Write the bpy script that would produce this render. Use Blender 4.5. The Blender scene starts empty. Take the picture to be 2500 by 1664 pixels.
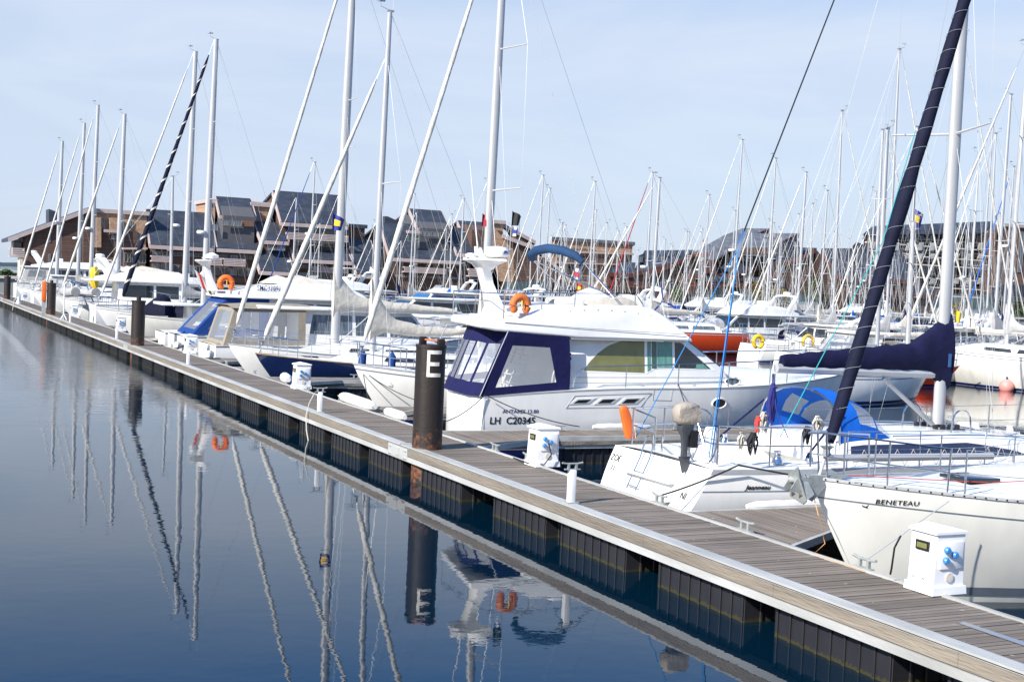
import bpy, bmesh, math, random
from mathutils import Vector, Matrix
random.seed(7)
sc = bpy.context.scene
COL = sc.collection
R = math.radians
# ------------------------------------------------------------------ camera, sky, sun, exposure
FX = 3200.0; CH = 3.897; WZ = -0.12            # focal length in photo pixels, camera height, water level
def nz(v): return v / v.length
_Z = nz(Vector((.045, -1, (.045 * 1250 + 640 - 832) / FX)))
_v1 = Vector((-1520, -.045 * 270 + 640 - 832, FX))
_Y = nz(_v1 - _Z * _Z.dot(_v1)); _X = _Y.cross(_Z)
RM = Matrix((_X, _Y, _Z))
cam = bpy.data.cameras.new('camera'); co = bpy.data.objects.new('camera', cam); COL.objects.link(co)
right = RM @ Vector((1, 0, 0)); up = -(RM @ Vector((0, 1, 0))); back = -(RM @ Vector((0, 0, 1)))
co.matrix_world = Matrix(((right.x, up.x, back.x, 0), (right.y, up.y, back.y, 0), (right.z, up.z, back.z, CH), (0, 0, 0, 1)))
cam.sensor_width = 36; cam.lens = FX / 2500 * 36; cam.clip_end = 9000; cam.clip_start = .1
sc.camera = co
def ray(px, py): return RM @ Vector((px - 1250, py - 832, FX))
def atz(px, py, z):
    r = ray(px, py); t = (z - CH) / r.z; return Vector((r.x * t, r.y * t, z))
def atx(px, py, x):
    r = ray(px, py); t = x / r.x; return Vector((x, r.y * t, r.z * t + CH))
def aty(px, py, y):
    r = ray(px, py); t = y / r.y; return Vector((r.x * t, y, r.z * t + CH))
def my(y, x=11.5): return 1.127 * y + .182 * x
SUN_AZ = Vector((-1, -.36)); SUN_EL = 34
world = bpy.data.worlds.new("World"); sc.world = world; world.use_nodes = True
wn = world.node_tree.nodes; wl = world.node_tree.links; wn.clear()
out = wn.new('ShaderNodeOutputWorld'); bg = wn.new('ShaderNodeBackground')
sky = wn.new('ShaderNodeTexSky'); sky.sky_type = 'NISHITA'; sky.sun_disc = False
sky.sun_elevation = R(SUN_EL); sky.sun_rotation = math.atan2(SUN_AZ.x, SUN_AZ.y)
sky.dust_density = 1.0; sky.air_density = 1.0; sky.ozone_density = 2.5; sky.altitude = 0
tc = wn.new('ShaderNodeTexCoord'); mp = wn.new('ShaderNodeMapping'); mp.inputs['Scale'].default_value = (1.2, 1.2, 4.5); mp.inputs['Rotation'].default_value = (0, R(8), R(35))
nt = wn.new('ShaderNodeTexNoise'); nt.inputs['Scale'].default_value = 2.2; nt.inputs['Detail'].default_value = 7; nt.inputs['Roughness'].default_value = .6; nt.inputs['Distortion'].default_value = .6
cr = wn.new('ShaderNodeMapRange'); cr.inputs[1].default_value = .35; cr.inputs[2].default_value = .75; cr.inputs[3].default_value = .78; cr.inputs[4].default_value = 1.0
mx = wn.new('ShaderNodeMix'); mx.data_type = 'RGBA'
wl.new(tc.outputs['Generated'], mp.inputs[0]); wl.new(mp.outputs[0], nt.inputs['Vector']); wl.new(nt.outputs[0], cr.inputs[0])
sz = wn.new('ShaderNodeSeparateXYZ'); wl.new(tc.outputs['Generated'], sz.inputs[0]); el = wn.new('ShaderNodeMapRange'); el.inputs[1].default_value = .19; el.inputs[2].default_value = .31; el.inputs[3].default_value = 1; el.inputs[4].default_value = .0; wl.new(sz.outputs[2], el.inputs[0])
pm = wn.new('ShaderNodeMath'); pm.operation = 'MULTIPLY'; wl.new(cr.outputs[0], pm.inputs[0]); wl.new(el.outputs[0], pm.inputs[1]); wl.new(pm.outputs[0], mx.inputs[0])
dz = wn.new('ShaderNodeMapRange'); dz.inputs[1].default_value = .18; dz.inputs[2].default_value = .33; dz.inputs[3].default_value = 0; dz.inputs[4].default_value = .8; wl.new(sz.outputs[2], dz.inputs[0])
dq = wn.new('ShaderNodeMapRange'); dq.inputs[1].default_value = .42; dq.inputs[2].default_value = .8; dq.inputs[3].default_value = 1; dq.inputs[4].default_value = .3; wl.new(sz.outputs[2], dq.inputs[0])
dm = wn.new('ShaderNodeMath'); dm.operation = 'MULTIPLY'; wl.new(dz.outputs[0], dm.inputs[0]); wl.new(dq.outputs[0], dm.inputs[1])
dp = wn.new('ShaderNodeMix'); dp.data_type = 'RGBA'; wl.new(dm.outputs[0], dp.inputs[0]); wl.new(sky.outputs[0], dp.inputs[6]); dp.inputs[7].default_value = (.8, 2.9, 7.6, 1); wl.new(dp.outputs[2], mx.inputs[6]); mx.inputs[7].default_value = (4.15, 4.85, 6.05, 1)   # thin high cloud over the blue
n3 = wn.new('ShaderNodeTexNoise'); n3.inputs['Scale'].default_value = 3.2; n3.inputs['Detail'].default_value = 8; n3.inputs['Roughness'].default_value = .55; n3.inputs['Distortion'].default_value = 1.2; wl.new(mp.outputs[0], n3.inputs['Vector'])
r3 = wn.new('ShaderNodeMapRange'); r3.inputs[1].default_value = .42; r3.inputs[2].default_value = .78; r3.inputs[3].default_value = 0; r3.inputs[4].default_value = .38; wl.new(n3.outputs[0], r3.inputs[0])
m3 = wn.new('ShaderNodeMix'); m3.data_type = 'RGBA'; p3 = wn.new('ShaderNodeMath'); p3.operation = 'MULTIPLY'; wl.new(r3.outputs[0], p3.inputs[0]); wl.new(el.outputs[0], p3.inputs[1]); wl.new(p3.outputs[0], m3.inputs[0]); wl.new(mx.outputs[2], m3.inputs[6]); m3.inputs[7].default_value = (5.5, 5.9, 6.6, 1)
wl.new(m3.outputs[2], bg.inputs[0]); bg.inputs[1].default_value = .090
wl.new(bg.outputs[0], out.inputs[0])
sl = bpy.data.lights.new('sun', 'SUN'); so = bpy.data.objects.new('sun', sl); COL.objects.link(so)
sl.energy = 4.8; sl.angle = R(.5); sl.color = (1, .955, .88)
az = nz(SUN_AZ); sd = Vector((az.x * math.cos(R(SUN_EL)), az.y * math.cos(R(SUN_EL)), math.sin(R(SUN_EL))))
so.rotation_euler = sd.to_track_quat('Z', 'Y').to_euler(); so.location = sd * 50
vs = sc.view_settings; vs.view_transform = 'Standard'; vs.look = 'None'; vs.exposure = .78; vs.gamma = 1
# ------------------------------------------------------------------ materials
M = {}
def mat(name, col, rough=.5, metal=0, var=0, vscale=3, bump=0, bscale=20, coat=0, alpha=1, col2=None, stretch=None, spec=.5, detail=4):
    m = bpy.data.materials.new(name); m.use_nodes = True; n = m.node_tree.nodes; l = m.node_tree.links
    b = n['Principled BSDF']; b.inputs['Base Color'].default_value = (*col, 1); b.inputs['Roughness'].default_value = rough
    b.inputs['Metallic'].default_value = metal; b.inputs['Coat Weight'].default_value = coat; b.inputs['Alpha'].default_value = alpha
    b.inputs['Specular IOR Level'].default_value = spec
    t = n.new('ShaderNodeTexCoord'); mpn = n.new('ShaderNodeMapping'); l.new(t.outputs['Object'], mpn.inputs[0])
    if stretch: mpn.inputs['Scale'].default_value = stretch
    if var or col2:
        x = n.new('ShaderNodeTexNoise'); x.inputs['Scale'].default_value = vscale; x.inputs['Detail'].default_value = detail; l.new(mpn.outputs[0], x.inputs['Vector'])
        rg = n.new('ShaderNodeMapRange'); rg.inputs[1].default_value = .3; rg.inputs[2].default_value = .7; l.new(x.outputs[0], rg.inputs[0])
        mm = n.new('ShaderNodeMix'); mm.data_type = 'RGBA'; l.new(rg.outputs[0], mm.inputs[0])
        c2 = col2 if col2 else tuple(c * (1 - var) for c in col)
        mm.inputs[6].default_value = (*c2, 1); mm.inputs[7].default_value = (*col, 1); l.new(mm.outputs[2], b.inputs['Base Color'])
        m['mixnode'] = mm.name
    if bump:
        x = n.new('ShaderNodeTexNoise'); x.inputs['Scale'].default_value = bscale; x.inputs['Detail'].default_value = 3; l.new(mpn.outputs[0], x.inputs['Vector'])
        bp = n.new('ShaderNodeBump'); bp.inputs['Strength'].default_value = bump; bp.inputs['Distance'].default_value = .03; l.new(x.outputs[0], bp.inputs['Height']); l.new(bp.outputs[0], b.inputs['Normal'])
    M[name] = m; return m
mat('gelcoat', (.81, .80, .77), .24, var=.09, vscale=3.5, stretch=(1, 1, .25), coat=.3, bump=.03, bscale=1.5)
mat('cream_gelcoat', (.80, .78, .71), .25, var=.10, vscale=3.5, stretch=(1, 1, .25), coat=.3, bump=.03, bscale=1.5)
mat('deck_white', (.74, .74, .72), .5, var=.10, vscale=2.5, bump=.05, bscale=60)
mat('navy_gelcoat', (.008, .018, .07), .15, var=.2, coat=.6, bump=.03, bscale=2)
mat('red_gelcoat', (.86, .085, .02), .3, var=.1, coat=.3)
mat('maroon', (.30, .02, .02), .4)
mat('grey_stripe', (.16, .19, .23), .35, var=.2)
mat('blue_stripe', (.01, .02, .12), .3)
mat('rub_grey', (.33, .35, .37), .5, var=.15)
mat('black', (.012, .012, .014), .4, var=.2)
mat('rubber', (.02, .02, .022), .7, var=.3)
mat('glass', (.012, .018, .022), .05, coat=.5, var=.4, vscale=2)
mat('glass_green', (.03, .10, .08), .06, coat=.5, var=.5, vscale=1.5)
mat('blind', (.19, .19, .06), .35, var=.3, vscale=3, coat=.6, col2=(.13, .13, .04))
mat('curtain_green', (.16, .36, .30), .5, col2=(.06, .2, .16), vscale=6, stretch=(4, 4, .05), coat=.5)
mat('curtain', (.18, .22, .27), .5, col2=(.02, .03, .04), vscale=2.2, stretch=(5, 5, .1), coat=.6)
mat('blue_glass', (.03, .12, .30), .08, coat=.5, var=.4)
mat('vinyl', (.50, .53, .58), .09, alpha=.33, bump=.35, bscale=5, stretch=(1, 1, .4))
mat('vinyl_grey', (.5, .5, .47), .1, alpha=.5, bump=.3, bscale=5)
mat('navy_canvas', (.009, .010, .062), .8, var=.25, vscale=4, bump=.7, bscale=5, spec=.2)
mat('ink_canvas', (.008, .010, .030), .8, var=.35, vscale=5, bump=.6, bscale=7, spec=.2)
mat('royal_canvas', (.006, .11, .50), .75, var=.2, vscale=3, bump=.5, bscale=5, spec=.2)
mat('blue_canvas', (.012, .05, .22), .8, var=.2, bump=.5, bscale=6, spec=.2)
mat('steel_blue_canvas', (.02, .055, .13), .8, var=.2, bump=.4, bscale=10, spec=.2)
mat('deep_navy', (.008, .009, .042), .8, var=.3, vscale=4, bump=.8, bscale=5, spec=.2)
mat('grey_canvas', (.36, .36, .36), .85, var=.2, bump=.8, bscale=5)
mat('cream_canvas', (.56, .52, .45), .85, var=.2, vscale=4, bump=.9, bscale=5)
mat('tan_canvas', (.29, .25, .19), .85, var=.2, bump=.6, bscale=5)
mat('red_canvas', (.32, .015, .03), .8, var=.2, bump=.5, bscale=6)
mat('white_sail', (.66, .65, .60), .75, col2=(.42, .40, .35), vscale=2.5, stretch=(3, 3, 1), bump=.6, bscale=8)
mat('alu', (.50, .50, .50), .4, metal=.25, var=.12, vscale=2, stretch=(1, 1, .4))
mat('alu_dark', (.40, .41, .42), .4, metal=.5, var=.2)
mat('steel', (.62, .62, .63), .16, metal=1)
mat('wire', (.30, .31, .32), .4, metal=.5)
mat('motor_grey', (.06, .065, .075), .4, var=.2)
mat('galv', (.42, .44, .42), .55, metal=.4, var=.3, vscale=9, bump=.2, bscale=40)
mat('dock_alu', (.55, .55, .53), .5, metal=.25, col2=(.38, .38, .36), vscale=2.5, bump=.15, bscale=30, stretch=(1, .3, 1))
mat('fender_wood', (.25, .215, .17), .85, col2=(.13, .11, .09), vscale=2.2, bump=.7, bscale=25, stretch=(1, .15, 1.5))
mat('teak', (.26, .17, .09), .7, var=.3, vscale=6)
mat('orange', (.85, .16, .02), .6, var=.15, bump=.1, bscale=30)
mat('burnt_orange', (.62, .16, .03), .65, var=.2, bump=.3, bscale=10)
mat('yellow', (.80, .52, .02), .6, var=.15)
mat('pvc_white', (.80, .80, .80), .35, var=.06)
mat('fender_white', (.72, .71, .68), .45, var=.15, vscale=5)
mat('plug_blue', (.04, .22, .55), .35)
mat('rope_white', (.60, .57, .50), .9, var=.3, vscale=40, bump=.5, bscale=90)
mat('rope_black', (.018, .018, .022), .9)
mat('rope_navy', (.03, .03, .20), .9, var=.4, vscale=40)
mat('rope_blue', (.02, .20, .50), .8)
mat('rope_teal', (.02, .30, .32), .8)
mat('rope_red', (.55, .04, .03), .8)
mat('rope_orange', (.62, .34, .16), .8)
mat('buoy_pink', (.75, .28, .24), .5, var=.15)
mat('sign_white', (.78, .76, .70), .6, col2=(.55, .5, .4), vscale=9)
mat('ink', (.01, .01, .012), .5)
mat('ink_blue', (.03, .04, .14), .5)
mat('tan_hood', (.36, .32, .27), .85, col2=(.24, .21, .18), bump=.9, bscale=9)
mat('radar_white', (.82, .82, .80), .3)
mat('win_pale', (.5, .52, .52), .3, var=.4, vscale=.8)
mat('stucco', (.62, .58, .50), .9, var=.12, vscale=.6)
mat('concrete', (.34, .33, .31), .9, col2=(.2, .2, .19), vscale=.5)
mat('trim', (.44, .36, .34), .8, var=.15, vscale=.6)
mat('trim_red', (.13, .04, .03), .8, var=.2, vscale=.6)
mat('win_frame', (.26, .25, .24), .5)
mat('render_grey', (.085, .085, .095), .85, var=.2)
mat('leaf', (.06, .11, .025), .8, col2=(.03, .06, .015), vscale=2)
mat('leaf_gold', (.26, .17, .03), .8, col2=(.1, .1, .02), vscale=2)
mat('bark', (.08, .06, .04), .9)
mat('hill_green', (.030, .055, .050), .95, col2=(.02, .035, .04), vscale=.01)
mat('flag_white', (.7, .7, .68), .8); mat('flag_red', (.6, .04, .03), .8); mat('flag_blue', (.03, .04, .25), .8); mat('flag_yellow', (.75, .5, .03), .8); mat('flag_black', (.02, .02, .02), .8)
def nodes(m): return m.node_tree.nodes, m.node_tree.links, m.node_tree.nodes['Principled BSDF']
def tint(name, scales, fn):                      # procedural patterned material in world-sized object coordinates
    m = bpy.data.materials.new(name); m.use_nodes = True; n, l, b = nodes(m)
    t = n.new('ShaderNodeTexCoord'); fn(n, l, b, t.outputs['Object']); M[name] = m
def mathn(n, l, op, a, b=None):
    x = n.new('ShaderNodeMath'); x.operation = op
    for i, v in enumerate((a, b)):
        if v is None: continue
        if isinstance(v, (int, float)): x.inputs[i].default_value = v
        else: l.new(v, x.inputs[i])
    return x.outputs[0]
def plankmat(name, axis, pitch, c1, c2, groove, gap=.08, fibre=(1, 1, 1), darkstain=0):
    def fn(n, l, b, co_):
        sp = n.new('ShaderNodeSeparateXYZ'); l.new(co_, sp.inputs[0])
        q = mathn(n, l, 'DIVIDE', sp.outputs[axis], pitch); fl = mathn(n, l, 'FLOOR', q); fr = mathn(n, l, 'SUBTRACT', q, fl)
        wnn = n.new('ShaderNodeTexWhiteNoise'); wnn.noise_dimensions = '1D'; l.new(fl, wnn.inputs['W'])
        mpn = n.new('ShaderNodeMapping'); mpn.inputs['Scale'].default_value = fibre; l.new(co_, mpn.inputs[0])
        ns = n.new('ShaderNodeTexNoise'); ns.inputs['Scale'].default_value = 1; ns.inputs['Detail'].default_value = 6; ns.inputs['Roughness'].default_value = .65; l.new(mpn.outputs[0], ns.inputs['Vector'])
        big = n.new('ShaderNodeTexNoise'); big.inputs['Scale'].default_value = .8; big.inputs['Detail'].default_value = 3; l.new(co_, big.inputs['Vector'])
        s = mathn(n, l, 'ADD', mathn(n, l, 'MULTIPLY', wnn.outputs[0], .35), mathn(n, l, 'MULTIPLY', ns.outputs[0], .75))
        s = mathn(n, l, 'ADD', s, mathn(n, l, 'MULTIPLY', mathn(n, l, 'SUBTRACT', big.outputs[0], .5), .9))
        rg = n.new('ShaderNodeMapRange'); rg.inputs[1].default_value = .2; rg.inputs[2].default_value = .85; l.new(s, rg.inputs[0])
        mm = n.new('ShaderNodeMix'); mm.data_type = 'RGBA'; mm.inputs[6].default_value = (*c2, 1); mm.inputs[7].default_value = (*c1, 1); l.new(rg.outputs[0], mm.inputs[0])
        gm = mathn(n, l, 'LESS_THAN', fr, gap); mg = n.new('ShaderNodeMix'); mg.data_type = 'RGBA'; l.new(gm, mg.inputs[0]); l.new(mm.outputs[2], mg.inputs[6]); mg.inputs[7].default_value = (*groove, 1)
        sp2 = n.new('ShaderNodeTexNoise'); sp2.inputs['Scale'].default_value = 9; sp2.inputs['Detail'].default_value = 2; l.new(co_, sp2.inputs['Vector']); gt = mathn(n, l, 'GREATER_THAN', sp2.outputs[0], .735)
        ms = n.new('ShaderNodeMix'); ms.data_type = 'RGBA'; l.new(mathn(n, l, 'MULTIPLY', gt, .55), ms.inputs[0]); l.new(mg.outputs[2], ms.inputs[6]); ms.inputs[7].default_value = (.5, .49, .45, 1)
        l.new(ms.outputs[2] if 'deck' in name else mg.outputs[2], b.inputs['Base Color']); b.inputs['Roughness'].default_value = .85
        bp = n.new('ShaderNodeBump'); bp.inputs['Strength'].default_value = .35; bp.inputs['Distance'].default_value = .02; l.new(ns.outputs[0], bp.inputs['Height']); l.new(bp.outputs[0], b.inputs['Normal'])
    tint(name, 1, fn)
plankmat('deck_plank', 1, .10, (.235, .195, .16), (.105, .086, .068), (.04, .032, .028), .07, (1.2, 40, 20))
plankmat('deck_plank_x', 0, .10, (.235, .195, .16), (.105, .086, .068), (.04, .032, .028), .07, (40, 1.2, 20))
plankmat('siding', 2, .3, (.125, .068, .048), (.07, .040, .030), (.02, .012, .01), .14, (.4, .4, 6))
plankmat('siding_light', 2, .3, (.20, .11, .075), (.12, .065, .045), (.05, .03, .02), .14, (.4, .4, 6))
plankmat('siding_grey', 2, .3, (.12, .10, .09), (.07, .06, .055), (.03, .02, .02), .14, (.4, .4, 6))
def slatefn(c1, c2):
    def fn(n, l, b, co_):
        br = n.new('ShaderNodeTexBrick'); br.inputs['Scale'].default_value = 1; br.inputs['Brick Width'].default_value = .9; br.inputs['Row Height'].default_value = .34; br.inputs['Mortar Size'].default_value = .012
        mpn = n.new('ShaderNodeMapping'); mpn.inputs['Rotation'].default_value = (R(90), 0, 0); l.new(co_, mpn.inputs[0]); l.new(mpn.outputs[0], br.inputs['Vector'])
        br.inputs['Color1'].default_value = (*c1, 1); br.inputs['Color2'].default_value = (*c2, 1); br.inputs['Mortar'].default_value = (c2[0] * .5, c2[1] * .5, c2[2] * .5, 1)
        ns = n.new('ShaderNodeTexNoise'); ns.inputs['Scale'].default_value = .5; ns.inputs['Detail'].default_value = 6; l.new(co_, ns.inputs['Vector'])
        mm = n.new('ShaderNodeMix'); mm.data_type = 'RGBA'; mm.blend_type = 'MULTIPLY'; mm.inputs[0].default_value = .6; l.new(br.outputs[0], mm.inputs[6])
        cr_ = n.new('ShaderNodeMapRange'); cr_.inputs[1].default_value = .3; cr_.inputs[2].default_value = .7; cr_.inputs[3].default_value = .6; cr_.inputs[4].default_value = 1.25; l.new(ns.outputs[0], cr_.inputs[0]); l.new(cr_.outputs[0], mm.inputs[7])
        l.new(mm.outputs[2], b.inputs['Base Color']); b.inputs['Roughness'].default_value = .55
    return fn
tint('slate', 1, slatefn((.046, .056, .080), (.030, .037, .052)))
tint('slate_pale', 1, slatefn((.15, .16, .18), (.10, .108, .125)))
def brickfn(n, l, b, co_):
    br = n.new('ShaderNodeTexBrick'); br.inputs['Scale'].default_value = 1; br.inputs['Brick Width'].default_value = .5; br.inputs['Row Height'].default_value = .2; br.inputs['Mortar Size'].default_value = .02
    mpn = n.new('ShaderNodeMapping'); mpn.inputs['Rotation'].default_value = (R(90), 0, 0); l.new(co_, mpn.inputs[0]); l.new(mpn.outputs[0], br.inputs['Vector'])
    br.inputs['Color1'].default_value = (.42, .25, .14, 1); br.inputs['Color2'].default_value = (.27, .14, .08, 1); br.inputs['Mortar'].default_value = (.38, .31, .24, 1)
    l.new(br.outputs[0], b.inputs['Base Color']); b.inputs['Roughness'].default_value = .9
tint('brick', 1, brickfn)
def rustfn(n, l, b, co_):
    ns = n.new('ShaderNodeTexNoise'); ns.inputs['Scale'].default_value = 7; ns.inputs['Detail'].default_value = 8; ns.inputs['Roughness'].default_value = .7; l.new(co_, ns.inputs['Vector'])
    mpn = n.new('ShaderNodeMapping'); mpn.inputs['Scale'].default_value = (9, 9, .7); l.new(co_, mpn.inputs[0])
    n2 = n.new('ShaderNodeTexNoise'); n2.inputs['Scale'].default_value = 1; n2.inputs['Detail'].default_value = 6; l.new(mpn.outputs[0], n2.inputs['Vector'])
    sp = n.new('ShaderNodeSeparateXYZ'); l.new(co_, sp.inputs[0])
    g = n.new('ShaderNodeMapRange'); g.inputs[1].default_value = .5; g.inputs[2].default_value = 1.5; g.inputs[3].default_value = .12; g.inputs[4].default_value = -.20; l.new(sp.outputs[2], g.inputs[0])
    s = mathn(n, l, 'ADD', ns.outputs[0], g.outputs[0])
    rg = n.new('ShaderNodeMapRange'); rg.inputs[1].default_value = .52; rg.inputs[2].default_value = .74; l.new(s, rg.inputs[0])
    m1 = n.new('ShaderNodeMix'); m1.data_type = 'RGBA'; m1.inputs[6].default_value = (.005, .004, .004, 1); m1.inputs[7].default_value = (.024, .014, .010, 1); l.new(n2.outputs[0], m1.inputs[0])
    m2 = n.new('ShaderNodeMix'); m2.data_type = 'RGBA'; l.new(rg.outputs[0], m2.inputs[0]); l.new(m1.outputs[2], m2.inputs[6]); m2.inputs[7].default_value = (.20, .075, .03, 1)
    l.new(m2.outputs[2], b.inputs['Base Color']); b.inputs['Roughness'].default_value = .6
    bp = n.new('ShaderNodeBump'); bp.inputs['Strength'].default_value = .6; bp.inputs['Distance'].default_value = .02; l.new(ns.outputs[0], bp.inputs['Height']); l.new(bp.outputs[0], b.inputs['Normal'])
tint('rust_pile', 1, rustfn)
def floatfn(n, l, b, co_):
    ns = n.new('ShaderNodeTexNoise'); ns.inputs['Scale'].default_value = 3; ns.inputs['Detail'].default_value = 6; l.new(co_, ns.inputs['Vector'])
    wdn = n.new('ShaderNodeTexNoise'); wdn.inputs['Scale'].default_value = 22; wdn.inputs['Detail'].default_value = 5; l.new(co_, wdn.inputs['Vector'])
    sp = n.new('ShaderNodeSeparateXYZ'); l.new(co_, sp.inputs[0])
    s = mathn(n, l, 'ADD', sp.outputs[2], mathn(n, l, 'MULTIPLY', wdn.outputs[0], .13))
    al = mathn(n, l, 'LESS_THAN', s, -.015)          # weed line just above the water
    m1 = n.new('ShaderNodeMix'); m1.data_type = 'RGBA'; m1.inputs[6].default_value = (.010, .010, .013, 1); m1.inputs[7].default_value = (.022, .022, .027, 1); l.new(ns.outputs[0], m1.inputs[0])
    m2 = n.new('ShaderNodeMix'); m2.data_type = 'RGBA'; l.new(al, m2.inputs[0]); l.new(m1.outputs[2], m2.inputs[6]); m2.inputs[7].default_value = (.034, .030, .012, 1)
    l.new(m2.outputs[2], b.inputs['Base Color']); b.inputs['Roughness'].default_value = .5
tint('float_plastic', 1, floatfn)
# water: calm basin, fine ripples that grow towards the far left
m = bpy.data.materials.new('water'); m.use_nodes = True; n, l, b = nodes(m); M['water'] = m
b.inputs['Base Color'].default_value = (.0005, .010, .022, 1); b.inputs['Roughness'].default_value = .012; b.inputs['IOR'].default_value = 1.34
g = n.new('ShaderNodeNewGeometry'); sp = n.new('ShaderNodeSeparateXYZ'); l.new(g.outputs['Position'], sp.inputs[0])
def noi(scale, st, det=2):
    mpn = n.new('ShaderNodeMapping'); mpn.inputs['Scale'].default_value = st; mpn.inputs['Rotation'].default_value = (0, 0, R(25)); l.new(g.outputs['Position'], mpn.inputs[0])
    x = n.new('ShaderNodeTexNoise'); x.inputs['Scale'].default_value = scale; x.inputs['Detail'].default_value = det; l.new(mpn.outputs[0], x.inputs['Vector']); return x.outputs[0]
big = noi(.09, (1, 2.5, 1), 4)
msk = n.new('ShaderNodeMapRange'); msk.inputs[1].default_value = 34; msk.inputs[2].default_value = 62; msk.inputs[3].default_value = 0; msk.inputs[4].default_value = 1
l.new(mathn(n, l, 'ADD', sp.outputs[1], mathn(n, l, 'MULTIPLY', mathn(n, l, 'SUBTRACT', big, .5), 26)), msk.inputs[0])
calm = mathn(n, l, 'MULTIPLY', noi(3.0, (1, 1.3, 1), 3), .0010)
calm2 = mathn(n, l, 'MULTIPLY', noi(.7, (1, 1, 1), 2), .0026)
rip = mathn(n, l, 'MULTIPLY', mathn(n, l, 'MULTIPLY', noi(1.9, (1, 1.6, 1), 6), .030), msk.outputs[0])
bp = n.new('ShaderNodeBump'); bp.inputs['Strength'].default_value = 1; bp.inputs['Distance'].default_value = 1
l.new(mathn(n, l, 'ADD', mathn(n, l, 'ADD', calm, calm2), rip), bp.inputs['Height']); l.new(bp.outputs[0], b.inputs['Normal'])
# ------------------------------------------------------------------ helpers
class MB:
    def __init__(s): s.v = []; s.f = []; s.mi = []; s.cur = 0
    def add(s, vs_, fs): 
        o = len(s.v); s.v += [Vector(v) for v in vs_]; s.f += [tuple(i + o for i in f) for f in fs]; s.mi += [s.cur] * len(fs); return o
    def box(s, x0, x1, y0, y1, z0, z1):
        s.add([(x0, y0, z0), (x1, y0, z0), (x1, y1, z0), (x0, y1, z0), (x0, y0, z1), (x1, y0, z1), (x1, y1, z1), (x0, y1, z1)],
              [(0, 3, 2, 1), (4, 5, 6, 7), (0, 1, 5, 4), (1, 2, 6, 5), (2, 3, 7, 6), (3, 0, 4, 7)]); return s
    def poly(s, pts): s.add(pts, [tuple(range(len(pts)))]); return s
    def ext(s, pts, d):                              # polygon extruded by vector d
        k = len(pts); d = Vector(d); s.add([Vector(p) for p in pts] + [Vector(p) + d for p in pts],
              [tuple(range(k))[::-1], tuple(range(k, 2 * k))] + [(i, (i + 1) % k, (i + 1) % k + k, i + k) for i in range(k)]); return s
    def loft(s, rings, closed=True, cap=True):
        k = len(rings[0]); o = len(s.v); fs = []
        for i in range(len(rings) - 1):
            for j in range(k if closed else k - 1):
                a = i * k + j; b_ = i * k + (j + 1) % k; fs.append((a, b_, b_ + k, a + k))
        if cap and closed: fs += [tuple(range(k))[::-1], tuple((len(rings) - 1) * k + j for j in range(k))]
        s.add([p for r_ in rings for p in r_], fs); return s
    def tube(s, pts, r, n_=6, cap=True):
        pts = [Vector(p) for p in pts]; rs = r if isinstance(r, (list, tuple)) else [r] * len(pts); rings = []; ref = None
        for i, p in enumerate(pts):
            d = (pts[min(i + 1, len(pts) - 1)] - pts[max(i - 1, 0)]); d = d.normalized() if d.length > 1e-9 else Vector((0, 0, 1))
            if ref is None: ref = Vector((0, 0, 1)) if abs(d.z) < .9 else Vector((1, 0, 0))
            a = d.cross(ref); a = a.normalized() if a.length > 1e-6 else Vector((1, 0, 0)); b_ = d.cross(a).normalized(); ref = -b_ if False else ref
            rings.append([p + (a * math.cos(2 * math.pi * j / n_) + b_ * math.sin(2 * math.pi * j / n_)) * rs[i] for j in range(n_)])
        return s.loft(rings, True, cap)
    def cyl(s, a, b_, r, r2=None, n_=10): return s.tube([a, b_], [r, r if r2 is None else r2], n_)
    def lathe(s, c, prof, n_=16, ax='z'):
        rings = []
        for r, h in prof:
            ring = []
            for j in range(n_):
                a = 2 * math.pi * j / n_; x, y = r * math.cos(a), r * math.sin(a)
                ring.append(Vector(c) + (Vector((x, y, h)) if ax == 'z' else Vector((h, x, y)) if ax == 'x' else Vector((y, h, x))))
            rings.append(ring)
        return s.loft(rings)
    def ball(s, c, r, n_=10, sc_=(1, 1, 1)):
        rings = []
        for i in range(n_ + 1):
            th = math.pi * i / n_; rr = max(math.sin(th), 1e-3)
            rings.append([Vector(c) + Vector((r * rr * math.cos(2 * math.pi * j / (n_ * 2)) * sc_[0], r * rr * math.sin(2 * math.pi * j / (n_ * 2)) * sc_[1], -r * math.cos(th) * sc_[2])) for j in range(n_ * 2)])
        return s.loft(rings)
    def xf(s, mt, frm=0):
        for i in range(frm, len(s.v)): s.v[i] = mt @ s.v[i]
        return s
    def build(s, name, mats, parent=None, ang=35, bevel=0, seg=2):
        me = bpy.data.meshes.new(name); me.from_pydata([tuple(v) for v in s.v], [], s.f)
        if isinstance(mats, str): mats = [mats]
        for q in mats: me.materials.append(M[q])
        me.polygons.foreach_set('material_index', s.mi)
        bm = bmesh.new(); bm.from_mesh(me)
        bmesh.ops.recalc_face_normals(bm, faces=bm.faces)
        if bevel:
            ed = [e for e in bm.edges if len(e.link_faces) == 2 and e.calc_face_angle(0) > R(30)]
            bmesh.ops.bevel(bm, geom=ed, offset=bevel, segments=seg, affect='EDGES', profile=.5, clamp_overlap=True)
        bm.to_mesh(me); bm.free()
        me.polygons.foreach_set('use_smooth', [True] * len(me.polygons)); me.set_sharp_from_angle(angle=R(ang))
        o = bpy.data.objects.new(name, me); COL.objects.link(o)
        if parent is not None: o.parent = parent
        return o
def tag(o, label=None, cat=None, group=None, kind=None):
    if label: o['label'] = label
    if cat: o['category'] = cat
    if group: o['group'] = group
    if kind: o['kind'] = kind
    return o
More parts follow.
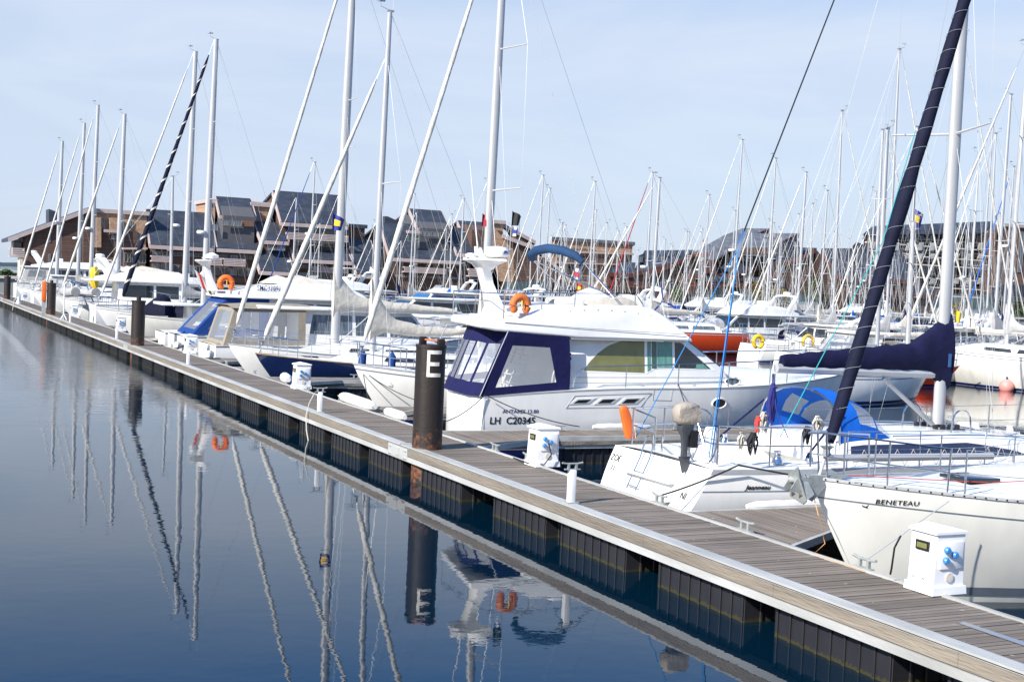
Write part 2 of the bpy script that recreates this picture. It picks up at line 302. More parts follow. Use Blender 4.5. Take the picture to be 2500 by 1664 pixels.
def thing(name, label, cat, loc=(0, 0, 0), rz=0, group=None, scale=1):
    o = bpy.data.objects.new(name, None); COL.objects.link(o); o.location = loc; o.rotation_euler = (0, 0, rz); o.scale = (scale,) * 3; o.empty_display_size = .3
    return tag(o, label, cat, group)
def kids(o): return [c for c in KID.get(o.name, [])]
KID = {}
def copy_tree(o, chmap, parent=None):
    c = o.copy(); COL.objects.link(c)
    if parent is not None: c.parent = parent
    for ch in chmap.get(o, []): copy_tree(ch, chmap, c)
    return c
def childmap():
    d = {}
    for o in sc.objects:
        if o.parent: d.setdefault(o.parent, []).append(o)
    return d
def lerp(a, b_, t): return a + (b_ - a) * t
def V(*a): return Vector(a)
def catenary(a, b_, sag, k=10):
    a = Vector(a); b_ = Vector(b_); return [a.lerp(b_, i / k) - Vector((0, 0, sag * 4 * (i / k) * (1 - i / k))) for i in range(k + 1)]
def arc(c, u, w, r, a0, a1, k=10):
    c = Vector(c); u = Vector(u); w = Vector(w); return [c + u * r * math.cos(R(lerp(a0, a1, i / k))) + w * r * math.sin(R(lerp(a0, a1, i / k))) for i in range(k + 1)]
def ringpanel(mb, outer, inner):                   # a panel with a hole: both outlines have the same number of points
    k = len(outer); mb.add(list(outer) + list(inner), [(i, (i + 1) % k, (i + 1) % k + k, i + k) for i in range(k)])
def text_mesh(txt, size, mt, name, parent, origin, ux, uy, shear=0, spacing=1, bold=0, fit=None, ext=.002, widen=1):
    cu = bpy.data.curves.new('t', 'FONT'); cu.body = txt; cu.size = size; cu.extrude = ext; cu.shear = shear; cu.space_character = spacing; cu.offset = bold; cu.resolution_u = 3
    to = bpy.data.objects.new('t', cu); COL.objects.link(to); dg = bpy.context.evaluated_depsgraph_get(); me = bpy.data.meshes.new_from_object(to.evaluated_get(dg))
    bpy.data.objects.remove(to); ux = Vector(ux).normalized(); uy = Vector(uy).normalized(); un = ux.cross(uy); o_ = Vector(origin)
    for v in me.vertices:
        c = v.co.copy(); p = o_ + ux * c.x * widen + uy * c.y
        if fit: p = fit(p) + un * c.z
        else: p = p + un * c.z
        v.co = p
    me.name = name; me.materials.clear(); me.materials.append(M[mt]); o = bpy.data.objects.new(name, me); COL.objects.link(o)
    if parent is not None: o.parent = parent
    return o
# ------------------------------------------------------------------ boat hull
class Hull:
    def __init__(s, L, B, fs, fm, fb, rs=.4, rb=1.2, ws=.75, tm=.45, p=2.2, w0s=.72, w0b=.2, k=2.0, draft=.35):
        s.__dict__.update(locals()); s.s_ = None
    def zs(s, t):
        return s.fm + (s.fs - s.fm) * ((s.tm - t) / s.tm) ** 2 if t < s.tm else s.fm + (s.fb - s.fm) * ((t - s.tm) / (1 - s.tm)) ** 1.6
    def b(s, t):
        if t < s.tm: return s.B / 2 * (1 - (1 - s.ws) * ((s.tm - t) / s.tm) ** 2)
        return s.B / 2 * max(0, 1 - ((t - s.tm) / (1 - s.tm)) ** s.p)
    def g(s, t, q):
        w0 = lerp(s.w0s, s.w0b, t * t); return 1 - (1 - w0) * (1 - q) ** s.k
    def x(s, t, q): return lerp(s.rs * q, s.L - s.rb * (1 - q) ** 1.15, t)
    def pt(s, t, q, side, off=0):
        return V(s.x(t, q), side * (s.b(t) * s.g(t, q) + off), -s.draft + (s.zs(t) + s.draft) * q)
    def at(s, x, z):                                # half beam at a point of the side
        t = x / s.L
        for _ in range(6):
            q = min(1, max(0, (z + s.draft) / (s.zs(min(1, max(0, t))) + s.draft))); x0 = s.rs * q; x1 = s.L - s.rb * (1 - q) ** 1.15; t = min(1, max(0, (x - x0) / (x1 - x0)))
        return s.b(t) * s.g(t, q)
    def t_at(s, x): return min(1, max(0, (x - s.rs) / (s.L - s.rs)))
    def deck(s, x): t = s.t_at(x); return s.b(t), s.zs(t)
def build_hull(h, parent, mt, stripes=(), nt_=26, nq=7, bulge=0, name='hull'):
    mb = MB(); ts = [1 - (1 - i / nt_) ** 1.25 for i in range(nt_ + 1)]
    for sd_ in (1, -1):
        mb.loft([[h.pt(t, j / nq, sd_) for j in range(nq + 1)] for t in ts], closed=False)
    for j in range(nq):                            # transom
        k = 10 if bulge else 1; r0 = [h.pt(0, j / nq, 1).lerp(h.pt(0, j / nq, -1), i / k) - V(bulge * (1 - (2 * i / k - 1) ** 2), 0, 0) for i in range(k + 1)]; r1 = [h.pt(0, (j + 1) / nq, 1).lerp(h.pt(0, (j + 1) / nq, -1), i / k) - V(bulge * (1 - (2 * i / k - 1) ** 2), 0, 0) for i in range(k + 1)]; mb.loft([r0, r1], closed=False)
    o = mb.build(name, mt, parent, 50)
    for (z0, z1, smt, nm) in stripes:              # painted bands: fractions of sheer when z>5 else height above water
        sb = MB()
        for sd_ in (1, -1):
            rows = []
            for t in ts:
                Z = h.zs(t) + h.draft
                q0, q1 = ((z0 + h.draft) / Z, (z1 + h.draft) / Z) if nm == 'boot_stripe' else (1 - z0 / Z, 1 - z1 / Z)
                rows.append([h.pt(t, q0, sd_, .006), h.pt(t, q1, sd_, .006)])
            sb.loft(rows, closed=False)
        sb.build(nm, smt, parent, 50)
    return o
def build_deck(h, parent, mt='deck_white', cock=None, name='deck', camber=.05, bul=.0, floor_z=None):
    mb = MB(); rows = []; nt_ = 26
    ts = [i / nt_ for i in range(nt_ + 1)]
    if cock: ts = sorted(ts + [cock[0], cock[0] + .002, cock[1], cock[1] - .002])
    for t in ts:
        b_ = h.b(t); z = h.zs(t) - bul; x = h.x(t, 1); inn = cock and cock[0] < t < cock[1] - .0001 and t > cock[0] + .0001
        c = min(cock[2], b_ * .8) if cock else b_ * .5; ys = [b_ * .995, c + .03 if c + .03 < b_ * .99 else b_ * .9, c, c * .55, 0]
        row = []
        for y in ys + [-y for y in ys[:-1]][::-1]:
            zz = z + camber * (1 - (y / (b_ + .01)) ** 2) * min(1, b_)
            if inn and abs(y) <= c: zz = z - cock[3] if abs(y) <= c * .56 else z - cock[3] * .45
            row.append(V(x, y, zz))
        rows.append(row)
    mb.loft(rows, closed=False); return mb.build(name, mt, parent, 30)
def toe_rail(h, parent, mt='rub_grey', r=.022, name='toe_rail', n_=5, dz=.0):
    mb = MB()
    for sd_ in (1, -1): mb.tube([h.pt(i / 20, 1, sd_) + V(0, 0, dz) for i in range(21)], r, n_)
    return mb.build(name, mt, parent)
class Cabin:                                        # coachroof: x0..x1, half width, height along it
    def __init__(s, h, xa, xb, w, hh, front=.35, aft=.06, inset=.5):
        s.__dict__.update(locals()); s.s_ = None
    def sec(s, x):
        u = (x - s.xa) / (s.xb - s.xa); b_, z = s.h.deck(x); w = min(s.w, b_ - s.inset * (1 - .3 * u)) if b_ > s.inset + .15 else b_ * .55
        e = 1 - max(0, (u - (1 - s.front)) / s.front) ** 1.6; a = min(1, u / s.aft) if s.aft else 1
        return w, z, s.hh * e * lerp(.85, 1, a)
    def side(s, x, f, sd_, off=0):
        w, z, H_ = s.sec(x); return V(x, sd_ * (w - .16 * H_ * f + off), z - .02 + H_ * f)
def build_cabin(cb, parent, mt='gelcoat', k=16, name='coachroof', windows=(), wmat='glass', wname='window'):
    mb = MB(); rings = []
    for i in range(k + 1):
        x = lerp(cb.xa, cb.xb, i / k); w, z, H_ = cb.sec(x); prof = [(w, -.06), (w - .02, .0), (w - .12 * H_, H_ * .72), (w - .2 * H_ - .02, H_ * .9), (w - .34 * H_ - .08, H_ * 1.0), (w * .4, H_ * 1.05), (0, H_ * 1.08 + .01)]
        rings.append([V(x, y, z + q) for y, q in prof] + [V(x, -y, z + q) for y, q in prof[:-1][::-1]])
    mb.loft(rings); o = mb.build(name, mt, parent, 40)
    for (xa, xb, f0, f1) in windows:
        for sd_ in (1, -1):
            wb = MB(); n_ = 8; top = [cb.side(lerp(xa + .06, xb - .1, i / n_), f1, sd_, .012) for i in range(n_ + 1)]; bot = [cb.side(lerp(xa, xb, i / n_), f0, sd_, .012) for i in range(n_ + 1)]
            wb.loft([[a, b_] for a, b_ in zip(bot, top)], closed=False); wb.build(wname, wmat, parent)
    return o
def sprayhood(parent, x0, x1, w, zb, hh, mt, wmt='vinyl', name='sprayhood', aft=0):
    def arch(x, w_, z0, hh_, k=12):
        return [V(x, w_ * math.cos(math.pi * i / k) * (1 if True else 1), z0 + hh_ * max(0, math.sin(math.pi * i / k)) ** .55) for i in range(k + 1)]
    mb = MB(); L_ = x1 - x0                          # x0 aft edge, x1 forward foot
    A = [arch(x0 - aft, w, zb, hh), arch(x0 + L_ * .30, w * .99, zb, hh * 1.0), arch(x0 + L_ * .55, w * .97, zb, hh * .82), arch(x1, w * .9, zb, hh * .08)]
    mb.loft([A[0], A[1]], closed=False)
    for j in range(len(A[1]) - 1): mb.cur = 1 if j in (1, 2, 9, 10) else 0; mb.add([A[1][j], A[1][j + 1], A[2][j + 1], A[2][j]], [(0, 1, 2, 3)])
    mb.cur = 0
    a, b_ = A[2], A[3]; k = len(a) - 1
    for j in range(k):
        q = [a[j], a[j + 1], b_[j + 1], b_[j]]
        mb.cur = 0 if j in (0, 11) else 1
        c = [q[0].lerp(q[3], .07), q[1].lerp(q[2], .07), q[1].lerp(q[2], .90), q[0].lerp(q[3], .90)]
        if mb.cur == 1:
            mb.cur = 0; mb.add([q[0], q[1], c[1], c[0]], [(0, 1, 2, 3)]); mb.add([c[3], c[2], q[2], q[3]], [(0, 1, 2, 3)]); mb.cur = 1; mb.add(c, [(0, 1, 2, 3)])
        else: mb.add(q, [(0, 1, 2, 3)])
    mb.cur = 0
    return mb.build(name, [mt, wmt], parent, 60)
def sail_cover(parent, xm, zb, lb, mt, h0=.42, h1=.16, wd=.15, collar=1.1, rise=0, name='sail_cover', droop=0, seed=1, loc_mast=None):
    rnd = random.Random(seed); mb = MB(); rings = []; k = 22
    for i in range(k + 1):
        u = i / k; x = xm + .14 - u * lb; base = zb + rise * u - droop * math.sin(math.pi * u)
        H_ = lerp(h0, h1, u ** .8) * (1 + .06 * math.sin(u * 23) + .05 * rnd.random()); top = H_
        if u < .30: top = max(H_, H_ + collar * (1 - u / .30) ** 2.4)
        W_ = lerp(wd, wd * .55, u) * (1 + .1 * rnd.random()); lo = -.03 - (.35 * collar * max(0, 1 - u / .14) ** 1.2)
        ring = []
        for j in range(12):
            a = 2 * math.pi * j / 12; ring.append(V(x, W_ * math.cos(a) * (1 if math.sin(a) < .3 else .55) * (1 + .08 * rnd.random()), base + lerp(lo, top, (math.sin(a) + 1) / 2)))
        rings.append(ring)
    mb.loft(rings); return mb.build(name, mt, parent, 60)
def furled(parent, a, b_, r, mt, name='furled_sail', stripe=None, k=40):
    a = Vector(a); b_ = Vector(b_); mb = MB(); pts = []; rs = []
    for i in range(k + 1):
        u = i / k; pts.append(a.lerp(b_, u)); e = min(1, u / .03, (1 - u) / .03); rs.append(r * (.35 + .65 * e) * lerp(1.05, .55, u ** 1.5) * (1 + .07 * math.sin(i * 1.9)))
    mb.tube(pts, rs, 8); o = mb.build(name, mt, parent, 60)
    if stripe:
        sb = MB(); d = (b_ - a).normalized(); s1 = d.cross(V(0, 1, 0)).normalized(); s2 = d.cross(s1); kk = 160; rows = []
        for i in range(kk + 1):
            u = i / kk; th = u * 2 * math.pi * 16; rr = r * lerp(1.05, .55, u ** 1.5) * 1.10; c = a.lerp(b_, .02 + .95 * u); row = []
            for w_ in (-.055, .055): t2 = th; row.append(c + d * w_ * lerp(1.3, .8, u) + (s1 * math.cos(t2) + s2 * math.sin(t2)) * rr)
            rows.append(row)
        rb_ = MB()
        for i in range(kk):
            q = rows[i] + rows[i + 1][::-1]; rb_.add(q, [(0, 1, 2, 3)])
        rb_.build('spiral_stripe', stripe, o)
    return o
def rail(parent, h, x0, x1, ht=.58, nst=5, name='guard_rail', mt='steel', r=.014, wires=(1, .5), sep=False, inset=.06):
    mb = MB()
    for sd_ in (1, -1):
        tops = []
        for i in range(nst):
            x = lerp(x0, x1, i / (nst - 1)); b_, z = h.deck(x); p = V(x, sd_ * (b_ - inset), z)
            if sep: MB().cyl(p, p + V(0, 0, ht), r, r * .8, 6).build('stanchion', mt, parent)
            else: mb.cyl(p, p + V(0, 0, ht), r, n_=5)
            tops.append(p)
        for wq in wires: mb.tube([p + V(0, 0, ht * wq) for p in tops], .006 if not sep else .005, 4)
    mb.build(name, mt, parent)
def pulpit(parent, h, ln=1.3, ht=.62, bow=True, mt='steel', r=.016, name=None):
    mb = MB()
    if bow:
        xs = [h.L - ln, h.L - ln * .55, h.L - .12]; P = []
        for x in xs: b_, z = h.deck(x); P.append((x, max(b_ - .05, .09), z))
        top = [V(P[0][0], P[0][1], P[0][2] + ht * .98), V(P[1][0], P[1][1], P[1][2] + ht), V(P[2][0] + .02, P[2][1] + .04, P[2][2] + ht * 1.02)]
        mb.tube(top + [V(h.L + .1, 0, P[2][2] + ht)] + [V(p.x, -p.y, p.z) for p in top[::-1]], r, 6)
        mid = [p - V(0, 0, ht * .5) for p in top]
        for sd_ in (1, -1):
            for x, y, z in P: mb.cyl(V(x - (.06 if x > h.L - .3 else 0), sd_ * y * .96, z), V(x, sd_ * y, z + ht), r, n_=6)
            mb.tube([V(p.x, p.y * sd_, p.z) for p in mid], r * .8, 5)
        mb.build(name or 'pulpit', mt, parent)
    else:
        xs = [h.rs + ln, h.rs + .55, h.rs + .1]; top = []
        for sd_ in (1, -1):
            q = []; mb = MB()
            for x in xs: b_, z = h.deck(x); mb.cyl(V(x, sd_ * (b_ - .06), z), V(x, sd_ * (b_ - .08), z + ht), r, n_=6); q.append(V(x, sd_ * (b_ - .08), z + ht))
            q.append(V(xs[-1] - .02, sd_ * .45, q[-1].z)); mb.cyl(V(xs[-1], sd_ * .45, h.fs), q[-1], r, n_=6); mb.tube(q, r, 6); mb.tube([p - V(0, 0, ht * .48) for p in q], r * .8, 5)
            mb.build(name or 'pushpit', mt, parent)
def masthead(parent, x, z, k=1):
    mb = MB(); mb.cyl(V(x - .1, .03, z), V(x - .1, .03, z + .9 * k), .006, n_=4); mb.tube([V(x, 0, z), V(x + .35, 0, z + .12), V(x + .35, 0, z + .3)], .010, 4)
    mb.ball(V(x + .35, 0, z + .34), .045, 3); mb.poly([V(x + .2, 0, z + .28), V(x + .55, .0, z + .26), V(x + .2, .04, z + .34)]); mb.box(x - .14, x + .1, -.05, .05, z - .04, z + .02)
    return mb.build('wind_instrument', 'alu_dark', parent)
def mast_rig(parent, h, xm, top, rm=.085, spr=(.42, .7), sl_=.55, ffrac=1.0, furl='white_sail', rf=.07, cover='grey_canvas', lb=4.2, zb=None, boomr=.06, radar=None, wires=True, backstay=True, stripe=None, wr=.006, furl2=None, seed=1, vang=True, rake=.012, deckz=None, mastmat='alu', collar=1.0, droop=0, ch=.4, fa=None):
    _, zd = h.deck(xm); zd = deckz or zd + .25
    def mp_(z): return V(xm - (z - zd) * rake, 0, z)
    mb = MB(); k = 10; rings = []
    for i in range(k + 1):
        z = lerp(zd, top, i / k); c = mp_(z); q = lerp(1, .72, max(0, i / k - .6) / .4); rings.append([c + V(rm * 1.35 * q * math.cos(a), rm * .85 * q * math.sin(a), 0) for a in [2 * math.pi * j / 10 for j in range(10)]])
    mb.loft(rings); mo = mb.build('mast', mastmat, parent, 60)
    tips = []
    for f in spr:
        z = lerp(zd, top, f)
        for sd_ in (1, -1):
            t_ = mp_(z) + V(-sl_ * .35, sd_ * sl_ * lerp(1.25, .85, f), .05); MB().cyl(mp_(z), t_, .028, .018, 5).build('spreader', mastmat, mo); tips.append((f, sd_, t_))
    masthead(mo, xm - (top - zd) * rake, top)
    if radar:
        z = lerp(zd, top, radar); MB().lathe(mp_(z) + V(.34, 0, 0), [(.02, -.09), (.24, -.08), (.27, 0), (.24, .09), (.02, .11)], 14).build('radar_dome', 'radar_white', mo)
        MB().box(xm - (z - zd) * rake, xm + .4, -.03, .03, z - .14, z - .1).build('radar_bracket', 'alu_dark', mo)
    bx = V(h.L - .12, 0, h.fb + .06) if fa is None else Vector(fa); ft = mp_(lerp(zd, top, ffrac)) + V(.1, 0, 0)
    rg = MB(); rg.cyl(bx, ft, wr, n_=4)
    if furl:
        d = (ft - bx); furled(parent, bx + d * .045, bx + d * .93, rf, furl, stripe=stripe)
        MB().lathe(bx + d * .028, [(.02, -.08), (.09, -.07), (.05, -.03), (.05, .03), (.09, .07), (.02, .08)], 10).build('furling_drum', 'alu_dark', parent)
    if furl2:
        ft2 = mp_(lerp(zd, top, .72)); b2 = bx + V(-1.3, 0, .0); rg.cyl(b2, ft2, wr, n_=4); furled(parent, b2.lerp(ft2, .05), b2.lerp(ft2, .93), rf * .8, furl2)
    if wires:
        b_, z0 = h.deck(xm - .1)
        for sd_ in (1, -1):
            cp = V(xm - .25, sd_ * (b_ - .12), z0); tp = [t for t in tips if t[1] == sd_]; rg.tube([cp] + [t[2] for t in tp] + [mp_(lerp(zd, top, min(1, ffrac)))], wr, 4)
            for t in tp: rg.cyl(cp + V(.15 if t[0] < .6 else -.1, 0, 0), mp_(lerp(zd, top, t[0])) , wr, n_=4)
        if backstay:
            rg.tube([mp_(top), V(h.rs + .9, 0, h.fs + 2.3)], wr, 4)
            for sd_ in (1, -1): rg.cyl(V(h.rs + .9, 0, h.fs + 2.3), V(h.rs + .15, sd_ * h.b(0) * .7, h.fs), wr, n_=4)
    rg.build('standing_rigging', 'wire', parent)
    zb = zb if zb is not None else zd + .85
    if lb:
        bo = MB().tube([V(xm - .1, 0, zb), V(xm - lb, 0, zb + .06)], boomr, 8).build('boom', mastmat, parent)
        if vang: MB().cyl(V(xm - .1, 0, zd + .1), V(xm - lb * .28, 0, zb - .03), .025, n_=5).build('boom_vang', 'alu_dark', parent)
        if cover: sail_cover(parent, xm, zb + .06, lb * .97, cover, collar=collar, seed=seed, droop=droop, h0=ch)
        rg2 = MB(); rg2.cyl(V(xm - lb, 0, zb), V(max(h.rs + .6, xm - lb - .1), 0, h.fs + .1), .008, n_=4); rg2.cyl(V(xm - lb, 0, zb), mp_(top), wr * .7, n_=4); rg2.build('mainsheet', 'rope_white', parent)
    return mo
def sailboat(label, loc, rz, L=10.5, B=3.3, fm=1.05, top=14, hull='gelcoat', stripe='blue_stripe', cabin=(.30, .74), hood='navy_canvas', cock=True, group='sailing boats', scale=1, xmf=.56, cover='grey_canvas', lod=1, win='glass', toe='rub_grey', rs=.5, rb=1.3, name='sailing_boat', chh=.38, boot='blue_stripe', **kw):
    t = thing(name, label, 'sailing boat', loc, rz, group, scale)
    h = Hull(L, B, fm * 1.0, fm, fm * 1.28, rs=rs, rb=rb, ws=.72)
    CS = (.15, .135) if hull == 'navy_gelcoat' else (.15, .12)
    st = [(.02, .14, boot, 'boot_stripe')] if boot else []
    if stripe: st.append((CS[0], CS[1], stripe, 'cove_stripe'))
    build_hull(h, t, hull, st); build_deck(h, t, cock=(.05, cabin[0] - .01, B * .26, .45) if cock else None); toe_rail(h, t, toe)
    cb = Cabin(h, L * cabin[0], L * cabin[1], B * .29, chh); build_cabin(cb, t, windows=[(L * (cabin[0] + .03), L * (cabin[0] + .17), .35, .75), (L * (cabin[0] + .19), L * (cabin[0] + .30), .38, .72)], wmat=win)
    if hood: sprayhood(t, L * cabin[0] - .35, L * cabin[0] + .8, B * .28, fm + .25, .72, hood)
    pulpit(t, h); pulpit(t, h, bow=False); rail(t, h, L * .2, L * .84, nst=5)
    mast_rig(t, h, L * xmf, top, cover=cover, **kw)
    wb = MB()
    for sd_ in (1, -1): wb.lathe(V(L * .2, sd_ * B * .33, fm + .03), [(.09, 0), (.07, .06), (.05, .12), (.065, .17)], 10)
    wb.build('winches', 'steel', t)
    hb = MB().box(L * .80, L * .80 + .5, -.25, .25, h.deck(L * .82)[1] + .04, h.deck(L * .82)[1] + .09); hb.build('deck_hatch', 'glass', t, bevel=.01)
    return t, h
# profile prism: outline in x,z with tumblehome
def prism(pts, w, tumble=0, z0=0):
    mb = MB(); a = [V(x, w - tumble * (z - z0), z) for x, z in pts]; k = len(a); mb.add(a + [V(p.x, -p.y, p.z) for p in a], [tuple(range(k)), tuple(range(k, 2 * k))[::-1]] + [(i, (i + 1) % k, (i + 1) % k + k, i + k) for i in range(k)]); return mb
def sidepanel(parent, pts, w, tumble, z0, mt, name='window', off=.012, both=True, th=.02):
    for sd_ in ((1, -1) if both else (-1,)):
        mb = MB(); mb.ext([V(x, sd_ * (w - tumble * (z - z0) + off), z) for x, z in pts], (0, -sd_ * th, 0)); o = mb.build(name, mt, parent)
    return o
def radar_arch(parent, x, w, z0, z1, lean=.8, name='radar_arch'):
    mb = MB()
    prof = lambda y, z, xx: [V(xx, y - .05, z), V(xx + .42, y - .05, z), V(xx + .42, y + .05, z), V(xx, y + .05, z)]
    path = [(w, z0, x + lean), (w * .93, lerp(z0, z1, .6), x + lean * .4), (w * .85, z1 - .1, x), (w * .6, z1, x - .05), (0, z1 + .03, x - .05), (-w * .6, z1, x - .05), (-w * .85, z1 - .1, x), (-w * .93, lerp(z0, z1, .6), x + lean * .4), (-w, z0, x + lean)]
    rings = []
    for i, (y, z, xx) in enumerate(path):
        if 2 <= i <= 6: rings.append([V(xx, y, z - .06), V(xx + .42, y, z - .06), V(xx + .42, y, z + .06), V(xx, y, z + .06)])
        else: s_ = 1 if y > 0 else -1; rings.append([V(xx, y - .05 * s_, z), V(xx + .42, y - .05 * s_, z), V(xx + .42, y + .05 * s_, z), V(xx, y + .05 * s_, z)])
    mb.loft(rings); o = mb.build(name, 'gelcoat', parent, 40, bevel=.02)
    MB().lathe(V(x + .15, 0, z1 + .16), [(.05, -.14), (.22, -.12), (.3, -.05), (.3, .06), (.24, .12), (.03, .14)], 14).build('radar_dome', 'radar_white', o)
    return o
def motorboat(label, loc, rz, L=11, B=3.7, fm=1.25, fly=True, arch=True, canopy='blue_canvas', hull='gelcoat', group='motor boats', scale=1, glass='glass', hw=1.15, cabx=(.27, .72), hc=1.35, boot='blue_stripe', flycover=None, bimini=None, name='motor_cruiser', hardtop=False):
    t = thing(name, label, 'motor boat', loc, rz, group, scale)
    h = Hull(L, B, fm, fm * 1.05, fm * 1.45, rs=.0, rb=1.5, ws=.9, tm=.4, p=2.6, w0s=.85, w0b=.25)
    build_hull(h, t, hull, [(.0, .14, boot, 'boot_stripe'), (.06, .01, 'rub_grey', 'rub_rail')]); build_deck(h, t, cock=(.03, cabx[0] - .02, B * .36, .5)); z = fm * 1.03; toe_rail(h, t, 'rub_grey', .03, 'gunwale')
    a, c = L * cabx[0], L * cabx[1]; w = B * .39; tb = .12
    prism([(a, z - .1), (c + .9, z + .1), (c + .3, z + .35), (c - .75, z + hc), (a, z + hc)], w, tb, z).build('deckhouse', 'gelcoat', t, bevel=.05)
    sidepanel(t, [(a + .25, z + .55), (a + (c - a) * .38, z + .52), (a + (c - a) * .38, z + hc - .2), (a + .4, z + hc - .2)], w, tb, z, glass)
    sidepanel(t, [(a + (c - a) * .41, z + .52), (a + (c - a) * .66, z + .5), (a + (c - a) * .66, z + hc - .2), (a + (c - a) * .41, z + hc - .2)], w, tb, z, glass)
    sidepanel(t, [(a + (c - a) * .69, z + .5), (c + .12, z + .42), (c - .72, z + hc - .16), (a + (c - a) * .69, z + hc - .2)], w, tb, z, glass)
    ws_ = MB()
    for y0, y1 in ((-w * .8, -.28), (-.25, .25), (.28, w * .8)): ws_.add([V(c + .26, y0, z + .42), V(c + .26, y1, z + .42), V(c - .66, y1, z + hc - .1), V(c - .66, y0, z + hc - .1)], [(0, 1, 2, 3)])
    ws_.xf(Matrix.Translation(V(.03, 0, .02))); ws_.build('windscreen', glass, t)
    prism([(a - L * .17, z + hc - .02), (c - .6, z + hc - .02), (c - .55, z + hc + .05), (a - L * .17, z + hc + .12)], w + .12, 0, z).build('cabin_roof', 'gelcoat', t, bevel=.03)
    if fly:
        f = z + hc + .06; prism([(a - L * .1, f), (c - .7, f), (c - 1.1, f + .28), (c - 2.1, f + .72), (a + L * .04, f + .62), (a - L * .1, f + .2)], w - .05, .12, f).build('flybridge', 'gelcoat', t, bevel=.05)
        if flycover: MB().loft([[V(x, y, f + zz) for y, zz in ((w * .75, .62), (w * .6, .62 + q), (0, .68 + q * 1.1), (-w * .6, .62 + q), (-w * .75, .62))] for x, q in ((a + .2, .03), (a + .7, .3), (a + 1.2, .2), (a + 1.7, .34), (c - 2.1, .05))]).build('flybridge_cover', flycover, t, 60)
        else:
            fs_ = MB(); fs_.add([V(c - 1.7, -w * .7, f + .6), V(c - 1.7, w * .7, f + .6), V(c - 2.1, w * .7, f + .98), V(c - 2.1, -w * .7, f + .98)], [(0, 1, 2, 3)]); fs_.build('flybridge_screen', 'vinyl_grey', t)
            MB().box(a + .9, a + 1.4, -.5, .5, f + .3, f + 1.0).build('helm_seat', 'gelcoat', t, bevel=.08)
    if arch: radar_arch(t, a - L * .10, w - .1, z + hc + .05, z + hc + (1.5 if fly else .6), .9)
    if bimini: MB().loft([[V(x, y, z + hc + 1.7 + q - .1 * (y / w) ** 2) for y in (-w * .8, -w * .4, 0, w * .4, w * .8)] for x, q in ((a, 0), (a + .7, .1), (a + 1.5, .1), (a + 2.2, 0))], closed=False).build('bimini_top', bimini, t)
    if canopy:
        x0 = .35; x1 = a; zt = z + hc - .03; cv = MB()
        for sd_ in (1, -1):
            o4 = [V(x1, sd_ * (w - .02), zt), V(x1, sd_ * (w + .08), z + .05), V(x0, sd_ * (w + .05), z + .05), V(a - L * .15, sd_ * (w - .02), zt)]
            cen = sum(o4, Vector()) / 4; i4 = [cen.lerp(p, .66) for p in o4]; ringpanel(cv, o4, i4); cv.cur = 1; cv.add(i4, [(0, 1, 2, 3)]); cv.cur = 0
        o4 = [V(a - L * .15, w - .02, zt), V(x0, w + .05, z + .05), V(x0, -w - .05, z + .05), V(a - L * .15, -w + .02, zt)]; cen = sum(o4, Vector()) / 4; i4 = [cen.lerp(p, .72) for p in o4]
        ringpanel(cv, o4, i4); cv.cur = 1; cv.add(i4, [(0, 1, 2, 3)]); cv.cur = 0; cv.build('cockpit_canopy', [canopy, 'vinyl'], t)
    pulpit(t, h, 1.6, .65); rail(t, h, L * .35, L * .86, ht=.65, nst=6)
    MB().box(-.55, .02, -B * .4, B * .4, .18, .26).build('swim_platform', 'gelcoat', t, bevel=.03)
    return t, h
# ------------------------------------------------------------------ setting: water, quay, hill
wb_ = MB(); wb_.add([(-400, -200, WZ), (1500, -200, WZ), (1500, 3000, WZ), (-400, 3000, WZ)], [(0, 1, 2, 3)]); tag(wb_.build('water', 'water'), kind='structure')
bb = MB(); bb.add([(-4000, -1000, -9), (6000, -1000, -9), (6000, 7000, -9), (-4000, 7000, -9)], [(0, 1, 2, 3)]); tag(bb.build('harbour_bed', 'concrete'), kind='structure')
QY = 176.0
q = MB(); q.box(9, 420, QY, QY + 160, -6, 1.9); tag(q.build('quay', 'concrete'), kind='structure')
q = MB(); q.box(9, 420, QY - .25, QY + .3, 1.9, 2.25); tag(q.build('quay_edge', 'stucco'), kind='structure')
hm = MB(); rows = []
for i in range(61):
    x = -900 + i * 60; hh = 13 + 7 * math.sin(i * .33) + 4 * math.sin(i * .9 + 1) + 3 * math.sin(i * 2.1)
    rows.append([V(x, 1500, -3), V(x, 1540, hh * .7), V(x, 1640, hh), V(x, 1900, hh * .8)])
hm.loft(rows, closed=False); tag(hm.build('distant_hill', 'hill_green'), kind='structure')
# ------------------------------------------------------------------ main pontoon
PX = 9.5
pt = thing('pontoon', 'long grey timber walkway pontoon with pale metal edges on black floats', 'pontoon', (PX, 0, 0))
mb = MB(); rnd = random.Random(3); y = .6
while y < 172:
    dz = rnd.uniform(-.003, .003); mb.box(.23, 1.50, y, y + .094, .50, .55 + dz); y += .10
mb.build('decking', 'deck_plank', pt)
mb = MB(); mb.box(.24, 1.5, .6, 172, .40, .47); mb.build('bearer', 'rubber', pt)
mb = MB()
for k in range(4): mb.box(.0 + k * .055, .045 + k * .055, .6, 172, .53, .566)
mb.box(0, .22, .6, 172, .50, .54); mb.build('grooved_rail', 'dock_alu', pt)
mb = MB()
y = .6
while y < 172: mb.box(-.03, 0, y, min(y + 2.95, 172), .385, .525); y += 2.955
mb.build('fender_board', 'fender_wood', pt)
mb = MB().box(-.045, .22, .6, 172, .275, .372); mb.build('lower_rail', 'dock_alu', pt)
mb = MB(); mb.box(1.50, 1.56, .6, 172, .50, .575); mb.box(1.56, 1.63, .6, 172, .515, .555); mb.box(1.50, 1.60, .6, 172, .28, .49); mb.build('inner_rail', 'dock_alu', pt)
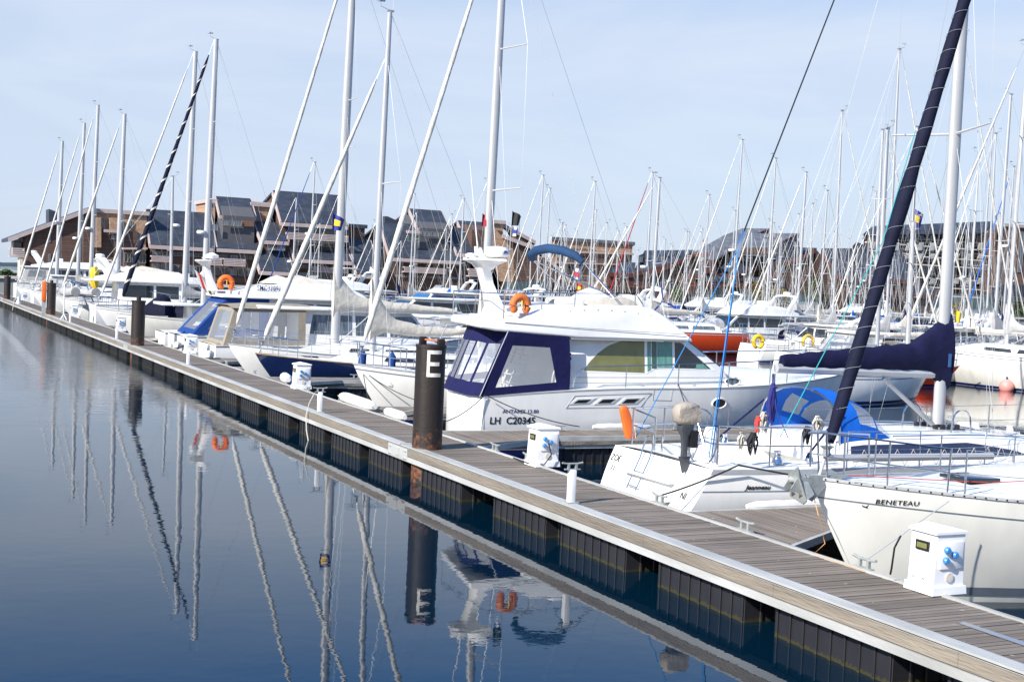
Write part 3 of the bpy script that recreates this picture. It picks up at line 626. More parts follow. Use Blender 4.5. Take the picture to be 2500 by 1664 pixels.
fl = [(22.0, 23.97), (18.56, 20.54), (16.02, 18.01), (13.14, 15.12), (10.5, 12.5), (7.7, 9.7), (5.0, 7.0)]
y = 25.1
while y < 168: fl.append((y, y + 2.0)); y += 2.68 if int(y * 7) % 3 else 3.1
for (a, b_) in fl[:60]:
    mb = MB(); mb.box(.10, 1.50, a, b_, -.55, .28); k = 8
    for i in range(k + 1):
        yy = lerp(a + .03, b_ - .03, i / k); mb.box(.075, .10, yy - .022, yy + .022, -.55, .275)
    for i in range(1, 6): xx = lerp(.12, 1.48, i / 6); mb.box(xx - .02, xx + .02, a - .022, a, -.55, .275)
    mb.build('float', 'float_plastic', pt, bevel=.006, seg=1)
for yj in (25.0, 59.2, 93.2, 129.5):                  # hinge plates at the section joints
    mb = MB(); mb.box(-.055, -.032, yj - .55, yj + .55, .30, .53); mb.box(-.07, -.055, yj - .12, yj + .12, .34, .5); mb.box(-.02, .24, yj - .05, yj + .05, .566, .58)
    for dy in (-.48, -.4, .4, .48):
        for z in (.33, .48): mb.lathe((-.066, yj + dy, z), [(.018, -.012), (.018, .012)], 6, 'x')
    mb.build('joint_plate', 'dock_alu', pt)
for i, (a, b_, nm) in enumerate(((8.2, 10.3, ''), (7.6, 8.9, ''))):
    MB().box(.75 + i * .42, .86 + i * .42, a, b_, .556, .562).build('tread_strip', 'steel', pt)
def cleat(mb, x, y, z, s=1, ax='y'):
    n0 = len(mb.v); mb.box(-.14 * s, .14 * s, -.03 * s, .03 * s, 0, .015); 
    for q in (-.07, .07): mb.box((q - .018) * s, (q + .018) * s, -.018 * s, .018 * s, .01, .10 * s)
    mb.tube([(-.19 * s, 0, .115 * s), (-.1 * s, 0, .10 * s), (.1 * s, 0, .10 * s), (.19 * s, 0, .115 * s)], .017 * s, 6)
    mb.xf(Matrix.Translation(V(x, y, z)) @ (Matrix.Rotation(R(90), 4, 'Z') if ax == 'y' else Matrix.Identity(4)), n0)
for yy in [9.0, 12.75] + [my(q) for q in (11.7, 13.75, 17.95, 19.3, 22.7, 28.2, 30.9, 36.4, 40.0, 44.5, 49, 57, 63, 69, 76, 84)]:
    m_ = MB(); cleat(m_, 1.60, yy, .565, 1.15); m_.build('mooring_cleat', 'galv', pt)
# fingers
def finger(y0, y1, x1, label, gus=2.6, side=-1):
    t = thing('finger_pontoon', label, 'finger pontoon', (11.13, y0, 0), 0, 'finger pontoons between the berths'); w = y1 - y0; x1 -= 11.13
    mb = MB(); x = .02
    while x < x1: 
        e = max(0, 1 - x / gus); mb.box(x, x + .108, .05 - (1.5 * e if side < 0 else 0), w - .05 + (1.2 * e if side > 0 else 0), .47, .515); x += .12
    mb.build('decking', 'deck_plank_x', t)
    mb = MB(); g0 = V(0, -1.52, 0)
    for z0, z1 in ((.42, .53),):
        mb.box(gus if side < 0 else 0, x1, -.02, .05, z0, z1); mb.box(0, x1, w - .05, w + .02, z0, z1); mb.box(x1, x1 + .06, -.02, w + .02, z0, z1)
        if side < 0: mb.ext([V(0, -1.6, z0), V(0, -1.52, z0), V(gus, .04, z0), V(gus, -.04, z0)], (0, 0, z1 - z0))
    mb.box(.3, x1, 0, .06, .25, .33); mb.box(.3, x1, w - .06, w, .25, .33); mb.build('frame', 'dock_alu', t)
    mb = MB(); mb.box(gus * .8, x1, -.035, -.021, .335, .415); mb.build('rubbing_strake', 'fender_wood', t)
    for a in (2.5, 5.6, x1 - 2.2):
        mb = MB(); mb.box(a, a + 1.9, .08, w - .08, -.5, .3)
        for i in range(8): xx = a + .1 + i * .24; mb.box(xx, xx + .04, .055, .08, -.5, .29)
        mb.build('float', 'float_plastic', t)
    for a in (3.2, 6.5): m_ = MB(); cleat(m_, a, w - .15, .53, 1.1, 'x'); m_.build('mooring_cleat', 'galv', t)
    return t
finger(15.85, 17.0, 20.0, 'short grey timber finger between the white bow and the open-transom yacht')
finger(26.2, 27.45, 21.0, 'grey timber finger in front of the navy canopied flybridge cruiser')
finger(32.1, 32.9, 21.0, 'grey timber finger behind the pile lettered E', gus=1.5)
finger(41.3, 42.3, 21.0, 'grey timber finger beside the navy hull', gus=2.4)
finger(50.6, 51.5, 21.0, 'grey timber finger beneath the tan canopied motor boat')
finger(66.6, 67.5, 21.0, 'grey timber finger left of the blue canopied motor boat')
finger(77.5, 78.4, 21.0, 'weathered timber finger between two far white bows left of the tall pile')
# piles
def pile(px, py, label, h=2.25, r=.30, Em=False, marker=False, knob=0):
    p = atz(px, py, .55); t = thing('mooring_pile', label, 'pile', (9.84, p.y, 0), 0, 'rusty steel mooring piles')
    prof = MB(); rings = []
    n_ = 28
    for z in (-4, .2, .6, 1.2, 2, .55 + h):
        rings.append([V(r * math.cos(a) * (1.0 if abs(math.cos(a)) < .93 else .96), r * math.sin(a), z) for a in [2 * math.pi * j / n_ for j in range(n_)]])
    prof.loft(rings); prof.build('pile_tube', 'rust_pile', t, 40)
    MB().lathe((0, 0, .55 + h - .02), [(r + .012, -.03), (r + .012, .03)], 28).build('rim', 'rust_pile', t)
    if Em:
        for (x, y, z) in ((-.12, .16, .16), (.17, -.1, .13)): MB().box(x - .07, x + .07, y - .045, y + .045, .55 + h, .55 + h + z).build('lug', 'rust_pile', t, bevel=.008)
        MB().cyl(V(-.15, .17, .55 + h + .11), V(.28, -.13, .55 + h + .07), .018).build('cross_pin', 'burnt_orange', t)
        # painted letter follows the tube
        def wrap(p_):
            a = p_.x / (r + .006) + R(-97); return V((r + .006) * math.cos(a), (r + .006) * math.sin(a), p_.z)
        zc = .55 + h - .09; lt = MB()
        for (x0, x1, z0, z1) in ((-.15, -.09, -.53, 0), (-.09, .16, -.075, 0), (-.09, .11, -.31, -.235), (-.09, .15, -.53, -.455)):
            k = 6; rows = [[wrap(V(lerp(x0, x1, i / k), 0, zc + z0)), wrap(V(lerp(x0, x1, i / k), 0, zc + z1))] for i in range(k + 1)]; lt.loft(rows, closed=False)
        lt.build('letter_e', 'sign_white', t, 60)
    else: MB().cyl(V(0, 0, .55 + h), V(0, 0, .55 + h + .18), .1, .1, 8).build('lug', 'rust_pile', t)
    if knob: pass
    return t, p
pile(1042, 1094, 'rusty black steel pile painted with a white letter E', 2.08, Em=True)
pile(340, 843, 'dark rusty steel pile beside the cream sloop, second nearest', 1.95)
t2, p2 = pile(128, 768, 'dark steel pile with an orange box fixed beside it', 2.12)
pile(22, 730, 'dark steel pile farthest along the pontoon at the left edge', 2.08)
tb_ = thing('marker_box', 'tall orange marker box on a grey bracket beside the far pile', 'marker', (9.36, p2.y - .1, 0))
MB().box(-.14, .14, -.12, .12, 1.45, 2.75).build('box_body', 'orange', tb_, bevel=.03); MB().box(-.12, .12, -.04, .04, .4, 1.45).build('bracket', 'dock_alu', tb_)
# bollard posts with a T top on the outer edge
def tpost(p, label, h=.50, cl=True):
    t = thing('edge_post', label, 'post', (9.66, p.y, .56), 0, 'white posts on the outer edge'); MB().box(-.055, .055, -.055, .055, 0, h).build('post', 'pvc_white', t, bevel=.012); MB().box(-.1, .1, -.1, .1, 0, .02).build('base_plate', 'galv', t)
    if cl: m_ = MB(); cleat(m_, 0, 0, h, .95, 'x'); m_.build('cleat', 'galv', t)
    return t
tpost(atz(1380, 1229, .55), 'white post with a metal cleat nearest the camera', .52)
tpost(atz(783, 1007, .55), 'white post with a pale rope tied round it', .50)
tpost(atz(450, 891, .55), 'white post before the tan canopied motor boat', .50, False)
tpost(atz(277, 828, .55), 'pale post just left of the second nearest pile', .5, False)
tpost(atz(168, 787, .55), 'pale stub post beside the hooked white pole', .5, False)
p = atz(150, 780, .55); t = thing('hooked_pole', 'tall white pole with a hooked top on a splayed foot', 'pole', (9.75, p.y, .55))
hz = 2.1; MB().tube([V(0, 0, 0), V(0, 0, hz)] + arc((.22, 0, hz), (-1, 0, 0), (0, 0, 1), .22, 0, 180, 8) + [V(.44, 0, hz - .12)], .04, 8).build('pole', 'pvc_white', t)
for a in range(4): MB().tube([V(0, 0, .35), V(.25 * math.cos(a * 1.57 + .7), .25 * math.sin(a * 1.57 + .7), 0)], .03, 6).build('foot', 'pvc_white', t)
p = atz(45, 741, .55); t = thing('edge_ring_stand', 'small white conical stand with a hanging hose at the far end', 'stand', (9.7, p.y, .55))
MB().lathe((0, 0, 0), [(.22, 0), (.06, .5), (.04, .6)], 8).build('cone', 'pvc_white', t); MB().tube([V(-.1, 0, .5), V(-.35, -.1, .2), V(-.4, -.15, -.3), V(-.45, -.1, -.6)], .03, 5).build('hose', 'rope_white', t)
# power pedestals
def pedestal(p, label, det=1):
    t = thing('power_pedestal', label, 'pedestal', (11.12, p.y, .56), 0, 'white power pedestals'); a, d, h = .22, .21, .70
    mb = MB(); mb.loft([[V(-a - .04, -d - .03, 0), V(a + .04, -d - .03, 0), V(a + .04, d + .03, 0), V(-a - .04, d + .03, 0)], [V(-a - .03, -d - .025, .10), V(a + .03, -d - .025, .10), V(a + .03, d + .025, .1), V(-a - .03, d + .025, .1)]]); mb.build('plinth', 'pvc_white', t, 20, bevel=.004)
    mb = MB(); mb.loft([[V(-a - .01, -d, .1), V(a + .01, -d, .1), V(a + .01, d, .1), V(-a - .01, d, .1)], [V(-a + .02, -d, h), V(a, -d, h), V(a, d, h), V(-a + .02, d, h)]]); mb.build('cabinet', 'pvc_white', t, 20, bevel=.006)
    mb = MB(); mb.loft([[V(-a - .02, -d - .02, h), V(a + .02, -d - .02, h), V(a + .02, d + .02, h), V(-a - .02, d + .02, h)], [V(-a - .02, -d - .02, h + .035), V(a + .02, -d - .02, h + .035), V(a + .02, d + .02, h + .035), V(-a - .02, d + .02, h + .035)], [V(-.02, -d * .9, h + .085), V(.0, -d * .9, h + .085), V(.0, d * .9, h + .085), V(-.02, d * .9, h + .085)]]); mb.build('lid', 'pvc_white', t, 12, bevel=.003, seg=1)
    MB().box(-a - .012, -a + .03, -.10, .11, .49, .60).build('meter_window', 'black', t); MB().box(-a - .016, -a - .010, -.075, .085, .515, .575).build('meter_dial', 'blind', t)
    MB().box(-a * .75, a * .85, -d - .022, -d + .002, .30, .62).build('socket_panel', 'pvc_white', t, bevel=.01)
    for x, z in ((-.09, .53), (.03, .47), (-.10, .41)):
        MB().lathe((x, -d - .03, z), [(.038, 0), (.042, -.03), (.03, -.05), (.002, -.052)], 10, 'y').build('socket', 'plug_blue', t)
    MB().lathe((0, -d - .004, .2), [(.055, 0), (.055, -.012), (.002, -.014)], 16, 'y').build('round_cover', 'blind' if 0 else 'cream_canvas', t)
    for y in (-.06, .1): MB().lathe((-a - .03, y, .17), [(.01, .008), (.01, -.004)], 8, 'x').build('screw', 'steel', t)
    return t
pd = []
for (px, py, lb) in ((2290, 1440, 'white power pedestal with three blue sockets nearest the camera'), (1340, 1135, 'white power pedestal with a blue plug in front of the navy canopied cruiser'), (742, 948, 'white power pedestal beside the navy hull'), (470, 862, 'white power pedestal before the tan canopied motor boat'), (305, 808, 'white power pedestal left of the second nearest pile'), (196, 772, 'white power pedestal below the stowed grey dinghy'), (70, 733, 'white power pedestal farthest along the pontoon')):
    pd.append(pedestal(atz(px, py, .56), lb))
for yy, k in ((pd[0].location.y + .19, 0),):
    o = MB().tube([V(10.88, yy + .16, 1.15), V(10.83, yy + .2, 1.0), V(10.84, yy + .24, .75), V(10.88, yy + .3, .66)], .012, 6).build('power_cable', 'black', None); tag(o, 'black power lead hanging from the nearest pedestal', 'cable')
yy = pd[1].location.y
tag(MB().tube([V(11.1, yy - .27, 1.0), V(11.15, yy - .3, .8), V(11.0, yy - .32, .62), V(10.85, yy + .1, .6), V(10.95, yy + .9, .58)], .012, 6).build('power_cable', 'black', None), 'black lead plugged into the pedestal before the navy canopied cruiser', 'cable')
# fenders lying on the edge
def bumper(a, b_, r, label, mt='fender_white', ribs=0):
    a = Vector(a); b_ = Vector(b_); t = thing('dock_fender', label, 'fender', a, 0, 'white fenders along the pontoons'); d = b_ - a; k = 10
    MB().tube([d * (i / k) for i in range(k + 1)], [r * (.5 if i in (0, k) else .9 if i in (1, k - 1) else 1) * (1.0 if not ribs or i % 2 else .88) for i in range(k + 1)], 10).build('fender_body', mt, t); return t
bumper((11.25, my(24.2), .62), (11.3, my(25.5), .62), .12, 'white fender lying on the edge right of the pedestal by the navy hull'); 
bumper((11.2, my(26.0), .66), (11.15, my(28.3), .70), .14, 'long white fender cushion on the inner edge beside the roped post')
bumper((15.4, 27.55, .58), (17.0, 27.55, .58), .09, 'ribbed white fender between the cruiser hull and the finger', ribs=1)
bumper((12.4, 17.05, .56), (14.2, 17.05, .56), .085, 'ribbed white fender below the open-transom yacht', ribs=1)
p = atz(775, 902, .6); bumper((11.3, my(33.4), .65), (11.5, my(34.5), .65), .16, 'white cylinder fender at the bow of the navy hull')
p = atz(275 * 1, 800, .6); bumper((11.2, my(43.2), .66), (11.5, my(43.9), .66), .17, 'round white fender ball beside the tan canopied boat'); bumper((11.2, my(48.7), .66), (11.5, my(49.3), .66), .17, 'cream fender ball right of the second nearest pile')
# ropes
def rope(a, b_, sag, mt, label, r=.012, k=12, pts=None):
    o = MB().tube(pts or catenary(a, b_, sag, k), r, 5).build('mooring_line', mt, None, 60); tag(o, label, 'rope'); return o
def coil(mb, c, r, n_=4, ax='z', th=.012, drop=1):
    for i in range(n_): 
        q = r * (1 - .08 * i); c2 = Vector(c) + V(.02 * i, .012 * (i % 2), .01 * i)
        mb.tube(arc(c2, (1, 0, 0), (0, 0, 1) if ax == 'y' else (0, 1, 0), q, 0, 360, 12) if drop == 1 else [Vector(p) + V(0, 0, 0) if True else p for p in [V(c2.x + q * .45 * math.cos(a), c2.y + .02 * math.sin(3 * a), c2.z + q * drop * math.sin(a)) for a in [2 * math.pi * j / 14 for j in range(15)]]], th, 5)
# ------------------------------------------------------------------ hero 1: flybridge cruiser with navy canopy
AX, AY = 12.6, 29.75
def lc(px, py, Y): p = aty(px, py, Y); return (p.x - AX, p.z - WZ)
T = thing('flybridge_cruiser', 'large white flybridge cruiser with navy cockpit canopy and radar mast', 'motor yacht', (AX, AY, WZ))
H1 = Hull(12.4, 4.1, 1.40, 1.64, 2.0, rs=.0, rb=1.5, ws=.95, tm=.42, p=2.7, w0s=.86, w0b=.3, k=1.6)
build_hull(H1, T, 'gelcoat', [(.0, .12, 'blue_stripe', 'boot_stripe'), (.035, .0, 'rub_grey', 'rub_rail')], nt_=40, bulge=.5)
build_deck(H1, T, cock=(.02, .17, 1.65, .6)); 
def h1fit(p): return V(p.x, -(H1.at(p.x, p.z) + .006), p.z)
def side_text(txt, px, py, px2, hpx, mt, name, sp=1, bold=0, widen=1, shear=0, tilt=0):
    x, z = lc(px, py, 27.7); x2, _ = lc(px2, py, 27.7); _, z2 = lc(px, py - hpx, 27.7)
    o = text_mesh(txt, (z2 - z) / .7, mt, name, T, (0, 0, 0), (1, 0, 0), (0, 0, 1), spacing=sp, bold=bold, shear=shear)
    xs = [v.co.x for v in o.data.vertices]; s = (x2 - x) / (max(xs) - min(xs))
    for v in o.data.vertices: d = v.co.y; v.co = h1fit(V(x + (v.co.x - min(xs)) * s, 0, z + v.co.z)) + V(0, d, 0)
    return o
side_text('LH  C20345', 1202, 1036, 1311, 17, 'ink', 'registration_lettering', bold=.004)
side_text('ANTARES 13.80', 1231, 1009, 1318, 9, 'ink_blue', 'name_lettering')
# hull side vent panel: outline, three slots, locker door, porthole
sidep = lambda pts, mt, nm, off=.008, w=27.7: MB().ext([h1fit(V(*[lc(a, b_, w)[0], 0, lc(a, b_, w)[1]])) + V(0, .006 - off, 0) for a, b_ in pts], (0, .02, 0)).build(nm, mt, T)
def line_h(pts, r=.006, mt='rub_grey', nm='moulding_line', w=27.7):
    return MB().tube([h1fit(V(lc(a, b_, w)[0], 0, lc(a, b_, w)[1])) for a, b_ in pts], r, 4).build(nm, mt, T)
line_h([(1384, 996), (1404, 966), (1591, 959), (1566, 994), (1384, 996)])
line_h([(1597, 950), (1642, 949), (1639, 977), (1594, 976), (1597, 950)], .004)
for k, x in enumerate((1400, 1459, 1517)):
    sidep([(x - 8, 987), (x + 10, 973 - k), (x + 56, 971 - k), (x + 38, 985)], 'deck_white', 'vent_recess', .012); sidep([(x + 2, 984), (x + 14, 976 - k), (x + 44, 975 - k), (x + 32, 983)], 'black', 'vent_slot', .02)
line_h([(1190, 976), (1187, 1048)], .006)
x, z = lc(1760, 985, 27.7); c = h1fit(V(x, 0, z)); mb = MB(); mb.tube([h1fit(V(x + .22 * math.cos(a) , 0, z + .13 * math.sin(a))) for a in [2 * math.pi * j / 20 for j in range(21)]], .022, 6); po = mb.build('porthole', 'gelcoat', T)
MB().ext([h1fit(V(x + .2 * math.cos(a), 0, z + .115 * math.sin(a))) for a in [2 * math.pi * j / 20 for j in range(20)]], (0, .02, 0)).build('pane', 'glass', po)
line_h([(1395, 996), (1700, 994), (2000, 975)], .006)
W = 1.72; TB = .10; ZB = 1.6
house = [(2.62, 1.5), (8.3, 1.7), (12.3, 1.95), (12.0, 2.06), (8.15, 2.13), (6.72, 2.93), (2.62, 3.0)]
prism([(2.2, 1.45), (7.1, 1.68), (6.9, 2.08), (5.72, 2.84), (2.2, 2.88)], W, TB, ZB).build('deckhouse', 'gelcoat', T, bevel=.04, seg=3)
mb = MB(); rings = []
for i in range(14):
    x = lerp(5.9, 11.3, i / 13); b_, z = H1.deck(x); w = min(W + .02, b_ - .34) if b_ > .9 else b_ * .5; hh = lerp(.44, .03, (i / 13) ** 1.3)
    rings.append([V(x, y, z + q) for y, q in ((w, -.08), (w - .03, hh * .6), (w - .15, hh * .92), (w * .4, hh * 1.08), (-w * .4, hh * 1.08), (-w + .15, hh * .92), (-w + .03, hh * .6), (-w, -.08))])
mb.loft(rings); mb.build('foredeck_trunk', 'gelcoat', T, 50)
def wy(z): return W - TB * (z - ZB)
def panel(pts, mt, nm, off, par=T, th=.02):
    for s_ in (1, -1): o = MB().ext([V(x, s_ * (wy(z) + off), z) for x, z in pts], (0, -s_ * th, 0)).build(nm, mt, par)
    return o
arcw = [(2.76, 2.03), (2.93, 2.24), (3.17, 2.46), (3.45, 2.64), (3.80, 2.76), (4.2, 2.79)]
fr = [(2.68, 1.98)] + [(x - .05, z + .035) for x, z in arcw[1:]] + [(5.64, 2.82), (6.62, 2.07), (4.80, 2.09), (4.54, 1.95)]
panel(fr, 'radar_white', 'window_frame', .006)
panel(arcw + [(4.48, 2.78), (4.48, 1.99)], 'blind', 'window', .014)
panel([(4.57, 2.02), (4.57, 2.78), (4.67, 2.78), (4.67, 2.06)], 'curtain_green', 'window', .014); panel([(4.70, 2.10), (4.70, 2.78), (4.84, 2.78), (4.84, 2.10)], 'glass_green', 'window', .014)
panel([(4.86, 2.12), (4.86, 2.77), (5.30, 2.77), (5.30, 2.12)], 'curtain_green', 'window', .014); panel([(5.38, 2.12), (5.38, 2.76), (5.58, 2.75), (6.46, 2.11)], 'glass', 'window', .014)
panel([(6.0, 2.12), (6.04, 2.24), (6.2, 2.24), (6.38, 2.12)], 'curtain_green', 'window', .02)
panel([(2.5, 1.86), (6.9, 1.90), (6.9, 1.888), (2.5, 1.848)], 'rub_grey', 'moulding_line', .006); panel([(2.3, 1.72), (7.0, 1.78), (7.0, 1.77), (2.3, 1.71)], 'rub_grey', 'moulding_line', .006)
for s_ in (1, -1):
    x, z = lc(1786, 930, 28.05); MB().ext([V(x + .22 * math.cos(a), s_ * 1.70, z + .08 * math.sin(a)) for a in [2 * math.pi * j / 16 for j in range(16)]], (0, s_ * .04, 0)).build('oval_window', 'curtain', T)
    MB().tube([V(x + .24 * math.cos(a), s_ * 1.75, z + .10 * math.sin(a)) for a in [2 * math.pi * j / 16 for j in range(17)]], .02, 5).build('oval_rim', 'gelcoat', T)
ws_ = MB()
for y0, y1 in ((-1.5, -.55), (-.5, .5), (.55, 1.5)): ws_.ext([V(6.86, y0, 2.15), V(6.86, y1, 2.15), V(5.84, y1 * .95, 2.81), V(5.84, y0 * .95, 2.81)], (.02, 0, .03))
ws_.build('windscreen', 'glass', T)
# flybridge moulding with the long overhanging roof edge
ol = [(-.15, 3.0), (.25, 2.93), (2.5, 2.82), (5.80, 2.80), (5.70, 2.90), (5.0, 3.40), (4.60, 3.60), (4.2, 3.65), (2.81, 3.60), (1.55, 3.46), (.95, 3.22), (-.10, 3.20)]
fw = lambda z: 1.86 - .22 * max(0, z - 2.95)
mb = MB(); a = [V(x, fw(z), z) for x, z in ol]; k = len(a); mb.add(a + [V(p.x, -p.y, p.z) for p in a], [tuple(range(k)), tuple(range(k, 2 * k))[::-1]] + [(i, (i + 1) % k, (i + 1) % k + k, i + k) for i in range(k)]); mb.build('flybridge', 'gelcoat', T, 50, bevel=.06, seg=3)
for s_ in (1, -1):
    MB().tube([V(.5, s_ * (fw(3.1) + .005), 3.14), V(2.6, s_ * (fw(3.05) + .005), 3.06), V(5.5, s_ * (fw(3.0) + .006), 2.98)], .008, 4).build('moulding_line', 'rub_grey', T)
    MB().box(2.3, 4.9, s_ * 1.80 - .05, s_ * 1.80 + .05, 2.78, 2.815).build('drip_rail', 'rub_grey', T)
    for i in range(8): MB().lathe((1.9 + i * .38, s_ * (fw(3.5) + .002), 3.42 + .10 * math.sin(i * .45)), [(.014, -.01), (.014, .012)], 6, 'y').build('snap_stud', 'steel', T) if s_ < 0 else None
MB().box(1.0, 4.6, -1.4, 1.4, 3.28, 3.36).build('flybridge_floor', 'deck_white', T)
# seats and covers standing above the coaming
mb = MB(); mb.loft([[V(x, y, z) for y, z in ((-1.2, 3.4), (-1.15, zt), (1.15, zt), (1.2, 3.4))] for x, zt in ((3.05, 3.74), (4.2, 3.84), (4.5, 3.72))]); mb.build('settee_cover', 'cream_canvas', T, bevel=.04)
MB().loft([[V(x, y, z) for y, z in ((-.7, 3.6), (-.5, zt - .08), (0, zt + .03), (.5, zt - .08), (.7, 3.6))] for x, zt in ((3.4, 3.8), (3.65, 4.0), (3.85, 4.02), (4.3, 3.8))]).build('helm_cover', 'fender_white', T)
MB().box(2.4, 2.95, -1.25, -.6, 3.4, 3.74).build('flybridge_seat', 'gelcoat', T, bevel=.06); MB().box(4.52, 4.56, -1.35, 1.35, 3.55, 3.86).build('wind_deflector', 'vinyl_grey', T)
# fly rail
mb = MB(); rp = [(.6, 3.66), (1.6, 3.72), (2.5, 3.74), (4.2, 3.80)]
for s_ in (1, -1):
    y = s_ * 1.55
    mb.tube([V(.6, y, 3.18)] + [V(x, y, z + .15) for x, z in rp] + [V(4.4, y, 3.72), V(4.45, y, 3.55)], .017, 6); mb.tube([V(x, y, z - .12) for x, z in rp[:3]], .012, 5)
    for x, z in rp[:4]: mb.cyl(V(x, y, 3.3), V(x, y, z + .15), .015, n_=6)
mb.tube([V(.6, 1.55, 3.81), V(.55, 0, 3.81), V(.6, -1.55, 3.81)], .017, 6); mb.build('flybridge_rail', 'steel', T)
# radar mast (single swept column with a wing platform)
def P(px, py, Y=29.75): q = aty(px, py, Y); return V(q.x - AX, q.y - AY, q.z - WZ)
mb = MB(); rings = []
for (xl, xr, py, hw) in ((1176, 1240, 782, .42), (1186, 1232, 765, .33), (1190, 1222, 745, .24), (1183, 1210, 715, .2), (1175, 1200, 690, .18), (1168, 1194, 660, .2), (1160, 1208, 645, .3), (1143, 1224, 636, .42), (1143, 1222, 630, .40)):
    a = P(xl, py); b_ = P(xr, py); a.z = b_.z = (a.z + b_.z) / 2; rings.append([V(a.x, -hw * .5, a.z), V(a.x + .03, -hw, a.z), V(b_.x - .03, -hw, a.z), V(b_.x, -hw * .5, a.z), V(b_.x, hw * .5, a.z), V(b_.x - .03, hw, a.z), V(a.x + .03, hw, a.z), V(a.x, hw * .5, a.z)])
mb.loft(rings); mo = mb.build('radar_mast', 'gelcoat', T, 60)
c = P(1212, 630); MB().lathe(c + V(0, 0, .0), [(.04, 0), (.26, .03), (.33, .08), (.34, .18), (.28, .27), (.04, .30)], 20).build('radar_dome', 'radar_white', mo)
text_mesh('JRC', .10, 'ink_blue', 'radar_lettering', mo, c + V(.04, -.337, .12), (1, 0, 0), (0, 0, 1), shear=.2, bold=.004)
c = P(1150, 628); MB().lathe(c, [(.13, 0), (.15, .06), (.1, .1), (.01, .11)], 12).build('satellite_dome', 'radar_white', mo)
MB().ext([P(1162, 632), P(1185, 632), P(1176, 604), P(1160, 601)], (0, .07, 0)).build('fin', 'gelcoat', mo, bevel=.01); MB().cyl(P(1166, 604), P(1147, 392), .018, .006, 6).build('whip_antenna', 'pvc_white', mo)
MB().box(.3, 1.5, -1.0, 1.0, 3.18, 3.26).build('mast_base', 'gelcoat', T, bevel=.03)
# canopy
cvm = MB(); Wc = 1.95
for s_ in (1, -1):
    o8 = [(.59, 2.93), (1.4, 2.88), (2.23, 2.85), (2.26, 2.1), (2.26, 1.58), (1.95, 1.38), (1.0, 1.34), (-.11, 1.40)]
    i8 = [(.71, 2.60), (1.2, 2.59), (1.70, 2.57), (1.80, 2.15), (1.89, 1.75), (1.5, 1.71), (.9, 1.66), (.29, 1.61)]
    yy = lambda x, z: s_ * (Wc - .06 * (z - 1.4) + .03 * math.sin(x * 9 + z * 3)); ringpanel(cvm, [V(x, yy(x, z), z) for x, z in o8], [V(x, s_ * (Wc - .06 * (z - 1.4)), z) for x, z in i8])
    cvm.cur = 1; cvm.add([V(x, s_ * (Wc - .06 * (z - 1.4)), z) for x, z in i8], [tuple(range(8))]); cvm.cur = 0
n_ = 7
def sp_(u, v):                                      # stern panel: u across, v up
    y = lerp(-Wc + .06, Wc - .06, u) * lerp(1.02, .96, v); bow_ = .5 * (1 - (2 * u - 1) ** 2); return V(lerp(-.11, .6, v) - bow_, y, lerp(1.40, 2.93, v) + .012 * math.sin(u * 30))
for i in range(n_):
    u0, u1 = i / n_, (i + 1) / n_; ringpanel(cvm, [sp_(u0, 0), sp_(u1, 0), sp_(u1, 1), sp_(u0, 1)], [sp_(u0 + .018, .2), sp_(u1 - .012, .2), sp_(u1 - .012, .80), sp_(u0 + .018, .80)])
    cvm.cur = 1; cvm.add([sp_(u0 + .018, .2), sp_(u1 - .012, .2), sp_(u1 - .012, .80), sp_(u0 + .018, .80)], [(0, 1, 2, 3)]); cvm.cur = 0
cv = cvm.build('cockpit_canopy', ['navy_canvas', 'vinyl'], T, 60)
for s_ in (1, -1): MB().cyl(V(.59, s_ * (Wc - .09), 2.93), V(-.11, s_ * (Wc + .01), 1.40), .012).build('canopy_zip', 'rub_grey', cv)
# cockpit inside: ladder to the fly, seat, table
mb = MB()
for y in (-.9, -.5): mb.tube([V(.95, y, 1.1), V(1.6, y, 2.8)], .03, 6)
for i in range(6): mb.box(.95 + i * .11, 1.2 + i * .11, -.92, -.48, 1.35 + i * .24, 1.38 + i * .24)
mb.build('flybridge_ladder', 'gelcoat', T); MB().box(.2, .7, -1.5, 1.5, .9, 1.45).build('cockpit_seat', 'gelcoat', T, bevel=.08); MB().box(2.1, 2.18, -1.6, 1.6, 1.1, 2.8).build('saloon_bulkhead', 'deck_white', T)
# side rail
mb = MB()
rp = [lc(px, py, 27.8) for px, py in ((1398, 945), (1402, 925), (1414, 905), (1432, 895), (1530, 893), (1658, 889), (1781, 885), (1891, 881))]; xs_ = [8.9, 10.1, 11.3, 12.2]
for s_ in (1, -1):
    pts = [V(x, s_ * min(1.95, H1.deck(x)[0] - .06), z) for x, z in rp] + [V(x, s_ * max(.15, H1.deck(x)[0] - .06), H1.deck(x)[1] + .62) for x in xs_]; mb.tube(pts, .017, 6)
    for p_ in pts[4:]: b_, z = H1.deck(p_.x); mb.cyl(V(p_.x, p_.y, z), p_, .015, n_=6)
mb.build('side_rail', 'steel', T)
# the stern is cut on a slant: its far corner lies further forward
for o in list(sc.objects):
    if o.parent == T and o.type == 'MESH' and o.name.split('.')[0] in ('hull', 'deck', 'flybridge', 'flybridge_floor', 'cockpit_canopy', 'boot_stripe', 'rub_rail', 'mast_base', 'cockpit_seat'):
        for v in o.data.vertices:
            f = max(0, min(1, 1 - (v.co.x + .5) / 3.2)); v.co.x += .235 * max(0, v.co.y + 1.95) * f
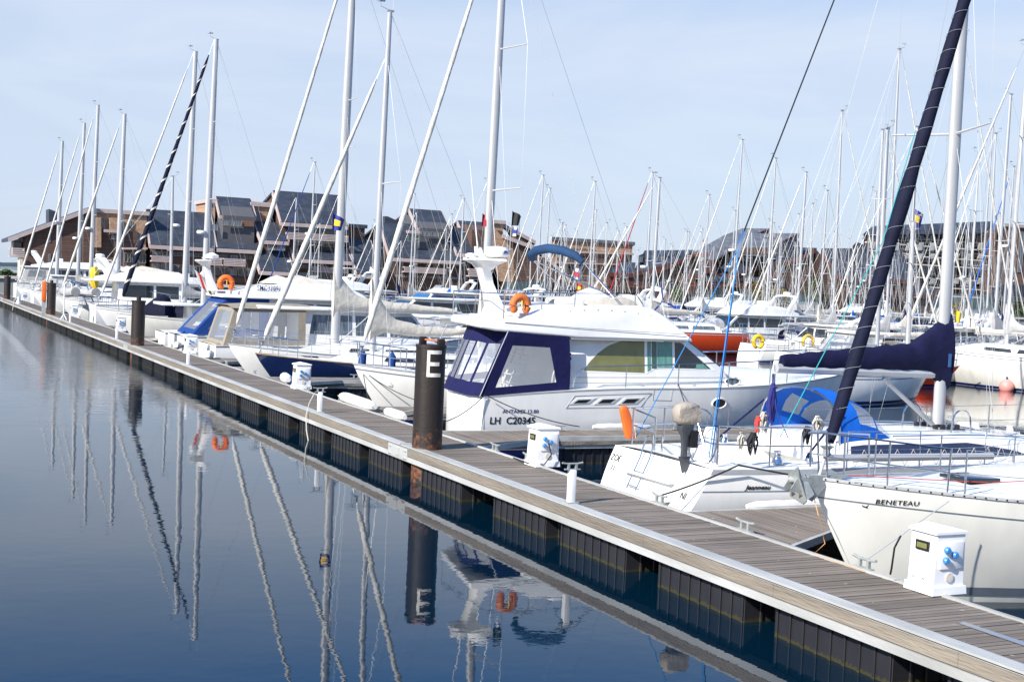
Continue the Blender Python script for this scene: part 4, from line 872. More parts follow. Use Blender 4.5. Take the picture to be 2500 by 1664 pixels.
# lifebuoy and bimini on the fly
def horseshoe(c, r, mt, label, cat='lifebuoy', th=.075, rz=0, par=None, group=None, ax='y', open_deg=65, parent=None, name='lifebuoy'):
    t = thing(name, label, cat, c, rz, group); mb = MB(); k = 20; pts = arc((0, 0, 0), (1, 0, 0), (0, 0, 1), r, -90 + open_deg / 2, 270 - open_deg / 2, k); mb.tube(pts, [th * (.6 if i in (0, k) else 1) for i in range(k + 1)], 8); mb.build('float_ring', mt, t, 60)
    MB().tube([V(0, -th, r * .6), V(0, -th, -r * .2)], .02, 5).build('light', 'yellow', t); return t
q = aty(1270, 745, 28.15); horseshoe(q, .19, 'burnt_orange', 'orange horseshoe lifebuoy on the rail of the navy canopied cruiser', th=.10, open_deg=70)
bm_ = thing('bimini', 'folded steel blue bimini on curved tubes above the flybridge of the large cruiser', 'bimini', (AX + 3, AY, WZ + 4))
o_ = V(3, 0, 4); mb = MB()
for s_ in (1, -1):
    y = s_ * .9
    for dx in (0, .09): mb.tube([P(1500 + dx * 60, 728, 29.75 + y * 1.4) - o_, (P(1424, 640, 28.85) if s_ < 0 else P(1300, 634, 30.65)) - o_], .014, 6)
    mb.tube([P(1385, 716, 29.75 + y * 1.4) - o_, (P(1424, 640, 28.85) if s_ < 0 else P(1300, 634, 30.65)) - o_], .012, 6)
mb.build('bimini_frame', 'steel', bm_)
# the rolled cloth sags from port corner forward: a bundled tube over the hoop
pts = [P(a, b_, 29.75 + y) - o_ for a, b_, y in ((1300, 634, .9), (1296, 622, .75), (1308, 612, .4), (1338, 606, 0), (1375, 612, -.4), (1405, 624, -.75), (1422, 640, -.9))]
MB().tube(pts, [.07, .11, .12, .12, .12, .11, .07], 10).build('rolled_cover', 'steel_blue_canvas', bm_, 60)
x, z = lc(1410, 868, 28.05); s1 = text_mesh('S', .26, 'ink', 'maker_emblem', T, (2.30, -(wy(2.3) + .008), 2.26), (1, 0, 0), (0, 0, 1), bold=.008)
# ------------------------------------------------------------------ hero 2: sloop with open transom, navy sail cover
ZX, ZY = 11.20, 18.95
def zl(px, py, Y): p = aty(px, py, Y); return V(p.x - ZX, p.y - ZY, p.z - WZ)
T2 = thing('sailing_yacht', 'white sloop with open transom, bright blue sprayhood and navy sail cover', 'sailing yacht', (ZX, ZY, WZ))
H2 = Hull(11.9, 3.7, 1.22, 1.22, 1.55, rs=.75, rb=1.3, ws=.84, tm=.42, p=2.2, w0s=.62, k=2.2)
build_hull(H2, T2, 'gelcoat', [(.02, .16, 'grey_stripe', 'boot_stripe'), (.36, .345, 'grey_stripe', 'cove_stripe'), (.075, .0, 'rub_grey', 'toe_rail')], nt_=36, nq=10)
build_deck(H2, T2, cock=(.012, .29, 1.0, .5))
cb2 = Cabin(H2, 3.6, 9.6, 1.25, .42, front=.55, inset=.45); build_cabin(cb2, T2, k=24)
for s_ in (1, -1):
    n_ = 14; xa, xb = 3.8, 7.9; rows = []
    for i in range(n_ + 1):
        x = lerp(xa, xb, i / n_); e = min(1, (1 - i / n_) / .35); rows.append([cb2.side(x, .18, s_, .014), cb2.side(x, .18 + .62 * e ** .6 + .005, s_, .014)])
    MB().loft(rows, closed=False).build('side_window', 'navy_gelcoat', T2)
    MB().tube([cb2.side(lerp(4.8, 8.8, i / 8), .98, s_, -.05) + V(0, 0, .06) for i in range(9)], .014, 5).build('grab_rail', 'steel', T2)
# transom steps
mb = MB(); 
def tr(q, y): return V(H2.rs * q, y, -H2.draft + (H2.fs + H2.draft) * q)
for q0, w in ((.80, .75), (.62, .85), (.40, .80)):
    a = tr(q0, 0); mb.box(a.x - .28 * (1 if q0 < .7 else .6), a.x + .05, -w, w, a.z - .04, a.z)
mb.build('transom_steps', 'deck_white', T2, bevel=.015)
MB().ext([tr(.52, -.7) + V(-.012, 0, 0), tr(.52, .7) + V(-.012, 0, 0), tr(.60, .74) + V(-.012, 0, 0), tr(.60, -.74) + V(-.012, 0, 0)], (.02, 0, 0)).build('step_recess', 'tan_canvas', T2)
mb = MB()
for y in (.2, .5): mb.tube([tr(.30, y) + V(-.06, 0, 0), tr(.95, y) + V(-.07, 0, 0), tr(1.0, y) + V(.0, 0, .28), tr(1.0, y) + V(.12, 0, .3), tr(1, y) + V(.14, 0, 0)], .016, 6)
for q_ in (.35, .5, .65, .8): mb.cyl(tr(q_, .2) + V(-.07, 0, 0), tr(q_, .5) + V(-.07, 0, 0), .014)
mb.build('boarding_ladder', 'steel', T2)
tdir = (tr(1, 0) - tr(.5, 0)).normalized()
text_mesh('ZOE', .17, 'ink', 'name_lettering', T2, tr(.84, 1.50) + V(-.012, 0, 0), (0, -1, 0), tdir); text_mesh('I', .17, 'ink', 'name_lettering', T2, tr(.73, 1.35) + V(-.012, 0, 0), (0, -1, 0), tdir); text_mesh('I', .17, 'ink', 'name_lettering', T2, tr(.73, 1.27) + V(-.012, 0, 0), (0, -1, 0), tdir); text_mesh('NI', .17, 'ink', 'name_lettering', T2, tr(.66, -1.02) + V(-.012, 0, 0), (0, -1, 0), tdir)
o = text_mesh('Jeanneau', .105, 'ink', 'maker_lettering', T2, (0, 0, 0), (1, 0, 0), (0, 0, 1), shear=.3, bold=.003)
for v in o.data.vertices: p_ = V(1.35 + v.co.x * 1.2, 0, .90 + v.co.z); v.co = V(p_.x, -(H2.at(p_.x, p_.z) + .008), p_.z)
# rails
mb = MB()
for s_ in (1, -1):
    for y1, y2, xx in ((.55, 1.35, .95),):
        mb.tube([V(xx, s_ * y1, 1.23), V(xx, s_ * y1, 1.82), V(xx + .02, s_ * y2, 1.9), V(1.8, s_ * 1.62, 1.9), V(2.55, s_ * 1.72, 1.9)], .016, 6); mb.tube([V(xx, s_ * y1, 1.58), V(xx + .02, s_ * y2, 1.6), V(1.8, s_ * 1.62, 1.6), V(2.55, s_ * 1.72, 1.6)], .013, 6)
        for p_ in ((xx + .02, y2), (1.8, 1.62), (2.55, 1.72)): mb.cyl(V(p_[0], s_ * p_[1], 1.27), V(p_[0], s_ * p_[1], 1.9), .015, n_=6)
mb.build('pushpit', 'steel', T2)
pulpit(T2, H2, 1.5, .6); rail(T2, H2, 3.3, 10.9, ht=.62, nst=6, wires=(1, .5), sep=True)
mb = MB(); k = 44
for s_ in (-1,):                                   # lacing net along the guard wires
    pts = []
    for i in range(k + 1):
        x = lerp(3.3, 10.9, i / k); b_, z = H2.deck(x); pts.append(V(x, s_ * (b_ - .06), z + (.03 if i % 2 else .31)))
    mb.tube(pts, .005, 4)
mb.build('safety_netting', 'rope_white', T2)
mast_rig(T2, H2, 6.9, 17.0, rm=.098, backstay=False, spr=(.36, .66), sl_=1.15, ffrac=.98, furl='white_sail', rf=.06, cover=None, lb=3.85, zb=2.70, boomr=.085, vang=False, rake=.0, deckz=1.75, wr=.005)
# mainsail cover: deep navy bag with a tall collar round the mast
def bag(parent, xm, zb, lb, mt, top, seed=2, k=34, wd=.15, flap=.3):
    rnd = random.Random(seed); rings = []
    for i in range(k + 1):
        u = i / k; x = xm + .16 - u * lb; tp = top(u); lo = -.02 - flap * max(0, 1 - u / .13) ** .8; W_ = lerp(wd * 1.15, wd * .6, u)
        ring = []
        for j in range(16):
            a = 2 * math.pi * j / 16; sn = (math.sin(a) + 1) / 2; ww = W_ * (1 if tp < .8 else lerp(1.1, .85, sn)); ring.append(V(x, ww * math.cos(a) * (1 + .10 * math.sin(i * .9 + j)) + .01 * rnd.random(), zb + lerp(lo, tp, sn) + .012 * math.sin(i * 1.7 + j * .7)))
        rings.append(ring)
    return MB().loft(rings).build('sail_cover', mt, parent, 60)
def top2(u): return lerp(.60, .24, min(1, u) ** 1.0) + (.52 * (1 - u / .24) ** 1.0 if u < .24 else 0)
bag(T2, 6.9, 2.76, 3.9, 'deep_navy', top2, flap=.36)
MB().box(6.88, 6.95, -.20, -.19, 2.85, 3.1).build('maker_patch', 'blue_glass', T2)
MB().cyl(V(6.75, 0, 1.75), V(5.5, 0, 2.6), .05, .04, 8).build('boom_vang', 'alu_dark', T2)
sprayhood(T2, 3.60, 5.15, 1.16, 1.42, 1.0, 'royal_canvas', 'vinyl')
for s_ in (1, -1): MB().tube([V(3.65, s_ * 1.1, 2.1), V(2.8, s_ * 1.3, 1.36)], .02, 5).build('sprayhood_strap', 'navy_canvas', T2)
mb = MB(); mb.tube([V(3.61, 1.16 * math.cos(math.pi * i / 14), 1.42 + 1.01 * math.sin(math.pi * i / 14) ** .55) for i in range(15)], .02, 6); mb.build('sprayhood_hoop', 'steel', T2)
mb = MB()
for s_ in (1, -1):
    mb.lathe(V(2.2, s_ * 1.3, 1.27), [(.10, 0), (.085, .06), (.055, .12), (.06, .17), (.075, .2)], 14); mb.lathe(V(2.9, s_ * 1.25, 1.28), [(.08, 0), (.07, .05), (.045, .1), (.06, .16)], 12)
mb.build('winches', 'steel', T2)
mb = MB(); mb.tube(arc((1.55, 0, 1.55), (0, 1, 0), (0, 0, 1), .48, 0, 360, 24), .018, 6)
for a in range(0, 360, 60): mb.cyl(V(1.55, 0, 1.55), V(1.55, .48 * math.cos(R(a)), 1.55 + .48 * math.sin(R(a))), .009, n_=4)
mb.build('steering_wheel', 'steel', T2); MB().lathe(V(1.75, 0, .95), [(.12, 0), (.1, .5), (.14, .65), (.12, .75), (.01, .8)], 12).build('binnacle', 'pvc_white', T2)
mb = MB(); mb.tube([V(2.75, -1.84, 1.42), V(6.4, -1.88, 1.40)], .058, 10); mb.build('spinnaker_pole', 'alu', T2)
MB().box(9.3, 9.8, -.25, .25, 1.5, 1.56).build('deck_hatch', 'glass', T2, bevel=.01)
mb = MB(); mb.box(6.5, 7.3, -.3, .3, 1.62, 1.68)
for i in range(8): mb.lathe(V(6.6 + (i % 4) * .18, -.25 + .5 * (i // 4), 1.68), [(.05, 0), (.05, .08), (.01, .09)], 8)
mb.build('mast_blocks', 'black', T2)
for s_ in (1, -1):
    MB().tube([V(6.6, s_ * .65, 1.6)] + arc((6.85, s_ * .65, 1.86), (-1, 0, 0), (0, 0, 1), .22, 0, 180, 8) + [V(7.1, s_ * .65, 1.6)], .018, 6).build('mast_guard', 'steel', T2)
# outboard on the pushpit rail
to = thing('outboard_motor', 'grey outboard motor under a tan hood on the pushpit of the open-transom yacht', 'outboard motor', (ZX + .62, ZY - .9, WZ + 1.62))
MB().loft([[V(q * w * 1.0 + (.02), y * w, z) for q, y in ((-.24, -.13), (.22, -.15), (.26, 0), (.22, .15), (-.24, .13), (-.28, 0))] for z, w in ((.26, .65), (.33, .88), (.48, .9), (.57, .75), (.62, .4))]).build('motor_hood', 'tan_hood', to, 60)
MB().loft([[V(x_, y, z) for x_, y in ((-.08 * w, -.06 * w), (.08 * w, -.06 * w), (.08 * w, .06 * w), (-.08 * w, .06 * w))] for z, w in ((.28, 1.5), (.16, 1.4), (.06, .8), (-.14, .6), (-.28, .65))]).build('motor_leg', 'motor_grey', to, bevel=.015)
MB().loft([[V(-.1, -.012, -.27), V(.12, -.012, -.27), V(.12, .012, -.27), V(-.1, .012, -.27)], [V(-.02, -.01, -.55), V(.08, -.01, -.5), V(.08, .01, -.5), V(-.02, .01, -.55)]]).build('skeg', 'motor_grey', to)
mb = MB()
for a in range(3): mb.ext([V(.14, 0, -.3), V(.15, .04 * math.cos(a * 2.1), -.3 + .11 * math.sin(a * 2.1)), V(.16, .12 * math.cos(a * 2.1 + .2), -.3 + .12 * math.sin(a * 2.1 + .2))], (.01, 0, 0))
mb.build('propeller', 'alu_dark', to); MB().box(.08, .2, -.09, .09, -.12, .16).build('clamp_bracket', 'black', to)
t = thing('rescue_float', 'orange foam rescue float strapped to the corner of the pushpit', 'lifebuoy', aty(1530, 1030, 20.5))
mb = MB(); mb.loft([[V(x_ - .05 * w, -.06, z), V(x_ + .07 * w, -.05, z), V(x_ + .07 * w, .05, z), V(x_ - .05 * w, .05, z)] for x_, w, z in ((.08, 1.5, -.30), (.05, 1.6, -.2), (-.04, 1.6, .1), (-.09, 1.4, .24), (-.08, .7, .30))]); mb.build('float_body', 'orange', t, bevel=.02)
MB().tube([V(.16, -.08, -.28), V(.08, -.1, .1), V(.0, -.1, .28)], .008, 4).build('strap', 'rope_white', t)
# coils of rope hanging from the rails
def hank(px, py, py2, Y, mt, label, r=.012, wpx=26):
    a = aty(px, py, Y); b_ = aty(px, py2, Y); t = thing('rope_hank', label, 'rope', a, 0, 'rope hanks on the white sloop'); mb = MB(); rr = random.Random(px); hh = a.z - b_.z; w = wpx / 118 / 2
    for i in range(9):
        xo = rr.uniform(-w, w) * .7; yo = rr.uniform(-.04, .04); h2 = hh * rr.uniform(.8, 1); mb.tube([V(xo * .3, yo, 0), V(xo - w * .4, yo, -h2 * .45), V(xo, yo, -h2), V(xo + w * .4, yo, -h2 * .5), V(xo * .3 + .01, yo, 0)], r, 5)
    mb.tube([V(-w * .4, -.05, -.06), V(w * .4, -.05, -.07)], r * 1.6, 5); mb.build('loops', mt, t, 60); return t
hank(1889, 935, 1045, 18.43, 'rope_navy', 'violet blue hank of rope hanging below the boom end', wpx=22); hank(1841, 1055, 1110, 17.32, 'rope_black', 'black hank of rope on the near rail of the sloop', wpx=24)
hank(1852, 1015, 1055, 18.21, 'rope_red', 'short red hank of rope in the sloop cockpit', wpx=10); hank(1868, 1005, 1060, 18.63, 'rope_white', 'white hank of rope beside the red one', wpx=30)
hank(1812, 1055, 1100, 17.58, 'rope_white', 'pale green flecked rope hank left of the black one', wpx=16); hank(1972, 1040, 1085, 17.38, 'rope_black', 'black rope tail on the cabin bulkhead by the furled navy sail', wpx=16)
hank(1995, 1015, 1060, 18.0, 'rope_white', 'coiled white rope draped by the sprayhood', wpx=40)
rg = MB(); bend = zl(1889, 912, 18.95); rg.tube([bend, zl(1889, 940, 18.95)], .03, 6); rg.build('sheet_block', 'steel', T2)
mb = MB(); tp = V(6.8, 0, 14.4)
bp_ = zl(1805, 600, 18.95); MB().tube([V(6.9, 0, 16.9), bp_ + V(.08, 0, .25)], .013, 6).build('backstay', 'black', T2); MB().tube([bp_ + V(.08, 0, .25), bp_, bp_ - V(.02, 0, .2)], [.03, .045, .03], 6).build('backstay_block', 'steel', T2)
for q_ in (V(12.4 - ZX, 1.6, 1.35), V(11.97 - ZX, -1.4, 1.4), V(12.05 - ZX, -1.36, 1.4)): mb.tube([bp_, q_], .010, 5)
mb.build('backstay_bridle', 'rope_blue', T2)
MB().tube([bend, zl(1895, 1000, 18.2), zl(1925, 1070, 18.0)], .010, 5).build('mainsheet', 'rope_navy', T2)
MB().tube([zl(2235, 320, 17.6), zl(2155, 590, 17.5), zl(1905, 1065, 17.4)], .009, 5).build('teal_halyard', 'rope_teal', T2)
# ------------------------------------------------------------------ hero 3: white bow at right with navy furled genoa
BX, BY = 10.98, 13.7; BL = 11.2
T3 = thing('sailing_yacht', 'cream white sloop seen bow-on at the right with a navy furled sail', 'sailing yacht', (BX + BL, BY, WZ), math.pi)
H3 = Hull(BL, 3.6, 1.20, 1.34, 1.66, rs=.5, rb=1.2, ws=.72, tm=.45, p=2.0, w0s=.7, w0b=.3, k=1.8)
build_hull(H3, T3, 'cream_gelcoat', [(.10, .23, 'grey_stripe', 'boot_stripe'), (.245, .228, 'grey_stripe', 'cove_stripe')], nt_=40, nq=10)
build_deck(H3, T3, cock=(.05, .3, .9, .45), camber=.10); toe_rail(H3, T3, 'dock_alu', .024, dz=.02)
for i in range(56):
    tt = 1 - i / 60 * .75; p_ = H3.pt(tt, 1, 1); MB().lathe(p_ + V(0, .022, .02), [(.012, -.006), (.012, .006)], 6, 'y').build('rail_bolt', 'black', T3)
cb3 = Cabin(H3, 3.4, 9.3, 1.15, .36, front=.7, inset=.45); build_cabin(cb3, T3, k=24)
MB().ext([V(8.2, -.32, 1.60), V(8.2, .32, 1.60), V(8.75, .28, 1.60), V(8.75, -.28, 1.60)], (0, 0, .05)).build('foredeck_hatch', 'glass', T3, bevel=.01)
for s_ in (1, -1): MB().loft([[cb3.side(x, f0, s_, .012), cb3.side(x, f1, s_, .012)] for x, f0, f1 in ((7.7, .45, .5), (7.4, .35, .8), (6.9, .3, .85), (6.2, .3, .85))], closed=False).build('side_window', 'glass', T3)
# text on the port... visible side (local +y because heading is reversed)
o = text_mesh('BENETEAU', .088, 'ink', 'maker_lettering', T3, (0, 0, 0), (1, 0, 0), (0, 0, 1), spacing=1.1, bold=.001)
for v in o.data.vertices: x_ = BL - .74 - v.co.x * 1.1; z_ = H3.deck(BL - .9)[1] - .205 + v.co.z; v.co = V(x_, H3.at(x_, z_) + .012, z_)
mb = MB(); sc_ = BL - .62
for pts in ([(0, .08), (.03, .11), (.06, .09), (.04, .05), (.07, .02), (.04, -.01), (0, .0)], [(-.02, .03), (.01, .0), (.06, -.015)]): mb.tube([V(sc_ - a * .9, H3.at(sc_ - a, 1.3) + .01, H3.deck(sc_)[1] - .275 + b_) for a, b_ in pts], .007, 4)
mb.build('maker_emblem', 'ink', T3)
# bow roller, anchor fitting, pulpit, forestay
zb = 1.68
mb = MB(); 
for y in (-.08, .07): mb.ext([V(BL - .5, y, zb + .02), V(BL + .30, y, zb + .02), V(BL + .40, y, zb - .12), V(BL + .05, y, zb - .30), V(BL - .15, y, zb - .12)], (0, .014, 0))
mb.box(BL - .5, BL + .12, -.08, .08, zb + .015, zb + .04); mb.lathe(V(BL + .28, 0, zb - .03), [(.05, -.07), (.03, 0), (.05, .07)], 10, 'y'); mb.build('bow_roller', 'galv', T3)
ta = thing('anchor', 'grey galvanised plough anchor stowed on the roller of the cream bow', 'anchor', (BX - .12, BY, WZ + zb - .05), math.pi); ta.scale = (.8, .8, .8)
mb = MB(); mb.tube([V(-.75, 0, .07), V(-.1, 0, .04), V(.08, 0, -.1)], .035, 6); mb.ext([V(.08, -.01, .20), V(.20, -.01, .16), V(.10, -.20, -.26), V(-.06, -.17, -.18)], (0, .02, 0)); mb.ext([V(.08, .01, .20), V(.20, .01, .16), V(.10, .20, -.26), V(-.06, .17, -.18)], (0, .02, 0)); mb.ext([V(.14, 0, .24), V(.22, -.14, .1), V(.10, -.22, -.28), V(.0, 0, -.38), V(.10, .22, -.28), V(.22, .14, .1)], (.015, 0, .01)); mb.build('anchor_body', 'galv', ta)
pulpit(T3, H3, 1.6, .62, r=.014); rail(T3, H3, 4.0, 9.4, ht=.62, nst=4, sep=True)
fa = V(BL - .12, 0, zb + .08); ft = V(BL - 4.4, 0, 15.5); rg = MB(); rg.cyl(fa, ft, .006, n_=4)
# aim the stay so that it leans as measured
p0 = aty(2025, 1080, BY); p1 = aty(2355, 0, BY); d = (p1 - p0).normalized(); d = V(-d.x, 0, d.z); fa = V(BX + BL - p0.x, 0, p0.z - WZ) ; base = fa - d * .55; ft = fa + d * 13
MB().cyl(base, fa + d * .1, .022, n_=8).build('forestay_turnbuckle', 'alu', T3)
MB().lathe(fa - d * .12, [(.02, -.07), (.10, -.06), (.05, -.02), (.05, .03), (.10, .07), (.02, .08)], 14).build('furling_drum', 'alu_dark', T3)
mb = MB(); pts = []; rs_ = []; k = 60; rr = random.Random(5)
for i in range(k + 1):
    u = i / k; pts.append(fa.lerp(ft, u) + V(0, 0, 0)); e = min(1, (u + .01) / .05); rs_.append(lerp(.045, .088, e) * lerp(1.0, .86, u) * (1 + .06 * math.sin(i * 1.3) + .04 * rr.random()) * (1.12 if .22 < u < .3 else 1))
mb.tube(pts, rs_, 14); fs2 = mb.build('furled_sail', 'ink_canvas', T3, 60)
sb = MB(); s1 = d.cross(V(0, 1, 0)).normalized(); s2 = d.cross(s1); pts = []
for i in range(900):
    u = .02 + .95 * i / 900; th = u * 2 * math.pi * 46; ri = lerp(.045, .088, min(1, u / .05)) * lerp(1.0, .86, u) * 1.13; pts.append(fa.lerp(ft, u) + (s1 * math.cos(th) + s2 * math.sin(th)) * ri)
sb.tube(pts, .003, 4); sb.build('sail_lashing', 'rub_grey', fs2)
mxx = MB(); mxx.loft([[V(BL - 4.9 + .12 * math.cos(a), .08 * math.sin(a), z) for a in [2 * math.pi * j / 10 for j in range(10)]] for z in (1.7, 8, 14.8)]); mo3 = mxx.build('mast', 'alu', T3, 60)
rg = MB(); rg.tube([V(BL - 4.9, 0, 14.8), V(.6, 0, 1.3)], .006, 4)
for s_ in (1, -1): rg.tube([V(BL - 5.1, s_ * 1.5, 1.4), V(BL - 5.1, s_ * 1.0, 6.4), V(BL - 4.9, 0, 14.5)], .006, 4)
rg.build('standing_rigging', 'wire', T3)
for f in (6.4, 10.5):
    for s_ in (1, -1): MB().cyl(V(BL - 4.9, 0, f), V(BL - 5.1, s_ * 1.0, f + .05), .03, .02, 6).build('spreader', 'alu', mo3)
MB().tube([V(BL - 5.0, 0, 2.6), V(BL - 9.2, 0, 2.7)], .07, 8).build('boom', 'alu', T3); sail_cover(T3, BL - 4.9, 2.65, 4, 'ink_canvas')
MB().tube([V(BL - .3, .35, zb + .08), V(BL - 2.2, .9, zb + .02), V(BL - 4.5, 1.2, zb + .12)], .006, 5).build('jib_sheet', 'rope_red', T3)
# lines of the near boats
rope((12.2, 12.5, 1.42), (11.12, 12.75, .66), .0, 'rub_grey', 'grey flecked mooring line from the cream hull down to the edge cleat', .008)
rope(None, None, 0, 'rope_orange', 'thin orange line looping from the anchor onto the pontoon', .006, pts=[V(10.95, 13.7, 1.5), V(10.95, 13.5, 1.1), V(11.0, 13.4, .75), V(11.0, 13.6, .58)] + [V(11.0, y_, .565) for y_ in (13.2, 12.9, 12.6)])
rope(None, None, 0, 'rope_black', 'black mooring line from the near corner of the sloop transom', .016, pts=catenary((11.12, 17.6, .68), (12.3, 17.2, 1.2), .03, 8) + [V(13.5, 16.95, 1.0), V(14.6, 16.7, .72)])
rope((12.6, 27.75, 1.32), (11.2, 27.6, .66), .16, 'rope_black', 'black stern line of the navy canopied cruiser'); rope((12.65, 27.7, 1.30), (14.9, 27.3, .62), .10, 'rope_black', 'black spring line crossing the lettering of the cruiser')
rope((11.9, 34.4, 1.3), (11.1, 31.3, .66), .15, 'rope_black', 'black bow line of the white sloop behind the lettered pile'); rope((11.95, 34.3, 1.3), (13.3, 32.8, .6), .12, 'rope_black', 'black spring line from the bow left of the lettered pile')
rope(None, None, 0, 'rope_white', 'pale rope hanging from the white post into the water', .014, pts=[V(9.62, 31.5, .95), V(9.5, 31.45, .75), V(9.40, 31.35, .45), V(9.38, 31.2, .1), V(9.36, 30.8, -.3)])
rope((17.9, 27.75, 1.62), (18.1, 27.3, .62), .02, 'rope_black', 'black line from the hull cleat of the cruiser to the finger')
# ------------------------------------------------------------------ boats along the main pontoon, near to far
PI = math.pi
def slp(px, py): r = ray(px, py); return r.x / r.y
MAIN = 'sailing boats along the main pontoon'
t, h = sailboat('white sloop left of the lettered pile with thick cream furled sail', (11.6 + 10.6, 34.4, WZ), PI, L=10.6, B=3.3, fm=1.30, top=15.0, xmf=(22.2 - slp(1215, 0) * 34.4) / 10.6, furl='white_sail', rf=.085, cover='cream_canvas', spr=(.38, .68), sl_=1.1, hood='grey_canvas', stripe='grey_stripe', group=MAIN, rm=.10, seed=4, boot='blue_stripe')
mb = MB(); x_ = 10.6 - .9; mb.tube([V(x_ - a, h.at(x_ - a, 1.15) + .008, 1.15 + b_) for a, b_ in ((0, .08), (.05, .12), (.09, .08), (.05, .03), (.10, -.01), (.06, -.06), (0, -.04))], .009, 4); mb.build('maker_emblem', 'rub_grey', t)
t, h = sailboat('navy hulled sloop with teak toe rail and drooping cream sail cover', (11.35 + 10.8, 44.1, WZ), PI, L=10.8, B=3.3, fm=1.02, top=aty(943, 25, 44.1).z - WZ, xmf=(22.15 - slp(943, 25) * 44.1) / 10.8, ffrac=.86, furl='white_sail', rf=.10, cover='cream_canvas', hull='navy_gelcoat', stripe=None, hood=None, toe='teak', group=MAIN, lb=4.4, droop=.22, collar=1.2, ch=.62, zb=2.2, spr=(.5,), sl_=1.0, seed=6, boot='black')
sailboat('white sloop with a raked bow tucked behind the navy hull', (11.3 + 10.8, 47.9, WZ), PI, L=10.8, B=3.4, fm=1.10, top=16.4, xmf=(22.1 - slp(850, 0) * 47.9) / 10.8, furl='white_sail', rf=.09, cover='cream_canvas', hood=None, stripe=None, group=MAIN, lb=5.2, collar=1.1, ch=.6, zb=2.75, spr=(.5, .62), seed=8, rm=.13)
# tan canopied motor boat
t, h = motorboat('white motor boat with a tan canopy and grey-curtained windows', (11.9, 54.1, WZ), 0, L=11.5, B=3.6, fm=1.05, fly=False, arch=False, canopy=None, glass='curtain', hc=1.55, cabx=(.32, .80), group='motor boats stern-to on the main pontoon')
mb = MB(); 
for s_ in (1, -1):
    o4 = [V(3.7, s_ * 1.5, 2.62), V(3.7, s_ * 1.6, 1.15), V(.3, s_ * 1.6, 1.1), V(.75, s_ * 1.45, 2.62)]; cen = sum(o4, Vector()) / 4; i4 = [cen.lerp(p, .8) for p in o4]; mb.cur = 0; ringpanel(mb, o4, i4); mb.cur = 1; mb.add(i4, [(0, 1, 2, 3)])
o4 = [V(.75, 1.45, 2.62), V(.3, 1.6, 1.1), V(.3, -1.6, 1.1), V(.75, -1.45, 2.62)]; cen = sum(o4, Vector()) / 4; i4 = [cen.lerp(p, .8) for p in o4]; mb.cur = 0; ringpanel(mb, o4, i4); mb.cur = 1; mb.add(i4, [(0, 1, 2, 3)]); mb.cur = 0
mb.loft([[V(x, -1.55, 2.6), V(x, -.8, 2.75 + q), V(x, .8, 2.75 + q), V(x, 1.55, 2.6)] for x, q in ((.6, -.05), (2, .05), (4.0, .05))], closed=False); mb.build('cockpit_canopy', ['tan_canvas', 'vinyl'], t, 50)
mb = MB(); mb.box(.05, .25, -1.3, 1.3, .5, 1.15); mb.build('stern_cover', 'tan_canvas', t, bevel=.05)
# white and blue flybridge boat with registration lettering
t, h = motorboat('white flybridge boat with royal blue cockpit canopy and cream flybridge cover', (11.6, 59.1, WZ), 0, L=12.5, B=4.1, fm=1.15, fly=True, arch=False, canopy='blue_canvas', glass='glass', hc=1.75, cabx=(.30, .74), flycover='cream_canvas', group='motor boats stern-to on the main pontoon')
q = aty(628, 721, 57.5); text_mesh('SMC33091', .34, 'ink_blue', 'registration_lettering', t, V(q.x - 11.6, -1.545, 3.28), (1, 0, 0), (0, 0, 1), bold=.003, spacing=1.12, widen=.66)
mb = MB(); rings = []
for (xl, xr, py, hw) in ((510, 531, 710, .35), (503, 519, 680, .2), (497, 510, 650, .2), (480, 512, 637, .45), (480, 512, 633, .45)):
    a = aty(xl, py, 59.1); b_ = aty(xr, py, 59.1); rings.append([V(a.x - 11.6, -hw, a.z - WZ), V(b_.x - 11.6, -hw, a.z - WZ), V(b_.x - 11.6, hw, a.z - WZ), V(a.x - 11.6, hw, a.z - WZ)])
mb.loft(rings); mo = mb.build('radar_mast', 'gelcoat', t, 50, bevel=.03); q = aty(517, 632, 59.1); MB().lathe(V(q.x - 11.6, 0, q.z - WZ), [(.05, 0), (.28, .04), (.32, .16), (.05, .3)], 14).build('radar_dome', 'radar_white', mo)
horseshoe(aty(552, 692, 57.8), .27, 'orange', 'orange lifebuoy on the flybridge of the blue canopied boat', th=.13, open_deg=60)
fl_ = thing('flag', 'red green and white striped ensign hanging beside the swept radar mast', 'flag', aty(480, 690, 59.5)); 
for i, c_ in enumerate(('flag_white', 'flag_red', 'flag_white', 'leaf', 'flag_white')): MB().ext([V(-.12 + i * .16, 0, .6 - i * .12), V(.04 + i * .16, .05, .48 - i * .12), V(.30 + i * .14, .02, -.25 - i * .1), V(.16 + i * .14, .04, -.15 - i * .1)], (0, .01, 0)).build('flag_band', c_, fl_)
